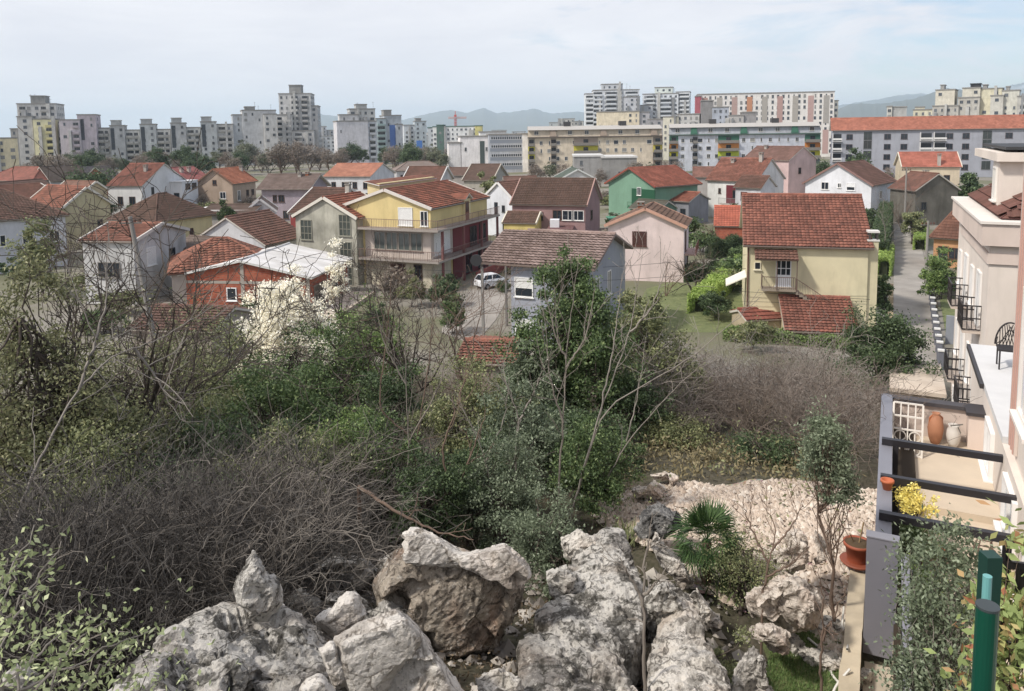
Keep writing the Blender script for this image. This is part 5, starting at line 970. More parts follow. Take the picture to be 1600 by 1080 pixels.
def tube_obj(name, label, cat, pts, r, mat, n=7):
    pts = [Vector(p) for p in pts]; fine = []
    for i in range(len(pts)-1):
        p0, p1, p2, p3 = pts[max(i-1, 0)], pts[i], pts[i+1], pts[min(i+2, len(pts)-1)]
        for k in range(6):
            t = k/6; fine.append(.5*((2*p1)+(p2-p0)*t+(2*p0-5*p1+4*p2-p3)*t*t+(3*p1-p0-3*p2+p3)*t**3))
    fine.append(pts[-1]); V, Q = tubes([(np.array(fine), np.full(len(fine), r))], n); o = link(name, npmesh(name, V, Q, mat, smooth=True)); return tag(o, label, cat)
def tubes(lst, n=3):
    VV, QQ = [], []; off = 0; ang = np.arange(n)/n*2*np.pi; ca, sa = np.cos(ang), np.sin(ang)
    for P, r in lst:
        P = np.asarray(P, float); k = len(P)
        Tn = np.gradient(P, axis=0); Tn /= np.linalg.norm(Tn, axis=1)[:, None]+1e-9
        ref = np.where(np.abs(Tn[:, 2:3]) > .9, np.array([[1., 0, 0]]), np.array([[0, 0, 1.]]))
        A = np.cross(Tn, ref); A /= np.linalg.norm(A, axis=1)[:, None]+1e-9; B = np.cross(Tn, A)
        V = P[:, None, :]+(A[:, None, :]*ca[None, :, None]+B[:, None, :]*sa[None, :, None])*np.asarray(r)[:, None, None]
        i = np.arange(k-1)[:, None]*n+np.arange(n)[None, :]; j = np.arange(k-1)[:, None]*n+(np.arange(n)+1)[None, :] % n
        QQ.append(np.stack([i, j, j+n, i+n], -1).reshape(-1, 4)+off); VV.append(V.reshape(-1, 3)); off += k*n
    return np.concatenate(VV), np.concatenate(QQ)
WHOSE = plain('#d8d4cc', .5, 'pale_hose')
tube_obj('hose', 'pale hose curling across the little lawn below the fence', 'hose', [atg(1262, 1008, .06), atg(1285, 1030, .06), atg(1300, 1062, .06), atg(1318, 1085, .06)], .016, WHOSE)
tube_obj('hose', 'pale hose hooked over the beige wall above the lawn', 'hose', [atg(1318, 970, .2), atg(1316, 996, .1), atg(1326, 1004, .12), fuv(10.0, -.3, 9.4)], .015, WHOSE)
tube_obj('hose', 'pair of pale cables running down beside the beige wall', 'hose', [fuv(9.6, -.25, 9.42), fuv(9.4, -.42, 9.2), fuv(9.0, -.45, 8.95), fuv(8.4, -.42, 8.8)], .016, WHOSE)
# green posts close to the camera
GRN = plain('#0d4a3a', .4, 'green_paint', .1)
q = atd(1543, 950, 2.9); o = empty('post', (q.x, q.y, 0), 'thick green tube post with dark flat cap close to the camera', 'post')
m = MB(); m.cyl((0, 0, T(q.x, q.y)-.2), (0, 0, q.z), .035, n=20); m.build('tube', GRN, o, smooth=False); m = MB(); m.cyl((0, 0, q.z+.001), (0, 0, q.z+.01), .0365, n=20); m.build('cap', plain('#3d4446', .5, 'dark_plastic'), o)
q2 = atd(1548, 866, 3.5); o = empty('post', (q2.x, q2.y, 0), 'dark green square post behind the capped tube post', 'post'); m = MB(); m.box(-.03, .03, -.03, .03, T(q2.x, q2.y)-.2, q2.z); m.build('tube', plain('#173b33', .45, 'dark_green_metal'), o)
q3 = atd(1543, 900, 3.2); o = empty('post', (q3.x, q3.y, 0), 'slim pale teal pipe between the two green posts', 'pipe'); m = MB(); m.cyl((0, 0, q3.z-.75), (0, 0, q3.z), .016, n=12); m.build('pipe', plain('#6fa7a5', .4, 'teal_paint'), o)
m = MB()
for k in range(6):
    a = k/6*6.28; pr = None
    for j in range(9):
        b = a+j*.35; p_ = (.038*math.cos(b), .038*math.sin(b), q.z-.42-j*.02); 
        if pr: m.bar(pr, p_, .006)
        pr = p_
o2 = m.build('wire_coil', plain('#2f7a66', .4, 'green_wire'), None); o2.location = (q.x, q.y, 0); tag(o2, 'loops of green binding wire wound round the thick tube post', 'wire')
bf = empty('fence', (0, 0, 0), 'black bar fence corner at the right edge behind the green posts', 'fence')
qa, qb = atd(1560, 880, 5.2), atd(1640, 890, 5.0)
m = MB(); m.bar(qa, qb, .04); m.build('rail', plain('#1f1d1f', .4, 'black_steel', .3), bf)
m = MB(); m.bar(qa-Vector((0, 0, .5)), qb-Vector((0, 0, .5)), .04); m.build('rail', plain('#1f1d1f', .4, 'black_steel', .3), bf)
for t in (.16, .46, .8): p_ = qa.lerp(qb, t); m = MB(); m.bar((p_.x, p_.y, T(p_.x, p_.y)-.1), (p_.x, p_.y, p_.z+(.15 if t < .3 else 0)), .035); m.build('bar', plain('#1f1d1f', .4, 'black_steel', .3), bf)
# lane side
gp = empty('garage', MU, 'garage with pale flat concrete roof at the near end of the lane', 'garage')
m = MB(); m.box(.35, 2.55, 42, 47.2, -.5, 2.75); m.build('wall', stucco('#b3a18d', .3), gp); m = MB(); m.box(.25, 2.75, 41.8, 47.3, 2.753, 2.95); m.build('roof', M_CONC, gp)
m = MB(); m.box(1.0, 1.9, 41.96, 41.997, .4, 2.3); m.build('door', plain('#7a6a5c', .7, 'door_paint'), gp)
ww_ = empty('garden_wall', MU, 'low wall with white coping in front of the garage', 'wall'); m = MB(); m.box(.6, 2.4, 36.8, 37.0, 1, 3.4); m.build('body', stucco('#a5978a', .3), ww_); m = MB(); m.box(.55, 2.45, 36.75, 37.05, 3.403, 3.5); m.build('coping', plain('#e2ded8', .7, 'pale_stone'), ww_)
lf = empty('fence', MU, 'row of grey fence posts with white caps along the right side of the lane', 'fence')
for i in range(13):
    u = 55+i*2.4; v = 3.2+.6*min(1, (u-55)/40); m = MB(); z_ = ground_z(*fuv(u, v).to_tuple()[:2]); m.box(v-.15, v+.15, u-.15, u+.15, z_-.2, z_+1.2); m.build('post', plain('#6f7078', .8, 'grey_concrete'), lf); m = MB(); m.box(v-.2, v+.2, u-.2, u+.2, z_+1.203, z_+1.3); m.build('post_cap', plain('#d8d6d2', .8, 'pale_stone'), lf)
for i in range(12):
    u = 55+i*2.4; v = 3.2+.6*min(1, (u-53.8)/40); z_ = ground_z(*fuv(u, v).to_tuple()[:2]); m = MB(); m.box(v-.06, v+.06, u+.16, u+2.24, z_-.2, z_+.75); m.build('panel', plain('#8a8a90', .8, 'grey_concrete'), lf)
gw = empty('garden_wall', MU, 'grey garden cross wall between the fence and the cream apartment house', 'wall'); m = MB(); m.box(3.9, 8, 63, 63.25, -.2, 2.2); m.build('body', stucco('#8f939c', .2), gw)
gw = empty('garden_wall', MU, 'farther grey brown garden cross wall right of the lane', 'wall'); m = MB(); m.box(4.3, 10, 82, 82.25, -.2, 1.8); m.build('body', stucco('#8d8478', .3), gw)
lp = empty('gate_pillars', MU, 'stone gate pillar strip on the left side of the lane', 'gate')
for u in (66, 69, 72, 75, 78): m = MB(); m.box(.05, .45, u-.2, u+.2, -.2, 1.5); m.build('pillar', stucco('#c9b089', .4), lp)
m = MB(); m.box(-2.2, -.1, 65.4, 65.5, .1, 1.5); m.build('gate', plain('#d8d4cc', .6, 'white_gate'), lp)
fw = empty('garden_wall', MU, 'pale concrete cross wall closing the far end of the lane', 'wall'); m = MB(); m.box(-12, 5, 172, 172.3, -.2, 1.2); m.build('body', stucco('#a79f96', .3), fw)
# utility poles
def pole(label, px, ytop, ybase, r, lean=0, arm=True, d=None, h=None):
    q = atz(px, ybase, 0) if d is None else atd(px, 300, d); z = ground_z(q.x, q.y); tp = atd(px, ytop, math.hypot(q.x, q.y)).z
    o = empty('utility_pole', (q.x, q.y, z-.3), label, 'pole'); m = MB(); m.cyl((0, 0, 0), (-lean, 0, tp-z+.3), r*1.3, r*.8, 10); m.build('shaft', plain('#8f8a85', .9, 'pole_concrete'), o)
    if arm:
        m = MB(); m.bar((-lean-.7, 0, tp-z-.1), (-lean+.7, 0, tp-z-.1), .08); m.build('crossarm', plain('#77736e', .8, 'pole_concrete'), o)
        for x in (-.6, -.2, .3, .6): m = MB(); m.cyl((-lean+x, 0, tp-z-.06), (-lean+x, 0, tp-z+.14), .05, n=8); m.build('insulator', plain('#6b3a30', .3, 'ceramic'), o)
    return o
pole('leaning grey concrete pole in front of the weathered white house', 236, 338, 470, .16, 1.4, d=52)
o = pole('slim pole with a dark disc beside the grey house', 752, 418, 530, .07, 0, False, d=54); m = MB(); m.cyl((-.45, -.1, 7.1), (-.45, -.2, 7.1), .42, n=20); m.build('dish', plain('#3a3a3c', .6, 'dark_metal'), o)
pole('grey utility pole standing on the right side of the lane', 1446, 345, 442, .13)
pole('grey utility pole before the cream orange roofed house', 1415, 262, 345, .12, 0, True, 128)
# white hatchback car
q = atz(769, 449, 0); Mc = TR(q.x, q.y, .04, math.radians(38)); car = empty('parked_car', Mc, 'white hatchback car parked under the maroon garden wall', 'car'); CW = plain('#e3e3e6', .25, 'car_paint'); 
m = MB(); sec = [(-1.8, .35, .75, .72), (-1.75, .3, .95, .76), (-.9, .28, 1.0, .8), (.9, .28, .95, .8), (1.55, .3, .8, .76), (1.85, .35, .6, .66)]; n_ = len(sec); vs = []
for x, z0, z1, hw in sec: vs += [(x, -hw, z0), (x, hw, z0), (x, hw, z1*.8), (x, hw*.9, z1), (x, -hw*.9, z1), (x, -hw, z1*.8)]
fs = [(0, 5, 4, 3, 2, 1), tuple(range((n_-1)*6, n_*6))]
for i in range(n_-1): fs += [(i*6+k_, i*6+(k_+1) % 6, i*6+6+(k_+1) % 6, i*6+6+k_) for k_ in range(6)]
m.add(vs, fs); m.build('body', CW, car)
m = MB(); m.hull8([(-1.7, -.7, .93), (.95, -.7, .95), (.95, .7, .95), (-1.7, .7, .93)], [(-1.35, -.56, 1.38), (.25, -.56, 1.4), (.25, .56, 1.4), (-1.35, .56, 1.38)]); m.build('windows', glass('#1f242a'), car)
m = MB(); m.box(-1.38, .28, -.58, .58, 1.383, 1.44); m.build('roof', CW, car)
for s in (-1, 1):
    m = MB()
    for x0_, x1_ in ((-1.7, -1.35), (-.45, -.4), (.95, .25)): m.bar((x0_, s*.71, .94), (x1_, s*.57, 1.4), .07)
    m.build('pillars', CW, car)
for x in (-1.15, 1.15):
    for y in (-.72, .72): m = MB(); m.cyl((x, y-.09, .29), (x, y+.09, .29), .29, n=16); w_ = m.build('wheel', plain('#232325', .8, 'tyre'), car); m = MB(); m.cyl((x, y-.1, .29), (x, y+.1, .29), .17, n=12); m.build('rim', plain('#a8a8ac', .3, 'rim_metal', .6), w_)
for s in (-1, 1): m = MB(); m.box(1.66, 1.82, s*.5-.14, s*.5+.14, .56, .7); m.build('headlight', plain('#cfd6dc', .15, 'lamp_glass'), car)
q = atz(440, 300, 2); 
sd = empty('satellite_dish', atd(497, 382, 92), 'pale satellite dish by the deep red house', 'dish'); m = MB(); m.lathe([(0, 0), (.4, .06), (.8, .25), (.82, .27), (.4, .1), (0, .04)], 20); dd_ = m.build('dish', plain('#c9c4b8', .5, 'dish_paint'), sd); dd_.rotation_euler = (math.radians(70), 0, .4); zz_ = sd.location.z; m = MB(); m.cyl((0, .1, 0), (0, .15, -zz_), .05, n=6); m.build('mast', plain('#77736e', .7, 'mast'), sd)

# ------------------------------------------------------------------ limestone rocks
import bmesh
def limestone(name, light, grey, dark, stain, stain_amt, dark_amt=.5):
    key = ('ls', light, grey, stain, stain_amt, dark_amt)
    if key in MATS: return MATS[key]
    k = NT(name); co = k.coord(); n1 = k.noise(co, .9, 8, .65); n2 = k.noise(co, 3.2, 8, .7); n3 = k.noise(co, 14, 6, .7); n4 = k.noise(co, 1.7, 6, .6, (1, 1, .45))
    vo = k.n('ShaderNodeTexVoronoi', Scale=2.6, _feature='DISTANCE_TO_EDGE'); dn = k.n('ShaderNodeMix', _data_type='VECTOR')
    nz = k.n('ShaderNodeTexNoise', Scale=2.5, Detail=5.); k.l(co, nz.inputs['Vector']); dn.inputs[0].default_value = .45; k.l(co, dn.inputs[4]); k.l(nz.outputs['Color'], dn.inputs[5]); k.l(dn.outputs[1], vo.inputs['Vector'])
    base = k.mix(k.ramp(n1, [(.46, bw(0)), (.62, bw(1))]), lin(light), lin(grey))
    base = k.mix(k.ramp(n4, [(.5, bw(0)), (.68, bw(stain_amt))]), base, lin(stain))
    base = k.mix(k.ramp(n2, [(.5, bw(0)), (.57, bw(dark_amt))]), base, lin(dark))
    base = k.mix(k.ramp(n3, [(.54, bw(0)), (.61, bw(.7))]), base, lin(dark))
    base = k.mix(k.ramp(n3, [(.34, bw(.7)), (.43, bw(0))]), base, lin('#e8e2d8'))
    base = k.mix(k.ramp(vo.outputs['Distance'], [(0., bw(.85)), (.03, bw(0))]), base, lin(dark))
    k.l(base, k.b.inputs['Base Color']); k.b.inputs['Roughness'].default_value = .92; k.b.inputs['Specular IOR Level'].default_value = .2
    ad = k.n('ShaderNodeMath', _operation='MULTIPLY_ADD'); k.l(n3, ad.inputs[0]); ad.inputs[1].default_value = .35; k.l(n2, ad.inputs[2])
    k.bump(ad.outputs[0], 1., .12); MATS[key] = k.m; return k.m
LS_W = limestone('white_limestone', '#e4ddd3', '#b3aaa0', '#4f4a44', '#a68c74', .5, .6)
LS_G = limestone('grey_limestone', '#d3cec6', '#85807b', '#38352f', '#8f7d6c', .5, .8)
LS_B = limestone('soil_stained_limestone', '#b8ac9d', '#8f8479', '#4a433c', '#96664a', .5, .65)
LS_S = limestone('fresh_limestone', '#e9e2d9', '#c6bcb1', '#7d746a', '#b79d88', .45, .35)
LS_D = limestone('dark_limestone', '#8d8b89', '#636262', '#383737', '#77706a', .3, .6)
LS_P = limestone('pale_rubble', '#e6dacd', '#c9b8a8', '#7d7064', '#c49c84', .5, .4)
def disp(V, N, amp, sc, seed):
    out = np.empty(len(V))
    for i, v in enumerate(V):
        p = Vector(v)*sc+Vector((seed*7.3, seed*3.1, seed)); wv = mnoise.noise_vector(p*1.3)*.5; q = p+wv
        ds = mnoise.voronoi(Vector((q.x*1.1, q.y*1.1, q.z*.8)))[0]; d2 = mnoise.voronoi(q*2.9)[0]
        lo = mnoise.noise(p*.8); st = lo*3.; st = (math.floor(st)+min(1., max(0., (st-math.floor(st))*3.5-1.2)))/3.     # broken ledges
        c1 = max(0., 1-(ds[1]-ds[0])/.1); c2 = max(0., 1-(d2[1]-d2[0])/.09); r1 = 1-abs(mnoise.noise(p*2.6))*2.4; r2 = 1-abs(mnoise.noise(p*6.3+wv))*2.4; pit = max(0., mnoise.noise(p*4.2)-.25)
        out[i] = 1.1*st+.2*lo-.9*c1-.45*c2+.3*r1+.26*r2-.75*pit+.22*mnoise.noise(p*13.)+.12*mnoise.noise(p*27.)
    return V+N*(out*amp)[:, None]
def rock(label, hulls, voxel=.06, amp=.06, sc=1.6, seed=1, mat=None, name='boulder', parent=None, smooth_it=1, cat='rock', chisel=46, sit=True):
    """hulls: lists of 3-D corner points; they are merged, remeshed and weathered into one irregular stone"""
    bm = bmesh.new()
    for pts in hulls:
        vs = [bm.verts.new(p) for p in pts]; r_ = bmesh.ops.convex_hull(bm, input=vs)
        bmesh.ops.delete(bm, geom=list({g for g in r_['geom_interior']+r_['geom_unused'] if isinstance(g, bmesh.types.BMVert)}), context='VERTS')
    bmesh.ops.recalc_face_normals(bm, faces=bm.faces)
    me = bpy.data.meshes.new('tmp'); bm.to_mesh(me); bm.free()
    ob = bpy.data.objects.new('tmp', me); COL.objects.link(ob)
    md = ob.modifiers.new('r', 'REMESH'); md.mode = 'VOXEL'; md.voxel_size = voxel; sm = ob.modifiers.new('s', 'SMOOTH'); sm.iterations = smooth_it; sm.factor = .5
    dg = bpy.context.evaluated_depsgraph_get(); me2 = bpy.data.meshes.new_from_object(ob.evaluated_get(dg)); bpy.data.objects.remove(ob); bpy.data.meshes.remove(me)
    n = len(me2.vertices); V = np.empty(n*3); me2.vertices.foreach_get('co', V); V = V.reshape(-1, 3); N = np.empty(n*3); me2.vertices.foreach_get('normal', N); N = N.reshape(-1, 3)
    rg = np.random.RandomState(seed); ext = (V.max(0)-V.min(0)); sz = float(np.sort(ext)[1])
    for _ in range(chisel):                                  # local flat breaks with sharp edges
        i = rg.randint(n); nn = N[i]+rg.normal(size=3)*.45; nn /= np.linalg.norm(nn); rad = min(sz*rg.uniform(.12, .36), rg.uniform(.14, .34)); dl = rad*rg.uniform(.04, .15); rel = V-V[i]; dd_ = rel@nn+dl; mk = (dd_ > 0) & ((rel**2).sum(1) < rad*rad); V[mk] -= dd_[mk][:, None]*nn
    V = disp(V, N, amp*.62, sc, seed); c = V.mean(0); c[2] = V[:, 2].min(); V = V-c
    me2.vertices.foreach_set('co', V.astype(np.float32).ravel()); me2.materials.clear(); me2.materials.append(mat or LS_W); me2.polygons.foreach_set('use_smooth', np.zeros(len(me2.polygons), bool)); me2.update(); me2.name = name
    if parent is None:
        o = link(name, me2); gnd = ground_z(c[0], c[1]); drop = max(0., c[2]-(gnd-.06)) if sit else 0.; o.location = (c[0], c[1], c[2]-min(drop, .22)); return tag(o, label, cat)
    o = link(name, me2, parent); o.location = Vector(c)-parent.location; return o
def sil(pts, d, th, back=.75, rise=0.):
    """stone whose middle section has this outline; d = distance of the section, th = thickness"""
    P = [atd(x, y, d) for x, y in pts]; c = sum(P, Vector())/len(P); v = Vector((c.x, c.y, (c.z-CAMZ)*.8)).normalized(); out = list(P)
    for p in P: out.append(c+(p-c)*back+v*th/2+Vector((0, 0, rise))); out.append(c+(p-c)*back-v*th/2)
    return out
def lying(pts, depth=1.2, top=0.):
    """bedrock slab that follows the slope: corner points with their own distances, continued downwards into the ground"""
    P = [atd(x, y, d) for x, y, d in pts]; c = sum(P, Vector())/len(P); out = list(P)+[c+(p-c)*1.06-Vector((0, 0, depth)) for p in P]
    if top: out += [c+(p-c)*.5+Vector((0, 0, top)) for p in P]
    return out
bo = empty('boulder', atd(712, 1000, 8.3), 'biggest boulder, soil stained brown below a jagged white crest, centre foreground', 'rock')
rock('', [sil([(582, 912), (612, 868), (650, 838), (760, 868), (822, 915), (815, 955), (780, 1012), (715, 1036), (650, 1005), (598, 965)], 8.3, 1.1, .8)], .04, .05, 1.9, 3, LS_B, 'body', bo)
rock('', [sil([(612, 880), (622, 832), (644, 820), (690, 838), (738, 864), (742, 888), (690, 872), (650, 868)], 8.1, .8, .72), sil([(700, 866), (740, 864), (772, 854), (792, 848), (806, 860), (834, 886), (832, 900), (806, 922), (752, 900), (712, 882)], 7.9, .9, .8)], .035, .025, 2.2, 5, LS_S, 'white_crest', bo)
rock('upright pointed stone balanced on the left outcrop', [sil([(396, 858), (408, 872), (440, 916), (443, 945), (412, 978), (374, 958), (362, 918), (372, 890)], 6.9, .42, .6)], .028, .025, 3, 8, LS_G, sit=False, chisel=22, smooth_it=0)
rock('large flat faced pale slab leaning in the bottom centre', [sil([(520, 996), (560, 974), (622, 950), (642, 958), (690, 1025), (730, 1090), (725, 1130), (560, 1130), (528, 1060)], 6.1, .7, .82)], .032, .022, 1.8, 11, LS_S, sit=False, chisel=14)
rock('small pale triangular stone between the outcrop and the biggest boulder', [sil([(488, 970), (542, 922), (560, 928), (576, 955), (568, 972), (520, 998)], 7.0, .35, .7)], .03, .02, 2.5, 13, LS_S, sit=False, chisel=10)
rock('narrow cracked stone wedged left of the pale slab', [sil([(494, 1012), (520, 998), (532, 1030), (548, 1068), (525, 1078)], 5.95, .3, .7)], .025, .02, 3, 17, LS_S, sit=False, chisel=10)
rock('small light stone at the bottom edge left of the pale slab', [sil([(468, 1066), (500, 1052), (524, 1078), (520, 1110), (462, 1110)], 5.5, .35, .7)], .028, .02, 3, 19, LS_S, sit=False, chisel=10)
rock('craggy grey limestone outcrop filling the bottom left of the rocks', [lying([(218, 1030, 6.5), (262, 992, 6.9), (308, 958, 7.3), (362, 940, 7.4), (405, 955, 7.0), (400, 1030, 6.2), (330, 1060, 5.9), (240, 1070, 5.9)], 1.3, .12), lying([(395, 950, 7.2), (440, 938, 7.3), (500, 992, 6.8), (528, 1050, 6.3), (528, 1120, 5.7), (440, 1120, 5.6), (400, 1040, 6.2)], 1.2, .1), lying([(165, 1072, 5.8), (232, 1020, 6.2), (310, 1040, 6.0), (352, 1068, 5.7), (400, 1130, 5.2), (150, 1130, 5.2)], 1.0, .1), sil([(425, 985), (470, 975), (490, 1000), (470, 1040), (430, 1030)], 6.6, .4), sil([(330, 1030), (370, 1020), (400, 1060), (370, 1095), (320, 1080)], 5.8, .4), sil([(250, 990), (285, 975), (300, 1005), (270, 1030), (235, 1022)], 6.6, .4)], .045, .085, 2.0, 23, LS_G, smooth_it=0)
rock('large fluted bedrock hump right of the biggest boulder', [lying([(872, 905, 8.8), (905, 850, 9.7), (945, 822, 10.2), (975, 830, 10.), (998, 900, 8.9), (1003, 975, 8.), (985, 1010, 7.6), (900, 985, 7.8)], 1.6, .1), lying([(838, 965, 8.0), (880, 915, 8.6), (960, 980, 7.8), (990, 1050, 7.1), (975, 1130, 6.3), (900, 1090, 6.6)], 1.3, .1), lying([(800, 1130, 6.1), (815, 1005, 7.3), (850, 985, 7.6), (910, 1030, 7.1), (960, 1130, 6.1)], 1.0, .06)], .05, .09, 1.7, 29, LS_G, smooth_it=0)
rock('pale buttress of rock just right of the thin grey sapling', [lying([(1020, 985, 8.1), (1048, 935, 8.8), (1078, 932, 8.9), (1100, 985, 8.1), (1132, 1045, 7.4), (1146, 1130, 6.5), (1010, 1130, 6.4)], 1.0, .12)], .045, .075, 1.9, 31, LS_W, smooth_it=0)
rock('broken rock ledge between the sapling and the fan palm', [sil([(985, 905), (1005, 880), (1040, 868), (1078, 905), (1085, 950), (1050, 985), (1008, 980)], 8.7, 1.0, .75)], .05, .09, 1.8, 37, LS_G, smooth_it=0)
rock('curved white rim stone beside the small lawn', [sil([(1128, 1045), (1160, 990), (1182, 972), (1200, 985), (1208, 1030), (1216, 1095), (1190, 1130), (1135, 1110)], 7.9, .6, .75)], .035, .05, 2.2, 41, LS_W)
rock('dark grey boulder on the gravel behind the fan palm', [sil([(984, 812), (1003, 778), (1030, 758), (1058, 768), (1068, 800), (1042, 828), (1000, 826)], 11.6, .8, .7)], .045, .05, 1.8, 43, LS_D)
rock('tall pale rock at the gravel edge left of the slim young tree', [sil([(1200, 850), (1222, 815), (1248, 798), (1270, 828), (1268, 862), (1230, 876)], 11.1, .7, .75)], .04, .07, 2, 47, LS_P)
rock('big rounded rock face right of the fan palm', [sil([(1165, 905), (1190, 882), (1222, 866), (1262, 880), (1288, 915), (1276, 955), (1225, 965), (1180, 945)], 10.1, 1.0, .8)], .045, .08, 1.8, 53, LS_P)
rock('flat topped stone below the rounded rock face', [sil([(1165, 960), (1200, 945), (1238, 965), (1235, 995), (1180, 990)], 9.5, .6, .75)], .035, .05, 2.2, 59, LS_P)
rock('pale strip of rock rising left of the fan palm', [sil([(1082, 885), (1102, 918), (1132, 950), (1122, 968), (1085, 945), (1062, 905)], 9.9, .5, .75)], .035, .04, 2.2, 61, LS_W)
rock('round grey rock with a white top in the shade left of the biggest boulder', [sil([(484, 852), (518, 836), (572, 842), (592, 868), (575, 900), (500, 895)], 9.3, .9, .75)], .045, .07, 1.8, 67, LS_G)
for i, (p, d, lab) in enumerate([([(438, 905), (470, 885), (505, 905), (500, 945), (450, 950)], 8.6, 'mossy grey stone behind the upright pointed stone'), ([(500, 900), (548, 892), (580, 920), (560, 945), (505, 935)], 8.4, 'shaded stone under the white topped rock'),
   ([(448, 822), (480, 800), (510, 825), (500, 850), (455, 850)], 10.4, 'half hidden stone at the foot of the thicket'), ([(262, 958), (290, 932), (318, 945), (315, 968), (275, 972)], 7.6, 'small grey stone peeking above the left outcrop'),
   ([(0, 1010), (30, 985), (68, 1000), (72, 1050), (10, 1060)], 6.6, 'grey rock in the bottom left corner behind the leafy shrub'), ([(850, 870), (880, 850), (905, 870), (895, 905), (858, 905)], 8.6, 'streaked stone between the biggest boulder and the bedrock hump'),
   ([(985, 745), (1020, 730), (1045, 745), (1040, 762), (990, 762)], 13.6, 'white stone at the far left rim of the gravel'), ([(1020, 800), (1052, 840), (1090, 890), (1070, 905), (1030, 860)], 10.6, 'pale broken stones below the dark grey boulder'),
   ([(1270, 800), (1296, 820), (1300, 855), (1275, 862)], 11.2, 'reddish rock directly behind the slim young tree'), ([(1010, 730), (1040, 716), (1062, 728), (1058, 742)], 14.4, 'second white stone at the far left rim of the gravel'),
   ([(740, 1050), (790, 1035), (835, 1060), (830, 1120), (745, 1120)], 6.6, 'low pale rock under the biggest boulder at the bottom edge')]):
    rock(lab, [sil(p, d, .55, .75)], .04, .055, 2.2, 71+i, (LS_G, LS_G, LS_G, LS_G, LS_G, LS_G, LS_P, LS_W, LS_P, LS_P, LS_W)[i])
for i, (p, d, lab) in enumerate([([(560, 930), (600, 905), (640, 920), (640, 960), (580, 970)], 7.9, 'rough block tucked under the left side of the biggest boulder'), ([(440, 960), (475, 940), (510, 960), (500, 1000), (450, 1000)], 7.2, 'grey block behind the small pale triangular stone'),
   ([(330, 900), (365, 885), (395, 905), (385, 935), (340, 935)], 8.3, 'weathered stone left behind the upright pointed stone'), ([(590, 850), (615, 835), (640, 850), (630, 885), (595, 885)], 9.0, 'shaded block behind the left end of the biggest boulder'),
   ([(230, 985), (262, 962), (290, 975), (285, 1005), (240, 1010)], 7.0, 'flat grey stone on the left flank of the outcrop'), ([(940, 1050), (985, 1030), (1015, 1060), (1010, 1120), (945, 1120)], 6.4, 'pale block at the bottom edge beside the thin grey sapling'),
   ([(120, 1060), (150, 1030), (185, 1045), (180, 1090), (125, 1095)], 5.9, 'grey stone between the corner shrub and the outcrop'), ([(870, 820), (905, 800), (935, 815), (930, 850), (880, 850)], 9.8, 'grey rock at the head of the bedrock hump')]):
    rock(lab, [sil(p, d, .6, .8)], .04, .05, 2.2, 131+i, (LS_G, LS_W)[i % 2])
edge = [(1222, 985), (1246, 983), (1272, 984), (1298, 985), (1322, 990), (1222, 1008), (1243, 1022), (1268, 1036), (1296, 1044), (1322, 1054), (1342, 1064)]
for i, (x, y) in enumerate(edge):
    q = atg(x, y, .02); rs = .12+.04*((i*7) % 3); pts = [q+Vector((rs*math.cos(a)*R.uniform(.8, 1.3), rs*math.sin(a)*R.uniform(.8, 1.2), z)) for a in (0, 1.05, 2.1, 3.14, 4.2, 5.25) for z in (-.1, .1+.05*R.random())]
    o = rock('pale edging stone in the ring round the little lawn', [pts], .025, .03, 4, 90+i, LS_W); o['group'] = 'edging stones round the little lawn'
# gravel plot and lawn
k = NT('gravel_bed'); cco = k.coord(); n1 = k.noise(cco, 1.2, 5, .6); vo = k.n('ShaderNodeTexVoronoi', Scale=16.); k.l(cco, vo.inputs['Vector'])
c_ = k.mix(k.ramp(n1, [(.35, bw(0)), (.7, bw(1))]), lin('#b8a796'), lin('#998a7b')); c_ = k.mix(.35, c_, vo.outputs['Color'], 'SOFT_LIGHT'); k.l(c_, k.b.inputs['Base Color']); k.b.inputs['Roughness'].default_value = .95; k.bump(vo.outputs['Distance'], 1., .05)
gpoly = [tuple(atz(x, y, 9.5))[:2] for x, y in [(925, 780), (945, 748), (1000, 732), (1080, 728), (1160, 735), (1235, 730), (1300, 735), (1375, 742), (1372, 800), (1352, 880), (1330, 985), (1285, 985), (1275, 930), (1200, 905), (1150, 925), (1075, 880), (1020, 838), (950, 800)]]
tag(drape('gravel_bed', gpoly, .1, k.m, .03, .03, 1.6), kind='structure')
lpoly = [tuple(atg(x, y))[:2] for x, y in [(1205, 1000), (1225, 985), (1328, 992), (1336, 1090), (1190, 1120)]]
tag(drape('small_lawn', lpoly, .1, M_LAWN, .03, .02), kind='structure')
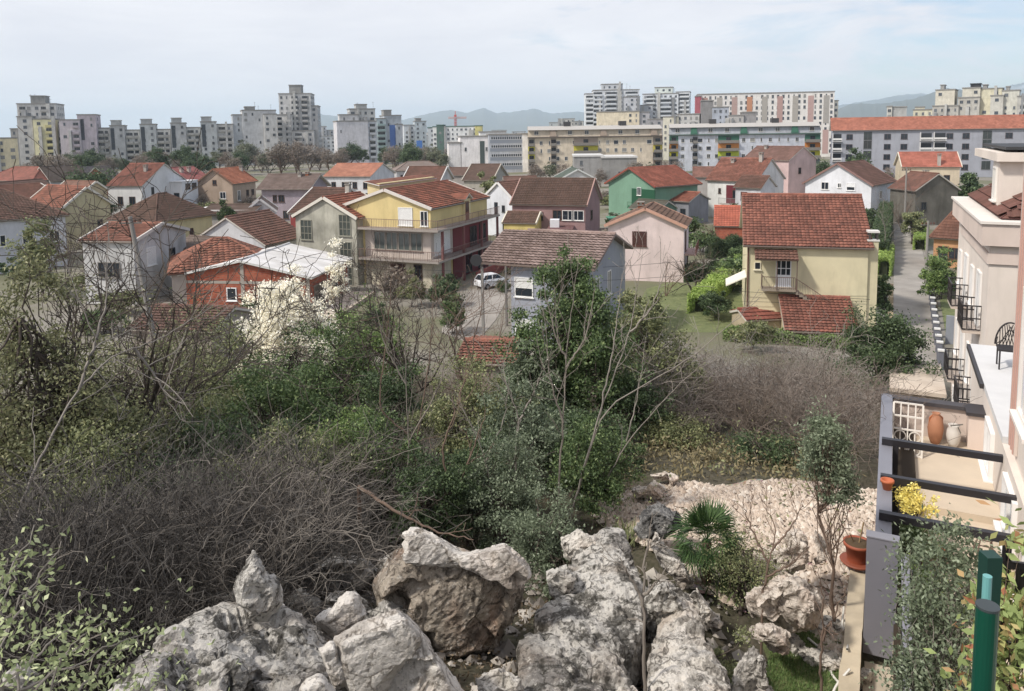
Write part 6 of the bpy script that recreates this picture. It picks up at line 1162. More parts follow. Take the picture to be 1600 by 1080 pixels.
def scatter_stones(name, poly, n, smin, smax, seed, mat, lift=.05):
    rs = np.random.RandomState(seed); xs = [p[0] for p in poly]; ys = [p[1] for p in poly]
    X = rs.uniform(min(xs), max(xs), n*3); Y = rs.uniform(min(ys), max(ys), n*3); ok = poly_inside(X, Y, poly); X, Y = X[ok][:n], Y[ok][:n]; n = len(X)
    Z = np.array([ground_z(x, y) for x, y in zip(X, Y)])+lift; S = smin+(smax-smin)*rs.rand(n)**6
    base = np.array([(1, 0, 0), (.3, .9, .1), (-.8, .5, -.1), (-.7, -.6, .1), (.4, -.9, -.1), (.2, .1, .75), (-.1, 0, -.6)]); tri = np.array([(0, 1, 5), (1, 2, 5), (2, 3, 5), (3, 4, 5), (4, 0, 5), (1, 0, 6), (2, 1, 6), (3, 2, 6), (4, 3, 6), (0, 4, 6)])
    V = base[None]*S[:, None, None]*rs.uniform(.6, 1.3, (n, 7, 3)); a = rs.rand(n)*6.28; ca, sa = np.cos(a)[:, None], np.sin(a)[:, None]
    V = np.stack([V[..., 0]*ca-V[..., 1]*sa, V[..., 0]*sa+V[..., 1]*ca, V[..., 2]], -1)+np.stack([X, Y, Z], -1)[:, None]
    Q = tri[None]+(np.arange(n)*7)[:, None, None]; return tag(link(name, npmesh(name, V.reshape(-1, 3), Q.reshape(-1, 3), mat)), kind='stuff')
scatter_stones('gravel', gpoly, 22000, .012, .085, 5, leafmat('#a59383', '#c6b8aa', '#ded6cb', 'gravel_stone', 0., .95, .15), .06)
rpoly = [(-4.5, 5.0), (-3.5, 8.5), (-1.5, 11.5), (1.2, 12.2), (3.2, 10.0), (3.2, 7.), (2.5, 5.0)]
scatter_stones('rubble', rpoly, 1500, .03, .2, 6, leafmat('#77706a', '#a8a097', '#c9c2b8', 'rubble_stone', 0., .95, .15), .03)

# ------------------------------------------------------------------ vegetation
def unit(a): return a/(np.linalg.norm(a, axis=1)[:, None]+1e-9)
def leaf_quads(C, l, w, rs, up=.25):
    n = len(C); A = unit(rs.normal(size=(n, 3))+np.array([0, 0, up])); B = unit(np.cross(A, rs.normal(size=(n, 3))))
    L = (l*rs.uniform(.7, 1.3, n))[:, None]; W = (w*rs.uniform(.7, 1.3, n))[:, None]
    V = np.stack([C-A*L, C+B*W+A*L*.1, C+A*L, C-B*W+A*L*.1], 1).reshape(-1, 3); return V, np.arange(4*n).reshape(-1, 4)
def polyline(rs, p, d, L, n, wob, sag=0.):
    P = [np.array(p, float)]; d = np.array(d, float); d /= np.linalg.norm(d)
    for i in range(n):
        d = d+rs.normal(size=3)*wob+np.array([0, 0, sag]); d /= np.linalg.norm(d); P.append(P[-1]+d*L/n)
    return np.array(P), d
def crown(rs, lobes, ncl, per, leaf, sig, low=-.55):
    """leaf clumps spread through several lobes (cx,cy,cz,rx,ry,rz); returns leaf centres and clump centres"""
    tot = sum(l[3]*l[4]*l[5] for l in lobes); C = []; CL = []
    for (cx, cy, cz, rx, ry, rz) in lobes:
        k = max(3, int(ncl*rx*ry*rz/tot)); d = unit(rs.normal(size=(k*2, 3))); d = d[d[:, 2] > low][:k]; r = rs.uniform(.25, 1., len(d))**.5*(1+.22*rs.normal(size=len(d)))
        cc = d*r[:, None]*np.array([rx, ry, rz])+np.array([cx, cy, cz]); CL.append(cc); s = sig*(rx*ry*rz)**(1/3)
        for c in cc:
            m = int(per*rs.uniform(.4, 1.5)); ss = s*rs.uniform(.55, 1.3); C.append(c+rs.normal(size=(m, 3))*np.array([ss, ss, ss*.75]))
    return np.concatenate(C), np.concatenate(CL)
def leafy(name, label, cat, base, lobes, ncl, per, leaf, mat, bark, seed, trunk_r=.08, sig=.2, nst=3, group=None, low=-.55, limbs=True):
    rs = np.random.RandomState(seed); root = empty(name, base, label, cat, group)
    LC, CC = crown(rs, lobes, ncl, per, leaf, sig, low); V, Q = leaf_quads(LC, leaf, leaf*.48, rs)
    link('crown', npmesh('crown', V, Q, mat), root)
    T_ = []; top = max(l[2] for l in lobes)
    stems = []
    for i in range(nst):
        l = lobes[i % len(lobes)]; b = np.array([rs.normal()*trunk_r*1.5, rs.normal()*trunk_r*1.5, -.15]); e = np.array([l[0]+rs.normal()*l[3]*.25, l[1]+rs.normal()*l[4]*.25, l[2]+l[5]*.2])
        t = np.linspace(0, 1, 9)[:, None]; P = b+(e-b)*t+np.array([0, 0, 1])*(t*(1-t))*.3+rs.normal(size=(9, 3))*.05*top*(t*(1-t))*2; P[:, :2] -= ((e-b)[:2])*(t*(1-t))*.5
        T_.append((P, trunk_r*(1-.75*t[:, 0])*(1 if nst < 3 else .75))); stems.append(P)
    if limbs:
        for c in CC:
            S = stems[rs.randint(len(stems))]; a = S[rs.randint(3, 9)]; t = np.linspace(0, 1, 6)[:, None]; P = a+(c-a)*t+rs.normal(size=(6, 3))*.06*np.linalg.norm(c-a)*(t*(1-t))*4
            T_.append((P, trunk_r*.26*(1-.75*t[:, 0])))
    V, Q = tubes(T_, 5); link('trunk', npmesh('trunk', V, Q, bark, smooth=True), root); return root
def bare_parts(rs, height, spread, nst, r0, kids=(5, 4), wob=.16, upr=1.1, lens=(.5, .45)):
    T_ = []
    def go(p, d, L, r, lev):
        P, dd = polyline(rs, p, d, L, 6 if lev == 0 else 4, wob*(1+.3*lev), .02 if lev == 0 else 0.0); n = len(P); T_.append((P, np.linspace(r, r*.3, n)))
        if lev < len(kids):
            for i in range(kids[lev]):
                j = rs.randint(1 if lev else 2, n); a = unit(rs.normal(size=(1, 3)))[0]; tdir = P[j]-P[j-1]; tdir /= np.linalg.norm(tdir); nd = tdir*.75+a*.7+np.array([0, 0, .12]); go(P[j], nd, L*lens[lev]*rs.uniform(.6, 1.3), r*(1-.6*j/n)*.55, lev+1)
    for i in range(nst):
        a = rs.rand()*6.283; s = rs.uniform(.1, 1)*spread; go((.08*math.cos(a), .08*math.sin(a), -.1), (s*math.cos(a), s*math.sin(a), upr), height*rs.uniform(.7, 1.15), r0*rs.uniform(.7, 1.2), 0)
    return T_
def at(px, d): q = atd(px, 400, d); return Vector((q.x, q.y, ground_z(q.x, q.y)))
def size_at(px, ytop, d, wpx):
    b = at(px, d); return b, atd(px, ytop, d).z-b.z, wpx*d/F/1.0/2
BK_D, BK_G, BK_P, BK_B = barkmat('#3b332d', '#5a5048'), barkmat('#6e665e', '#8f867c'), barkmat('#736c65', '#9c948b'), barkmat('#5d4a40', '#7d6a5c')
LF_EV = leafmat('#2c3d1e', '#4d6330', '#7c8c4a', 'laurel_leaf'); LF_OL = leafmat('#4a5230', '#6f7444', '#98965e', 'olive_green_leaf'); LF_BR = leafmat('#3c5520', '#61782f', '#8c9c48', 'bright_green_leaf')
LF_DK = leafmat('#283820', '#43552f', '#647845', 'dark_evergreen_leaf'); LF_YE = leafmat('#4c5030', '#6f7046', '#958f60', 'yellowish_leaf'); LF_SI = leafmat('#414d35', '#647053', '#8d987a', 'olive_tree_leaf')
LF_HE = leafmat('#5b7420', '#86a02e', '#aebf48', 'fresh_hedge_leaf'); LF_WH = leafmat('#d3c9a6', '#ece5cf', '#f6f1e4', 'white_blossom', .3); LF_YF = leafmat('#b59a20', '#dcc53a', '#efe06a', 'yellow_blossom', .3)
def bush(label, px, ytop, d, wpx, mat, seed, leaf=.035, ncl=70, per=130, shape='bush', cat='shrub', name='shrub', group=None, bark=None, sig=.15, tr=.05, lift=.35):
    b, h, r = size_at(px, ytop, d, wpx); h = max(h, .5); per = int(per*1.3)
    rs = np.random.RandomState(seed)
    if shape == 'bush': lobes = [(0, 0, h*.55, r*.8, r*.8, h*.45)]+[(r*.55*math.cos(a), r*.55*math.sin(a), h*rs.uniform(.35, .6), r*.5, r*.5, h*.33) for a in rs.rand(4)*6.28]
    elif shape == 'tree': lobes = [(0, 0, h*.66, r*.7, r*.7, h*.34)]+[(r*.5*math.cos(a), r*.5*math.sin(a), h*rs.uniform(.45, .7), r*.5, r*.5, h*.2) for a in (rs.rand()+np.arange(5)*1.256)]
    elif shape == 'tall': lobes = [(0, 0, h*.8, r*.5, r*.5, h*.2), (0, 0, h*.6, r*.8, r*.8, h*.22), (r*.3, 0, h*.38, r*.85, r*.85, h*.22), (-r*.35, 0, h*.3, r*.7, r*.7, h*.2)]
    return leafy(name, label, cat, b, lobes, ncl, per, leaf, mat, bark or BK_D, seed, tr*max(1, h/3), sig, 3 if shape != 'tree' else 1, group)
# evergreen trees and bushes on the slope
bush('tallest dark evergreen tree rising in front of the grey house', 892, 386, 18.5, 180, LF_EV, 1, .046, 190, 170, 'tall', 'tree', 'evergreen_tree')
bush('broad olive green evergreen leaning out right of the tallest evergreen', 1000, 452, 22, 170, LF_OL, 2, .05, 120, 130, 'tall', 'tree', 'evergreen_tree')
bush('grey green loose evergreen left of the tallest evergreen', 832, 510, 18, 150, LF_SI, 3, .042, 90, 120, 'tall', 'tree', 'evergreen_tree')
bush('round olive shrub left of the leaning saplings', 722, 572, 15.5, 175, LF_OL, 4, .036, 90, 140)
bush('silvery green shrub in the centre below the grey house', 806, 598, 14.5, 165, LF_SI, 5, .034, 90, 140)
bush('bright yellow green shrub crown right of the white blossom tree', 556, 478, 27, 190, LF_BR, 6, .055, 90, 130, 'tree', 'tree', 'evergreen_tree')
bush('dark dense evergreen between the blossom tree and the dark bare tree', 486, 512, 23, 165, LF_EV, 7, .05, 100, 130)
bush('light tipped green bush standing left of the dark gap', 536, 632, 15, 180, LF_BR, 8, .034, 110, 140)
bush('wide dull green evergreen left of the centre', 410, 545, 19, 220, LF_EV, 9, .045, 120, 140)
bush('olive brown evergreen below the unplastered brick house', 322, 500, 24, 240, LF_OL, 10, .052, 110, 130)
bush('yellow olive bushy tree at the left edge under the bare branches', 52, 398, 15, 250, LF_YE, 11, .036, 150, 150, 'tall', 'tree', 'evergreen_tree')
bush('thin olive shrub behind the pale forked limb', 190, 470, 20, 240, LF_YE, 12, .042, 80, 90, sig=.26)
bush('dark evergreen shrub low left of centre above the thicket', 330, 640, 15, 200, LF_DK, 13, .036, 90, 130)
bush('dark green shrub at the foot of the light tipped bush', 470, 690, 13.5, 160, LF_DK, 14, .034, 90, 130)
bush('small leaved shrub right behind the biggest boulder', 846, 772, 10.2, 165, LF_SI, 15, .022, 80, 150)
bush('dark shrub under the tallest evergreen', 905, 640, 15.5, 190, LF_DK, 16, .036, 90, 130)
bush('dark shade shrub in the centre behind the rocks', 735, 690, 12.5, 200, LF_DK, 17, .03, 100, 130)
bush('mixed green shrub between the tall evergreens and the gravel', 985, 590, 18.5, 150, LF_DK, 18, .04, 70, 120)
bush('green shrub in the hollow left of the dark bare tree', 600, 560, 20, 130, LF_DK, 19, .042, 70, 120)
bush('olive shrub poking out of the left thicket below the pale forked limb', 150, 640, 12.6, 160, LF_OL, 28, .03, 80, 90)
bush('dull green shrub at the right end of the left thicket', 350, 730, 11.6, 150, LF_EV, 29, .028, 80, 90)
bush('dull olive shrub far left above the grey thicket', 120, 590, 15, 190, LF_OL, 20, .036, 70, 100, sig=.26)
bush('round dark laurel beside the near end of the lane', 1380, 487, 46, 122, LF_DK, 21, .085, 110, 130)
bush('olive green shrub right of the left thicket above the shaded stones', 425, 655, 12.8, 190, LF_OL, 22, .03, 100, 130)
bush('deep green shrub low in the centre left', 590, 650, 13.4, 160, LF_EV, 23, .03, 90, 130)
bush('mid green shrub just above the biggest boulder', 660, 700, 11.6, 150, LF_DK, 24, .026, 90, 130)
bush('grey green shrub left of the small leaved shrub', 780, 690, 11.8, 150, LF_SI, 25, .026, 90, 120)
bush('dark green shrub under the leaning sapling', 925, 660, 13.2, 150, LF_EV, 26, .03, 90, 130)
bush('dark olive mass left of the wide dull green evergreen', 250, 560, 17.5, 190, LF_OL, 27, .036, 100, 120)
# blossom tree, slim tree, olive shrub by the fence
def blossom():
    b, h, r = size_at(448, 428, 42, 150); h = max(h, 4.)
    return leafy('blossom_tree', 'white blossoming fruit tree in front of the brick house', 'tree', b, [(0, 0, h*.6, r*.8, r*.75, h*.35), (-r*.5, 0, h*.42, r*.45, r*.5, h*.26), (r*.6, 0, h*.4, r*.45, r*.5, h*.24)], 190, 210, .075, LF_WH, BK_D, 31, .12, .12, 3)
blossom()
bush('small white blossoming shrub against the mouldy grey wing', 526, 392, 66, 44, LF_WH, 32, .1, 40, 60, sig=.16)
q = atg(1292, 985); bz = q; tp = atd(1280, 648, math.hypot(q.x, q.y)).z-q.z
leafy('young_tree', 'slim young holm oak with a grey green crown on a thin bare trunk', 'tree', q, [(-.06, 0, tp*.8, .29, .29, tp*.2), (.05, 0, tp*.66, .27, .27, tp*.1), (-.03, 0, tp*.9, .2, .2, tp*.11)], 80, 110, .024, LF_SI, BK_B, 33, .03, .2, 1)
b, h, r = size_at(1492, 785, 6.8, 140)
leafy('olive_shrub', 'loose silvery olive bush growing behind the dark slatted fence', 'shrub', b, [(0, 0, h*.6, r*.8, r*.8, h*.36), (r*.5, 0, h*.75, r*.5, r*.5, h*.22), (-r*.3, -.1, h*.45, r*.6, r*.6, h*.3)], 140, 95, .021, LF_SI, BK_P, 34, .025, .2, 4)
b = fuv(12.9, .5, 9.55)
leafy('flowering_bush', 'yellow flowering bush behind the pergola beams', 'shrub', b, [(0, 0, .62, .26, .3, .2), (.05, .2, .5, .2, .2, .16)], 40, 50, .024, LF_YF, BK_D, 35, .012, .2, 3)
leafy('potted_shrub', 'dark green leafy shrub under the yellow flowers', 'shrub', fuv(12.5, .5, 9.5), [(0, 0, .32, .28, .5, .25)], 40, 80, .024, LF_EV, BK_D, 36, .012, .2, 3)
leafy('potted_shrub', 'light green shrub nearest the camera inside the terrace fence', 'shrub', fuv(11.0, .55, 9.4), [(0, 0, .45, .3, .45, .3)], 40, 80, .024, LF_BR, BK_D, 37, .012, .2, 3)
b, h, r = size_at(1600, 880, 5.0, 90)
leafy('red_tipped_shrub', 'shrub with red tipped leaves at the right edge by the black fence', 'shrub', b, [(0, 0, h*.6, r, r, h*.4)], 60, 40, .035, leafmat('#5a6a2c', '#8a9a4a', '#a8483a', 'red_tipped_leaf'), BK_B, 38, .02, .25, 3)
# fan palm and sword leaved plant
q = atg(1103, 922); pl = empty('fan_palm', q, 'spiky fan palm with a short trunk on the rocky bank', 'palm'); rs = np.random.RandomState(41)
hp = atd(1103, 845, math.hypot(q.x, q.y)).z-q.z
V, Q = tubes([(np.array([[0, 0, -.1], [.01, 0, hp*.3], [0, .01, hp*.62], [0, 0, hp]]), np.array([.07, .075, .08, .07]))], 8); link('trunk', npmesh('trunk', V, Q, BK_B), pl)
VV = []; QQ = []; n0 = 0
for f in range(38):
    a = f*2.39996; el = rs.uniform(-.5, 1.35); d = np.array([math.cos(a)*math.cos(el), math.sin(a)*math.cos(el), math.sin(el)]); s = rs.uniform(.2, .32); c = np.array([0, 0, hp])+d*s
    side = np.cross(d, [0, 0, 1.]); side /= np.linalg.norm(side)+1e-9; nr = np.cross(side, d)
    VV.append(np.array([[0, 0, hp]+side*.006, [0, 0, hp]-side*.006, c-side*.006, c+side*.006])); QQ.append(np.arange(4)+n0); n0 += 4
    for k_ in range(17):
        t = (k_/16-.5)*2.7; dd = d*math.cos(t)+side*math.sin(t)+nr*(.12*math.cos(3*t)); L = rs.uniform(.3, .42); e = c+dd*L+np.array([0, 0, -.07 if el < .6 else 0]); w_ = np.cross(dd, nr); w_ /= np.linalg.norm(w_)+1e-9; mid = c+dd*L*.5
        VV.append(np.array([c, mid+w_*.0115, e, mid-w_*.0115])); QQ.append(np.arange(4)+n0); n0 += 4
link('fronds', npmesh('fronds', np.concatenate(VV), np.array(QQ), leafmat('#2a3d22', '#40582f', '#5d7544', 'palm_leaf', .15)), pl)
def swords(label, px, py, z, n, L, seed, mat, name='sword_plant'):
    q = atg(px, py); o = empty(name, (q.x, q.y, q.z+.03), label, 'plant'); rs = np.random.RandomState(seed); VV = []; QQ = []
    for i in range(n):
        a = rs.rand()*6.28; el = rs.uniform(.5, 1.45); d = np.array([math.cos(a)*math.cos(el), math.sin(a)*math.cos(el), math.sin(el)]); b = np.array([rs.normal()*L*.35, rs.normal()*L*.35, 0]); w_ = np.cross(d, [0, 0, 1.]); w_ /= np.linalg.norm(w_); l = L*rs.uniform(.6, 1.1)
        VV.append(np.array([b-w_*.012, b+w_*.012, b+d*l*.6+w_*.01, b+d*l*.6-w_*.01])); VV.append(np.array([b+d*l*.6-w_*.01, b+d*l*.6+w_*.01, b+d*l-[0, 0, .08*l], b+d*l-[0, 0, .08*l]])); QQ += [np.arange(4)+i*8, np.arange(4)+i*8+4]
    link('leaves', npmesh('leaves', np.concatenate(VV), np.array(QQ), mat), o)
swords('clump of dark sword shaped leaves below the fan palm', 1142, 930, 9.35, 190, .5, 42, LF_EV)
swords('grassy tuft growing on the bedrock hump above the dark gap', 975, 850, 10., 90, .4, 43, LF_OL, 'grass_tuft')
swords('small tuft of grass under the biggest boulder', 862, 990, 10.2, 60, .25, 44, LF_OL, 'grass_tuft')
bush('low green ground plant in the rock pocket beside the rim stone', 1125, 1000, 8.2, 110, LF_OL, 45, .016, 50, 120)
bush('thin green shrub right of the fan palm', 1165, 815, 10.9, 130, LF_OL, 46, .018, 50, 90, sig=.3)
# bare trees
def bare_tree(label, px, d, ytop, seed, bark, nst=1, spread=.35, r0=.09, kids=(7, 6, 5), lens=(.6, .55, .5), wob=.14, name='bare_tree', leanx=0., fr=1.):
    b, h, r = size_at(px, ytop, d, 100); rs = np.random.RandomState(seed); o = empty(name, b, label, 'tree')
    T_ = bare_parts(rs, h*.72*fr, spread, nst, r0, kids, wob, 1.0, lens); T_ = [(P+np.array([leanx, 0, 0])*(P[:, 2:3]/h), rr_) for P, rr_ in T_]
    big = [t for t in T_ if t[1][0] > r0*.33]; V, Q = tubes(big, 6); link('trunk', npmesh('trunk', V, Q, bark, smooth=True), o)
    sm_ = [t for t in T_ if t[1][0] <= r0*.33]; V, Q = tubes([(P, np.maximum(rr_, .0075 if bark is BK_D else .0045)) for P, rr_ in sm_], 3); link('twigs', npmesh('twigs', V, Q, bark), o); return o
bare_tree('dark bare tree standing in the middle before the yellow terraced house', 650, 24, 385, 51, BK_D, 2, .45, .11, (9, 7, 6))
bare_tree('dark bare crown above the yellow olive bushy tree at the left edge', 35, 17, 262, 52, BK_D, 2, .5, .11, (9, 7, 6))
bare_tree('thin dark bare tree in front of the weathered white house', 168, 19, 378, 53, BK_D, 2, .4, .07, (8, 6, 5))
bare_tree('second dark bare tree leaning left of the white blossom tree', 250, 21, 400, 60, BK_D, 2, .5, .06, (8, 6, 5))
bare_tree('grey bare tree right of the dark bare tree by the side street', 740, 27, 440, 61, BK_B, 2, .5, .07, (8, 6, 5))
def limb_tree(label, nodes, seed, bark, r, name='sapling', nk=5, kl=.7, base_d=None):
    """tree whose main stems follow given 3-D courses; side shoots are grown along them"""
    rs = np.random.RandomState(seed); allp = []
    for ns in nodes:
        P = np.array([tuple(atd(x, y, d)) for x, y, d in ns]); t = np.linspace(0, len(P)-1, 6*len(P)); F_ = np.stack([np.interp(t, np.arange(len(P)), P[:, i]) for i in range(3)], -1)
        for _ in range(3): F_[1:-1] = (F_[:-2]+2*F_[1:-1]+F_[2:])/4
        F_ += rs.normal(size=F_.shape)*.008; allp.append((F_, np.linspace(r, r*.22, len(F_))))
    b = allp[0][0][0].copy(); gz = ground_z(b[0], b[1]); root = empty(name, b, label, 'tree')
    T_ = []
    for F_, rr_ in allp:
        T_.append((F_-b, rr_))
        for i in range(nk):
            j = rs.randint(len(F_)//4, len(F_)); td = F_[min(j+1, len(F_)-1)]-F_[j-1]; td /= np.linalg.norm(td); dd = td*.8+rs.normal(size=3)*.5+np.array([0, 0, .2]); P, _ = polyline(rs, F_[j], dd, kl*rs.uniform(.5, 1.4), 6, .16, .05); T_.append((P-b, np.linspace(rr_[j]*.5, .004, 7)))
            for _ in range(2): m_ = rs.randint(2, 6); P2, _ = polyline(rs, P[m_], (P[m_]-P[m_-1])/np.linalg.norm(P[m_]-P[m_-1])+rs.normal(size=3)*.6, kl*.4, 4, .15, .03); T_.append((P2-b, np.linspace(rr_[j]*.28, .003, 5)))
    if b[2] > gz: T_.append((np.array([[0, 0, gz-b[2]-.1], [0, 0, 0]]), np.array([r*1.1, r])))
    V, Q = tubes(T_, 5); link('stem', npmesh('stem', V, Q, bark, smooth=True), root); return root
limb_tree('pale multi stemmed sapling leaning right before the tallest evergreen', [[(893, 800, 12.5), (935, 650, 12.6), (985, 520, 12.8), (1003, 400, 13)], [(893, 800, 12.5), (940, 640, 12.6), (1080, 560, 12.5), (1165, 485, 12.4)], [(935, 655, 12.6), (960, 540, 12.7), (972, 430, 12.8)], [(985, 520, 12.7), (1020, 480, 12.7), (1045, 405, 12.7)]], 71, BK_P, .018, nk=7)
limb_tree('pale sapling with straight trunk in front of the tallest evergreen', [[(872, 785, 12.2), (880, 660, 12.3), (886, 540, 12.5), (905, 400, 12.8)], [(880, 660, 12.3), (860, 600, 12.3), (850, 480, 12.4)], [(884, 560, 12.4), (865, 520, 12.4), (848, 430, 12.5)], [(884, 575, 12.4), (915, 530, 12.5), (930, 450, 12.6)]], 72, BK_G, .02, nk=6)
limb_tree('slender pale sapling left of the straight trunked sapling', [[(805, 770, 12), (806, 690, 12), (812, 655, 12), (790, 600, 12), (775, 560, 12)], [(812, 655, 12), (840, 600, 12), (848, 575, 12)]], 73, BK_P, .018, nk=6, kl=.5)
limb_tree('thin upright sapling before the dark gap', [[(655, 790, 13), (648, 700, 13), (672, 560, 13.2), (678, 440, 13.5)], [(650, 690, 13), (590, 640, 13), (605, 520, 13.1), (612, 430, 13.2)]], 74, BK_B, .018, nk=8)
limb_tree('crooked bare sapling rising from the rocks in the centre', [[(700, 760, 11.5), (690, 700, 11.5), (720, 620, 11.6), (735, 540, 11.8)], [(715, 765, 11.5), (740, 700, 11.5), (760, 640, 11.5)]], 75, BK_B, .02, nk=6, kl=.5)
limb_tree('tall thin sapling left of the round olive shrub', [[(628, 800, 12.4), (640, 700, 12.5), (632, 560, 12.7), (645, 450, 13)], [(640, 690, 12.5), (690, 600, 12.6), (700, 500, 12.7)], [(634, 600, 12.6), (600, 540, 12.7), (585, 470, 12.8)]], 81, BK_G, .016, nk=8)
limb_tree('pair of thin pale stems right of the leaning sapling', [[(925, 790, 12.8), (980, 690, 12.8), (1060, 600, 12.9), (1110, 560, 12.9)], [(980, 690, 12.8), (1000, 600, 12.9), (1010, 520, 13)]], 82, BK_P, .014, nk=7)
limb_tree('thin forked sapling against the dark shade shrub', [[(770, 790, 11.8), (760, 720, 11.9), (725, 640, 12), (700, 590, 12.1)], [(760, 720, 11.9), (790, 650, 12), (795, 590, 12)]], 83, BK_P, .013, nk=7, kl=.5)
limb_tree('long pale forked limb sweeping across the thicket on the left', [[(0, 1010, 10.4), (25, 800, 10.8), (75, 690, 11), (120, 610, 11.2), (175, 555, 11.5), (250, 530, 11.8), (330, 480, 12)], [(125, 605, 11.2), (150, 530, 11.3), (167, 470, 11.5), (165, 400, 11.6)], [(210, 545, 11.6), (245, 590, 11.7), (270, 640, 11.7)]], 76, BK_P, .022, 'bare_tree', 9, .8)
limb_tree('fallen dead branch lying behind the biggest boulder', [[(560, 760, 10.5), (620, 800, 10), (680, 830, 9.6), (740, 845, 9.4)]], 77, BK_B, .03, 'dead_branch', 4, .4)
limb_tree('thin grey sapling standing alone among the foreground rocks', [[(1008, 1085, 6.9), (1006, 980, 6.9), (1006, 880, 7.0), (1018, 820, 7.1)], [(1006, 945, 6.9), (985, 900, 6.9), (970, 880, 6.9)], [(1006, 930, 6.9), (1030, 905, 6.9)]], 78, BK_G, .02, nk=5, kl=.25)
limb_tree('bare fig like sapling with upswept branches right of the palm', [[(1195, 920, 9.8), (1200, 880, 9.8), (1215, 830, 9.9), (1190, 780, 10)], [(1200, 880, 9.8), (1170, 820, 9.9), (1160, 780, 9.9)], [(1205, 860, 9.8), (1240, 820, 9.9), (1258, 780, 10)], [(1198, 900, 9.8), (1240, 880, 9.8), (1262, 850, 9.8)]], 79, BK_B, .016, nk=4, kl=.35)
limb_tree('thin bare sapling beside the slim young holm oak', [[(1282, 1062, 8.6), (1284, 990, 8.6), (1286, 930, 8.6), (1278, 890, 8.6)], [(1284, 1000, 8.6), (1310, 950, 8.6), (1325, 910, 8.6)]], 80, BK_B, .016, nk=5, kl=.25)
# thickets of bare brambles (nobody could count them)
protos = []
for i in range(5):
    T_ = bare_parts(np.random.RandomState(200+i), 1., .9, 15, .006, (8, 7), .24, .8, (.55, .5)); V, Q = tubes([(P, np.maximum(r_, .0021)) for P, r_ in T_], 3); protos.append((V, Q))
def thicket(name, spots, mats, seed, hmin, hmax):
    rs = np.random.RandomState(seed); VV = []; QQ = []; MI = []; n0 = 0
    for (px, d) in spots:
        b = at(px, d); V, Q = protos[rs.randint(5)]; s = rs.uniform(hmin, hmax); a = rs.rand()*6.28; ca, sa = math.cos(a), math.sin(a)
        W_ = np.stack([(V[:, 0]*ca-V[:, 1]*sa)*1.15, (V[:, 0]*sa+V[:, 1]*ca)*1.15, V[:, 2]], -1)*s+np.array(b); VV.append(W_); QQ.append(Q+n0); MI.append(np.full(len(Q), rs.randint(len(mats)))); n0 += len(V)
    return tag(link(name, npmesh(name, np.concatenate(VV), np.concatenate(QQ), mats, np.concatenate(MI))), kind='stuff')
rs = np.random.RandomState(5)
sp = [(rs.uniform(-60, 450), rs.uniform(9.2, 14)) for _ in range(110)]+[(rs.uniform(-40, 330), rs.uniform(7.6, 10)) for _ in range(26)]
thicket('bramble_thicket', sp, [barkmat('#3d3936', '#5f5a54', 'bramble'), barkmat('#575149', '#877f76', 'bramble'), barkmat('#312d2a', '#4a4541', 'bramble')], 6, .95, 1.75)
sp = [(rs.uniform(380, 640), rs.uniform(12, 15)) for _ in range(16)]+[(rs.uniform(-60, 420), rs.uniform(14, 22)) for _ in range(40)]
thicket('bramble_thicket', sp, [barkmat('#3b3632', '#5d564f', 'bramble'), barkmat('#4a433d', '#6f675e', 'bramble')], 16, 1.0, 1.8)
sp = [(rs.uniform(1000, 1335), rs.uniform(17, 26)) for _ in range(16)]+[(rs.uniform(960, 1345), rs.uniform(26, 38)) for _ in range(14)]
thicket('brown_scrub', sp, [barkmat('#63574e', '#7d7066', 'scrub'), barkmat('#5a514a', '#756a62', 'scrub'), barkmat('#726962', '#948a81', 'scrub')], 7, .8, 2.1)
sp = [(rs.uniform(1060, 1240), rs.uniform(30, 40)) for _ in range(18)]
thicket('grey_scrub', sp, [barkmat('#75716e', '#97928d', 'scrub'), barkmat('#83807c', '#a5a09a', 'scrub')], 8, 1.5, 2.4)
sp = [(rs.uniform(200, 1000), rs.uniform(26, 46)) for _ in range(60)]
thicket('hillside_scrub', sp, [barkmat('#5a5048', '#776b60', 'scrub'), barkmat('#665f52', '#857a68', 'scrub')], 9, .8, 1.5)
for i, (px, d, yt, lab) in enumerate([(1190, 19, 590, 'tall fanning bare shrub in the middle of the brown scrub'), (1315, 19, 640, 'bare shrub near the terrace fence behind the slim young tree'), (1100, 21, 600, 'bare shrub left of the tall fanning shrub'), (1260, 24, 570, 'dense bare shrub behind the tall fanning shrub')]):
    bare_tree(lab, px, d, yt, 150+i, barkmat('#5d5148', '#7a6d62', 'scrub'), 9, .75, .03, (8, 6), (.5, .5), name='bare_shrub', fr=.75)
bush('grey green bush at the upper left of the brown scrub', 1040, 560, 25, 130, LF_OL, 165, .05, 60, 90, sig=.27)
bush('dark shrub between the brown scrub and the round laurel', 1290, 560, 30, 120, LF_DK, 166, .055, 60, 90, sig=.27)
bush('low olive shrub in a gap of the brown scrub', 1060, 655, 18, 110, LF_OL, 160, .035, 50, 90, sig=.28)
bush('green ground shrub at the far edge of the gravel', 1205, 705, 16.5, 120, LF_DK, 161, .03, 50, 90, sig=.28)
bush('sparse green shrub among the twigs at the far left', 90, 700, 12, 150, LF_OL, 162, .028, 60, 50, sig=.3)
bush('sparse dark shrub inside the thicket left of centre', 240, 720, 12.5, 170, LF_DK, 163, .028, 70, 60, sig=.3)
bush('thin shrub at the lower edge of the thicket', 395, 800, 11, 130, LF_OL, 164, .024, 50, 50, sig=.3)
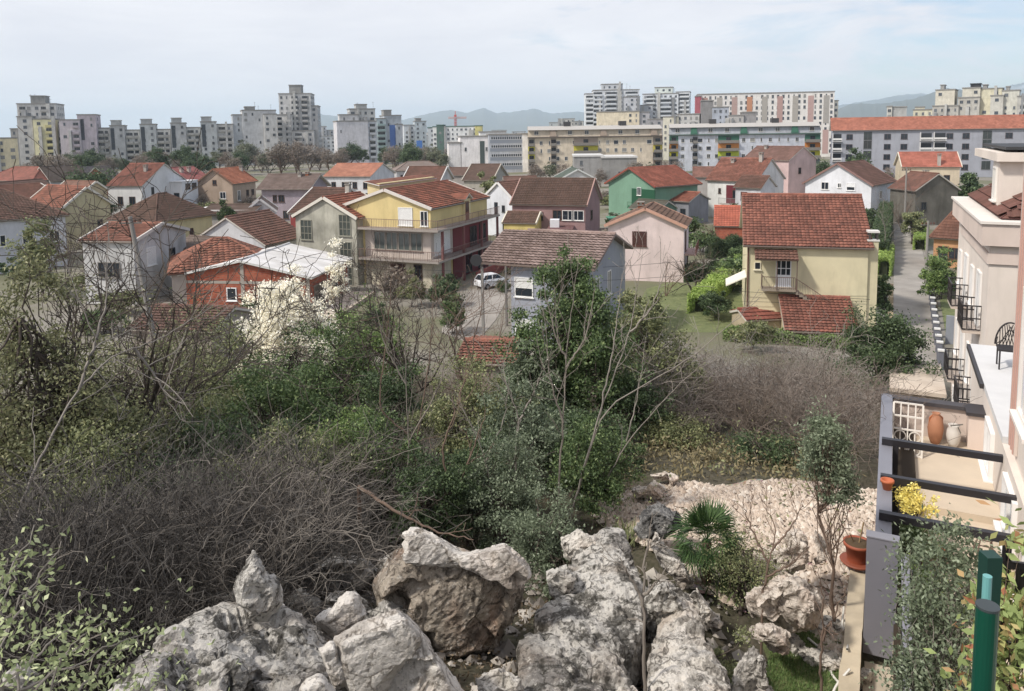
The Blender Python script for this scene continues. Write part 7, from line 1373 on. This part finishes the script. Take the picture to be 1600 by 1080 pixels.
for i, (px, d, yt, lab) in enumerate([(60, 12, 610, 'grey many stemmed bare shrub at the far left above the corner shrub'), (200, 13, 600, 'tall grey bare shrub in the left thicket'), (330, 12.5, 650, 'bare shrub right of the tall grey shrub in the left thicket'), (450, 12, 700, 'bare shrub at the right end of the left thicket'), (120, 10.5, 720, 'tangled bare shrub low in the left thicket')]):
    bare_tree(lab, px, d, yt, 170+i, barkmat('#4a4643', '#6e6863', 'bramble'), 10, .85, .02, (9, 7), (.55, .5), name='bare_shrub', fr=.8, wob=.2)
# scattered weeds and low leaves on the slope
def weeds(name, n, xr, dr, mat, leaf, seed, hh_=.25, per=14):
    rs = np.random.RandomState(seed); C = []
    for _ in range(n):
        b = at(rs.uniform(*xr), rs.uniform(*dr)); C.append(np.array(b)+np.abs(rs.normal(size=(per, 3)))*np.array([0, 0, hh_])+rs.normal(size=(per, 3))*np.array([.18, .18, .02]))
    V, Q = leaf_quads(np.concatenate(C), leaf, leaf*.4, rs, .6); return tag(link(name, npmesh(name, V, Q, mat), None), kind='stuff')
weeds('weeds', 900, (-50, 1330), (13, 46), LF_OL, .05, 61, .3)
weeds('leaf_litter', 1800, (-50, 1000), (7, 18), leafmat('#4a3f32', '#6e5f4c', '#8a7a64', 'dry_leaf', 0.), .03, 62, .03)
weeds('dry_grass', 260, (980, 1330), (14.8, 19), leafmat('#6a6048', '#8d8262', '#a89c7c', 'dry_grass_blade', .15), .05, 63, .16)
# leafy shoots close to the camera in the lower left corner
rs = np.random.RandomState(77); sh = empty('privet_shrub', at(-20, 4.2), 'leafy shrub with long pale shoots in the lower left corner close to the camera', 'shrub'); T_ = []; LC = []; b0_ = np.array(sh.location)
for (x, y, x2, y2, d) in [(-40, 1000, 60, 820, 4.0), (-30, 1060, 100, 845, 3.9), (-20, 1090, 150, 960, 3.8), (40, 1100, 170, 965, 3.8), (-60, 930, 40, 870, 4.2), (0, 1100, 240, 985, 4.0), (60, 1110, 120, 1000, 3.7), (-40, 1030, 75, 905, 4.1), (100, 1110, 215, 1000, 3.9), (-10, 1000, 30, 880, 4.0), (20, 1100, 60, 990, 3.6), (-30, 1100, 20, 970, 3.6)]:
    a, e = np.array(atd(x, y, d)), np.array(atd(x2, y2, d+rs.uniform(-.2, .3))); t = np.linspace(0, 1, 12)[:, None]; P = a+(e-a)*t+rs.normal(size=(12, 3))*.012; P[:, 2] += .12*(t*(1-t))[:, 0]; T_.append((P-b0_, np.linspace(.007, .002, 12)))
    for p in P[2:]:
        for _ in range(5): LC.append(p-b0_+rs.normal(size=3)*.035)
    T_.append((np.array([[0, 0, -.1], (a-b0_)*.5+[0, 0, .1], a-b0_]), np.array([.012, .01, .007])))
V, Q = tubes(T_, 5); link('shoots', npmesh('shoots', V, Q, BK_P), sh)
V, Q = leaf_quads(np.array(LC), .019, .0095, rs, .3); link('leaves', npmesh('leaves', V, Q, leafmat('#5c6a38', '#8c9660', '#b9bd8c', 'privet_leaf', .25)), sh)
bush('dense low part of the leafy corner shrub', 80, 985, 4.6, 260, leafmat('#5c6a38', '#8c9660', '#b9bd8c', 'privet_leaf', .25), 78, .02, 40, 40, sig=.34, tr=.02)
# hedges and garden shrubs among the houses
def hedge(label, a, b, z, wid, h, mat, seed, leaf=.09, dens=330):
    A, B = atz(*a, z), atz(*b, z); L = (B-A).length; rs = np.random.RandomState(seed); n = int(dens*(L*h*2+L*wid)); t = rs.rand(n); s = rs.rand(n)
    o = empty('hedge', A, label, 'hedge'); d = np.array((B-A).normalized()); pr = np.array([-d[1], d[0], 0]); k_ = rs.randint(0, 3, n); hn = h*(1+.14*np.sin(t*L*2.1+seed)+.08*rs.normal(size=n))
    off = np.where(k_ == 0, rs.uniform(-.5, .5, n), np.where(k_ == 1, -.5, .5))*wid; zz_ = np.where(k_ == 0, hn, hn*s); C = d*(t*L)[:, None]+pr*(off+rs.normal(size=n)*.06)[:, None]; C[:, 2] = zz_
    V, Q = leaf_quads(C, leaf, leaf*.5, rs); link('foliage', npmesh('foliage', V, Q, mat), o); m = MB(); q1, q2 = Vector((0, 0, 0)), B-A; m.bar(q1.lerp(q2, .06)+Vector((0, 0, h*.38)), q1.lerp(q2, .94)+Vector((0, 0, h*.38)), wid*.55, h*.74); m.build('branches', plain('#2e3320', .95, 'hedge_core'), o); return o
hedge('bright yellow green hedge running down to the pale yellow house', (1088, 492), (1160, 428), 0, 1.5, 1.7, LF_HE, 91)
hedge('dark clipped hedge in front of the pink house', (1062, 440), (1152, 432), 0, 1.6, 1.5, LF_DK, 92)
hedge('long low green hedge below the tiled outbuilding', (1130, 532), (1345, 548), 0, 1.2, .9, LF_BR, 93)
hedge('dark hedge right of the pink house wall', (1106, 405), (1160, 400), 0, 1.2, 2.2, LF_DK, 94)
hedge('small clipped fresh green hedge left of the lane', (1380, 432), (1386, 408), 0, 1.3, 1.8, LF_HE, 95)
hedge('small light green hedge right of the lane', (1437, 392), (1441, 368), 0, 1.4, 1.6, LF_HE, 96)
hedge('tall dark hedge along the left side of the lane', (1372, 420), (1384, 350), 0, 1.8, 3.0, LF_DK, 97)
gs = [('dark round shrub left of the pale yellow house', 1120, 455, 66, 60, LF_DK), ('grey twiggy shrub at the foot of the pale yellow house', 1178, 500, 55, 70, LF_OL), ('bushy dark pine behind the white three windowed gable', 1338, 232, 190, 52, LF_DK),
 ('dark shrub right of the mauve house', 1000-18, 352, 108, 40, LF_DK), ('green bush before the mauve house corner', 976, 352, 100, 36, LF_EV), ('dark bush on the far side of the white low house', 357, 318, 118, 30, LF_DK), ('olive bush beside the little yellow annex', 768, 275, 148, 36, LF_OL),
 ('green garden bush below the orange walled house', 1472, 398, 80, 46, LF_EV), ('garden bush at the bend of the lane', 1425, 330, 116, 34, LF_OL), ('dark tree behind the cream orange roofed house', 1512, 262, 150, 40, LF_DK), ('shrub beside the stone pillars of the lane', 1384, 430, 68, 26, LF_EV),
 ('bright bush by the grey cross wall', 1462, 398, 76, 40, LF_BR), ('olive bush at the left of the ochre gable', 66, 340, 90, 70, LF_OL), ('evergreen bush left of the hipped yellow house', 182, 350, 88, 40, LF_DK), ('dark shrub before the unfinished red block house', 150, 262, 215, 60, LF_DK),
 ('narrow cypress against the deep red house', 508, 350, 92, 16, LF_DK), ('bush between the brick house and the grey house', 640, 432, 70, 50, LF_OL), ('bush at the corner of the side street', 705, 470, 60, 50, LF_EV), ('shrub beside the white car', 800, 425, 86, 34, LF_OL), ('bush on the right of the grey house', 1015, 470, 62, 56, LF_OL)]
for i, (lab, px, yt, d, w_, mt) in enumerate(gs): bush(lab, px, yt, d, w_, mt, 120+i, .10 if d < 90 else .17 if d < 140 else .3, 50, 90)
def twiggy(label, px, ytop, d, seed, bark, r0=.05):
    return bare_tree(label, px, d, ytop, seed, bark, 3, .55, r0, (7, 6), (.6, .5), name='bare_shrub')
twiggy('bare fruit bush in front of the pink house', 1040, 392, 74, 141, BK_B, .06); twiggy('bare twisted tree by the pink house corner', 1085, 372, 76, 142, BK_D, .1); twiggy('bare tree between the maroon balcony shed and the pink house', 1108, 335, 100, 143, BK_B, .08)
twiggy('bare reddish tree at the far bend of the lane', 1410, 278, 128, 144, BK_B, .1); twiggy('bare vine left of the lane hedge', 1376, 320, 96, 145, BK_G, .08); twiggy('bare brown shrub before the white house with the dormer', 190, 300, 118, 146, BK_B, .08)
# belt of trees before the apartment blocks
def belt_proto(seed, mat, bark, dens, leaf=.3):
    rs = np.random.RandomState(seed); o = empty('belt_tree', (0, 0, 0), '', 'tree'); LC, CC = crown(rs, [(0, 0, 6.5, 3.2, 3.2, 3.6), (1.6, 0, 5.2, 2.2, 2.2, 2.4), (-1.7, .4, 5., 2.2, 2.2, 2.4)], 60, dens, leaf, .2)
    V, Q = leaf_quads(LC, leaf, leaf*.35, rs, .5); link('crown', npmesh('crown', V, Q, mat), o); T_ = bare_parts(rs, 6.5, .5, 3, .2, (6, 5), .15, 1.); V, Q = tubes([(P, np.maximum(r_, .03)) for P, r_ in T_], 4); link('trunk', npmesh('trunk', V, Q, bark), o); return o
BT = [belt_proto(301, leafmat('#6a5f55', '#857a6e', '#9a9082', 'winter_twig', .1), BK_B, 60), belt_proto(302, leafmat('#75695f', '#8d8176', None, 'winter_twig', .1), BK_B, 45), belt_proto(303, LF_DK, BK_D, 130), belt_proto(304, leafmat('#5d6350', '#7a7d66', None, 'winter_evergreen', .1), BK_D, 90)]
used = [False]*4; rs = np.random.RandomState(9)
lab = {0: 'brown leafless tree in the belt before the apartment blocks', 1: 'brown leafless tree in the belt before the apartment blocks', 2: 'dark evergreen tree in the belt before the apartment blocks', 3: 'dull green tree in the belt before the apartment blocks'}
def place_belt(k, px, d, s):
    o = BT[k] if not used[k] else copy_tree(BT[k]); used[k] = True; q = atd(px, 205, d); o.location = (q.x, q.y, -.2); o.rotation_euler = (0, 0, rs.rand()*6.28); o.scale = (s*rs.uniform(.9, 1.3), s*rs.uniform(.9, 1.3), s); o['label'] = lab[k]; o['group'] = {0: 'leafless belt trees', 1: 'leafless belt trees', 2: 'dark belt trees', 3: 'green belt trees'}[k]
for px in list(range(25, 440, 12))+list(range(432, 530, 8)): place_belt((0, 1, 0, 3, 1, 1, 0, 2)[rs.randint(8)], px+rs.uniform(-5, 5), rs.uniform(300, 385), rs.uniform(.6, 1.05)*(1.25 if px > 360 else 1))
for px in list(range(600, 705, 9)): place_belt((0, 2, 1, 3)[rs.randint(4)], px+rs.uniform(-4, 4), rs.uniform(290, 360), rs.uniform(.8, 1.1))
for px, d in ((135, 330), (240, 330), (285, 335), (300, 330), (372, 325), (545, 370), (560, 372), (640, 300)): place_belt(2, px, d, rs.uniform(.8, 1.2))
for px in range(830, 1300, 26): place_belt((0, 2, 3, 1)[rs.randint(4)], px+rs.uniform(-8, 8), rs.uniform(215, 262), rs.uniform(.45, .7))
for px in range(1390, 1500, 22): place_belt((0, 2, 1)[rs.randint(3)], px, rs.uniform(225, 250), .5)
for px in range(60, 820, 34): place_belt((0, 3, 2, 1)[rs.randint(4)], px+rs.uniform(-10, 10), rs.uniform(120, 250), rs.uniform(.3, .5))

# small shrubs filling the yards between the houses
yp = [bush('', 0, 0, 0, 0, m_, 400+i, .16, 26, 60) if False else None for i, m_ in enumerate((LF_DK,))]
def yard_proto(seed, mat):
    rs = np.random.RandomState(seed); return leafy('garden_shrub', '', 'shrub', (0, 0, 0), [(0, 0, 1.0, 1.1, 1.1, .8), (.7, .2, .8, .8, .8, .6), (-.6, .3, .9, .8, .8, .7)], 34, 60, .13, mat, BK_D, seed, .05, .22, 2, 'small yard shrubs between the houses')
YP = [yard_proto(411, LF_DK), yard_proto(412, LF_OL), yard_proto(413, leafmat('#6a5f55', '#857a6e', '#9a9082', 'winter_twig', .1)), yard_proto(414, LF_EV)]; yu = [False]*4
yl = ['small dark green yard shrub between the houses', 'small olive green yard shrub between the houses', 'small brown winter shrub in a yard between the houses', 'small mid green yard shrub between the houses']
rs = np.random.RandomState(19); boxes = [(v_[1].inverted(), v_[2], v_[3]) for v_ in HOUSES.values()]
cnt = 0
while cnt < 110:
    px, d = rs.uniform(20, 1400), rs.uniform(62, 190); q = atd(px, 300, d); P = Vector((q.x, q.y, 0))
    if any(abs((im @ P).x) < L_/2+1.3 and abs((im @ P).y) < W_/2+1.3 for im, L_, W_ in boxes): continue
    uu, vv = P.x*US+P.y*UC, P.x*UC-P.y*US
    if -.8 < vv < 5: continue
    k = rs.randint(4); o = YP[k] if not yu[k] else copy_tree(YP[k]); yu[k] = True; s_ = rs.uniform(.6, 1.7); o.location = (P.x, P.y, -.1); o.rotation_euler = (0, 0, rs.rand()*6.28); o.scale = (s_*rs.uniform(.8, 1.4), s_*rs.uniform(.8, 1.4), s_); o['label'] = yl[k]; o['group'] = yl[k].replace('small', 'the small').replace(' shrub', ' shrubs'); cnt += 1
# yard walls between plots
ys = [((640, 440), (700, 420)), ((800, 432), (860, 405)), ((900, 372), (985, 366)), ((1010, 384), (1100, 375)), ((690, 352), (790, 345)), ((380, 365), (450, 372)), ((180, 395), (260, 405)), ((560, 345), (505, 362)), ((1085, 345), (1105, 322)), ((290, 355), (340, 352)), ((955, 345), (1030, 340)), ((1260, 320), (1370, 318))]
yn = ['between the terraced house and the side street', 'behind the white car', 'in front of the mauve house', 'behind the pink house', 'left of the small yellow annex', 'by the worn brown roofed house', 'before the hipped yellow house', 'beside the deep red house', 'left of the white house with the maroon recess', 'below the hipped yellow house', 'under the green house', 'behind the pale yellow house']
for i, ((a, b), n_) in enumerate(zip(ys, yn)):
    A, B = atz(*a, 0), atz(*b, 0); o = empty('garden_wall', A, 'low %s garden wall %s' % (('grey', 'pale', 'brownish')[i % 3], n_), 'wall'); m = MB(); m.bar((0, 0, .6), B-A+Vector((0, 0, .6)), .2, 1.3); m.build('body', stucco(('#8f8c88', '#b9b0a4', '#9a8678')[i % 3], .5), o)
# overhead cables
def cable(label, p, q, sag, r=.012):
    p, q = Vector(p), Vector(q); tube_obj('overhead_cable', label, 'cable', [p.lerp(q, t)-Vector((0, 0, sag*4*t*(1-t))) for t in (0, .25, .5, .75, 1)], r, plain('#3c3a38', .7, 'cable_rubber'), 4)
cable('cable from the leaning pole towards the slim pole by the grey house', atd(222, 342, 52), atd(752, 425, 54), .8)
cable('cable from the slim pole to the lane pole crossing the pale yellow house', atd(752, 425, 54), atd(1446, 352, 80), .9, .014)
cable('cable from the leaning pole to the left edge', atd(222, 342, 52), atd(-60, 330, 60), .6)
cable('second cable crossing the pale yellow house', atd(752, 440, 54), atd(1446, 362, 80), 1.4, .014)
cable('cable along the lane between the two utility poles', atd(1446, 350, 80), atd(1415, 266, 128), .6, .018)

rs = np.random.RandomState(88); lp = np.array(lpoly); X = rs.uniform(lp[:, 0].min(), lp[:, 0].max(), 9000); Y = rs.uniform(lp[:, 1].min(), lp[:, 1].max(), 9000); ok = poly_inside(X, Y, lpoly); X, Y = X[ok], Y[ok]
Zg = np.array([ground_z(x, y) for x, y in zip(X, Y)])+.03; n = len(X); B_ = np.stack([X, Y, Zg], -1); dr = np.stack([rs.normal(size=n)*.35, rs.normal(size=n)*.35, np.ones(n)], -1)*rs.uniform(.025, .07, n)[:, None]; sd = np.stack([rs.normal(size=n), rs.normal(size=n), np.zeros(n)], -1); sd = unit(sd)*.006
tag(link('grass', npmesh('grass', np.stack([B_-sd, B_+sd, B_+dr+sd*.2, B_+dr-sd*.2], 1).reshape(-1, 3), np.arange(4*n).reshape(-1, 4), leafmat('#3f5a24', '#5d7a34', '#87984c', 'grass_blade', .3))), kind='stuff')
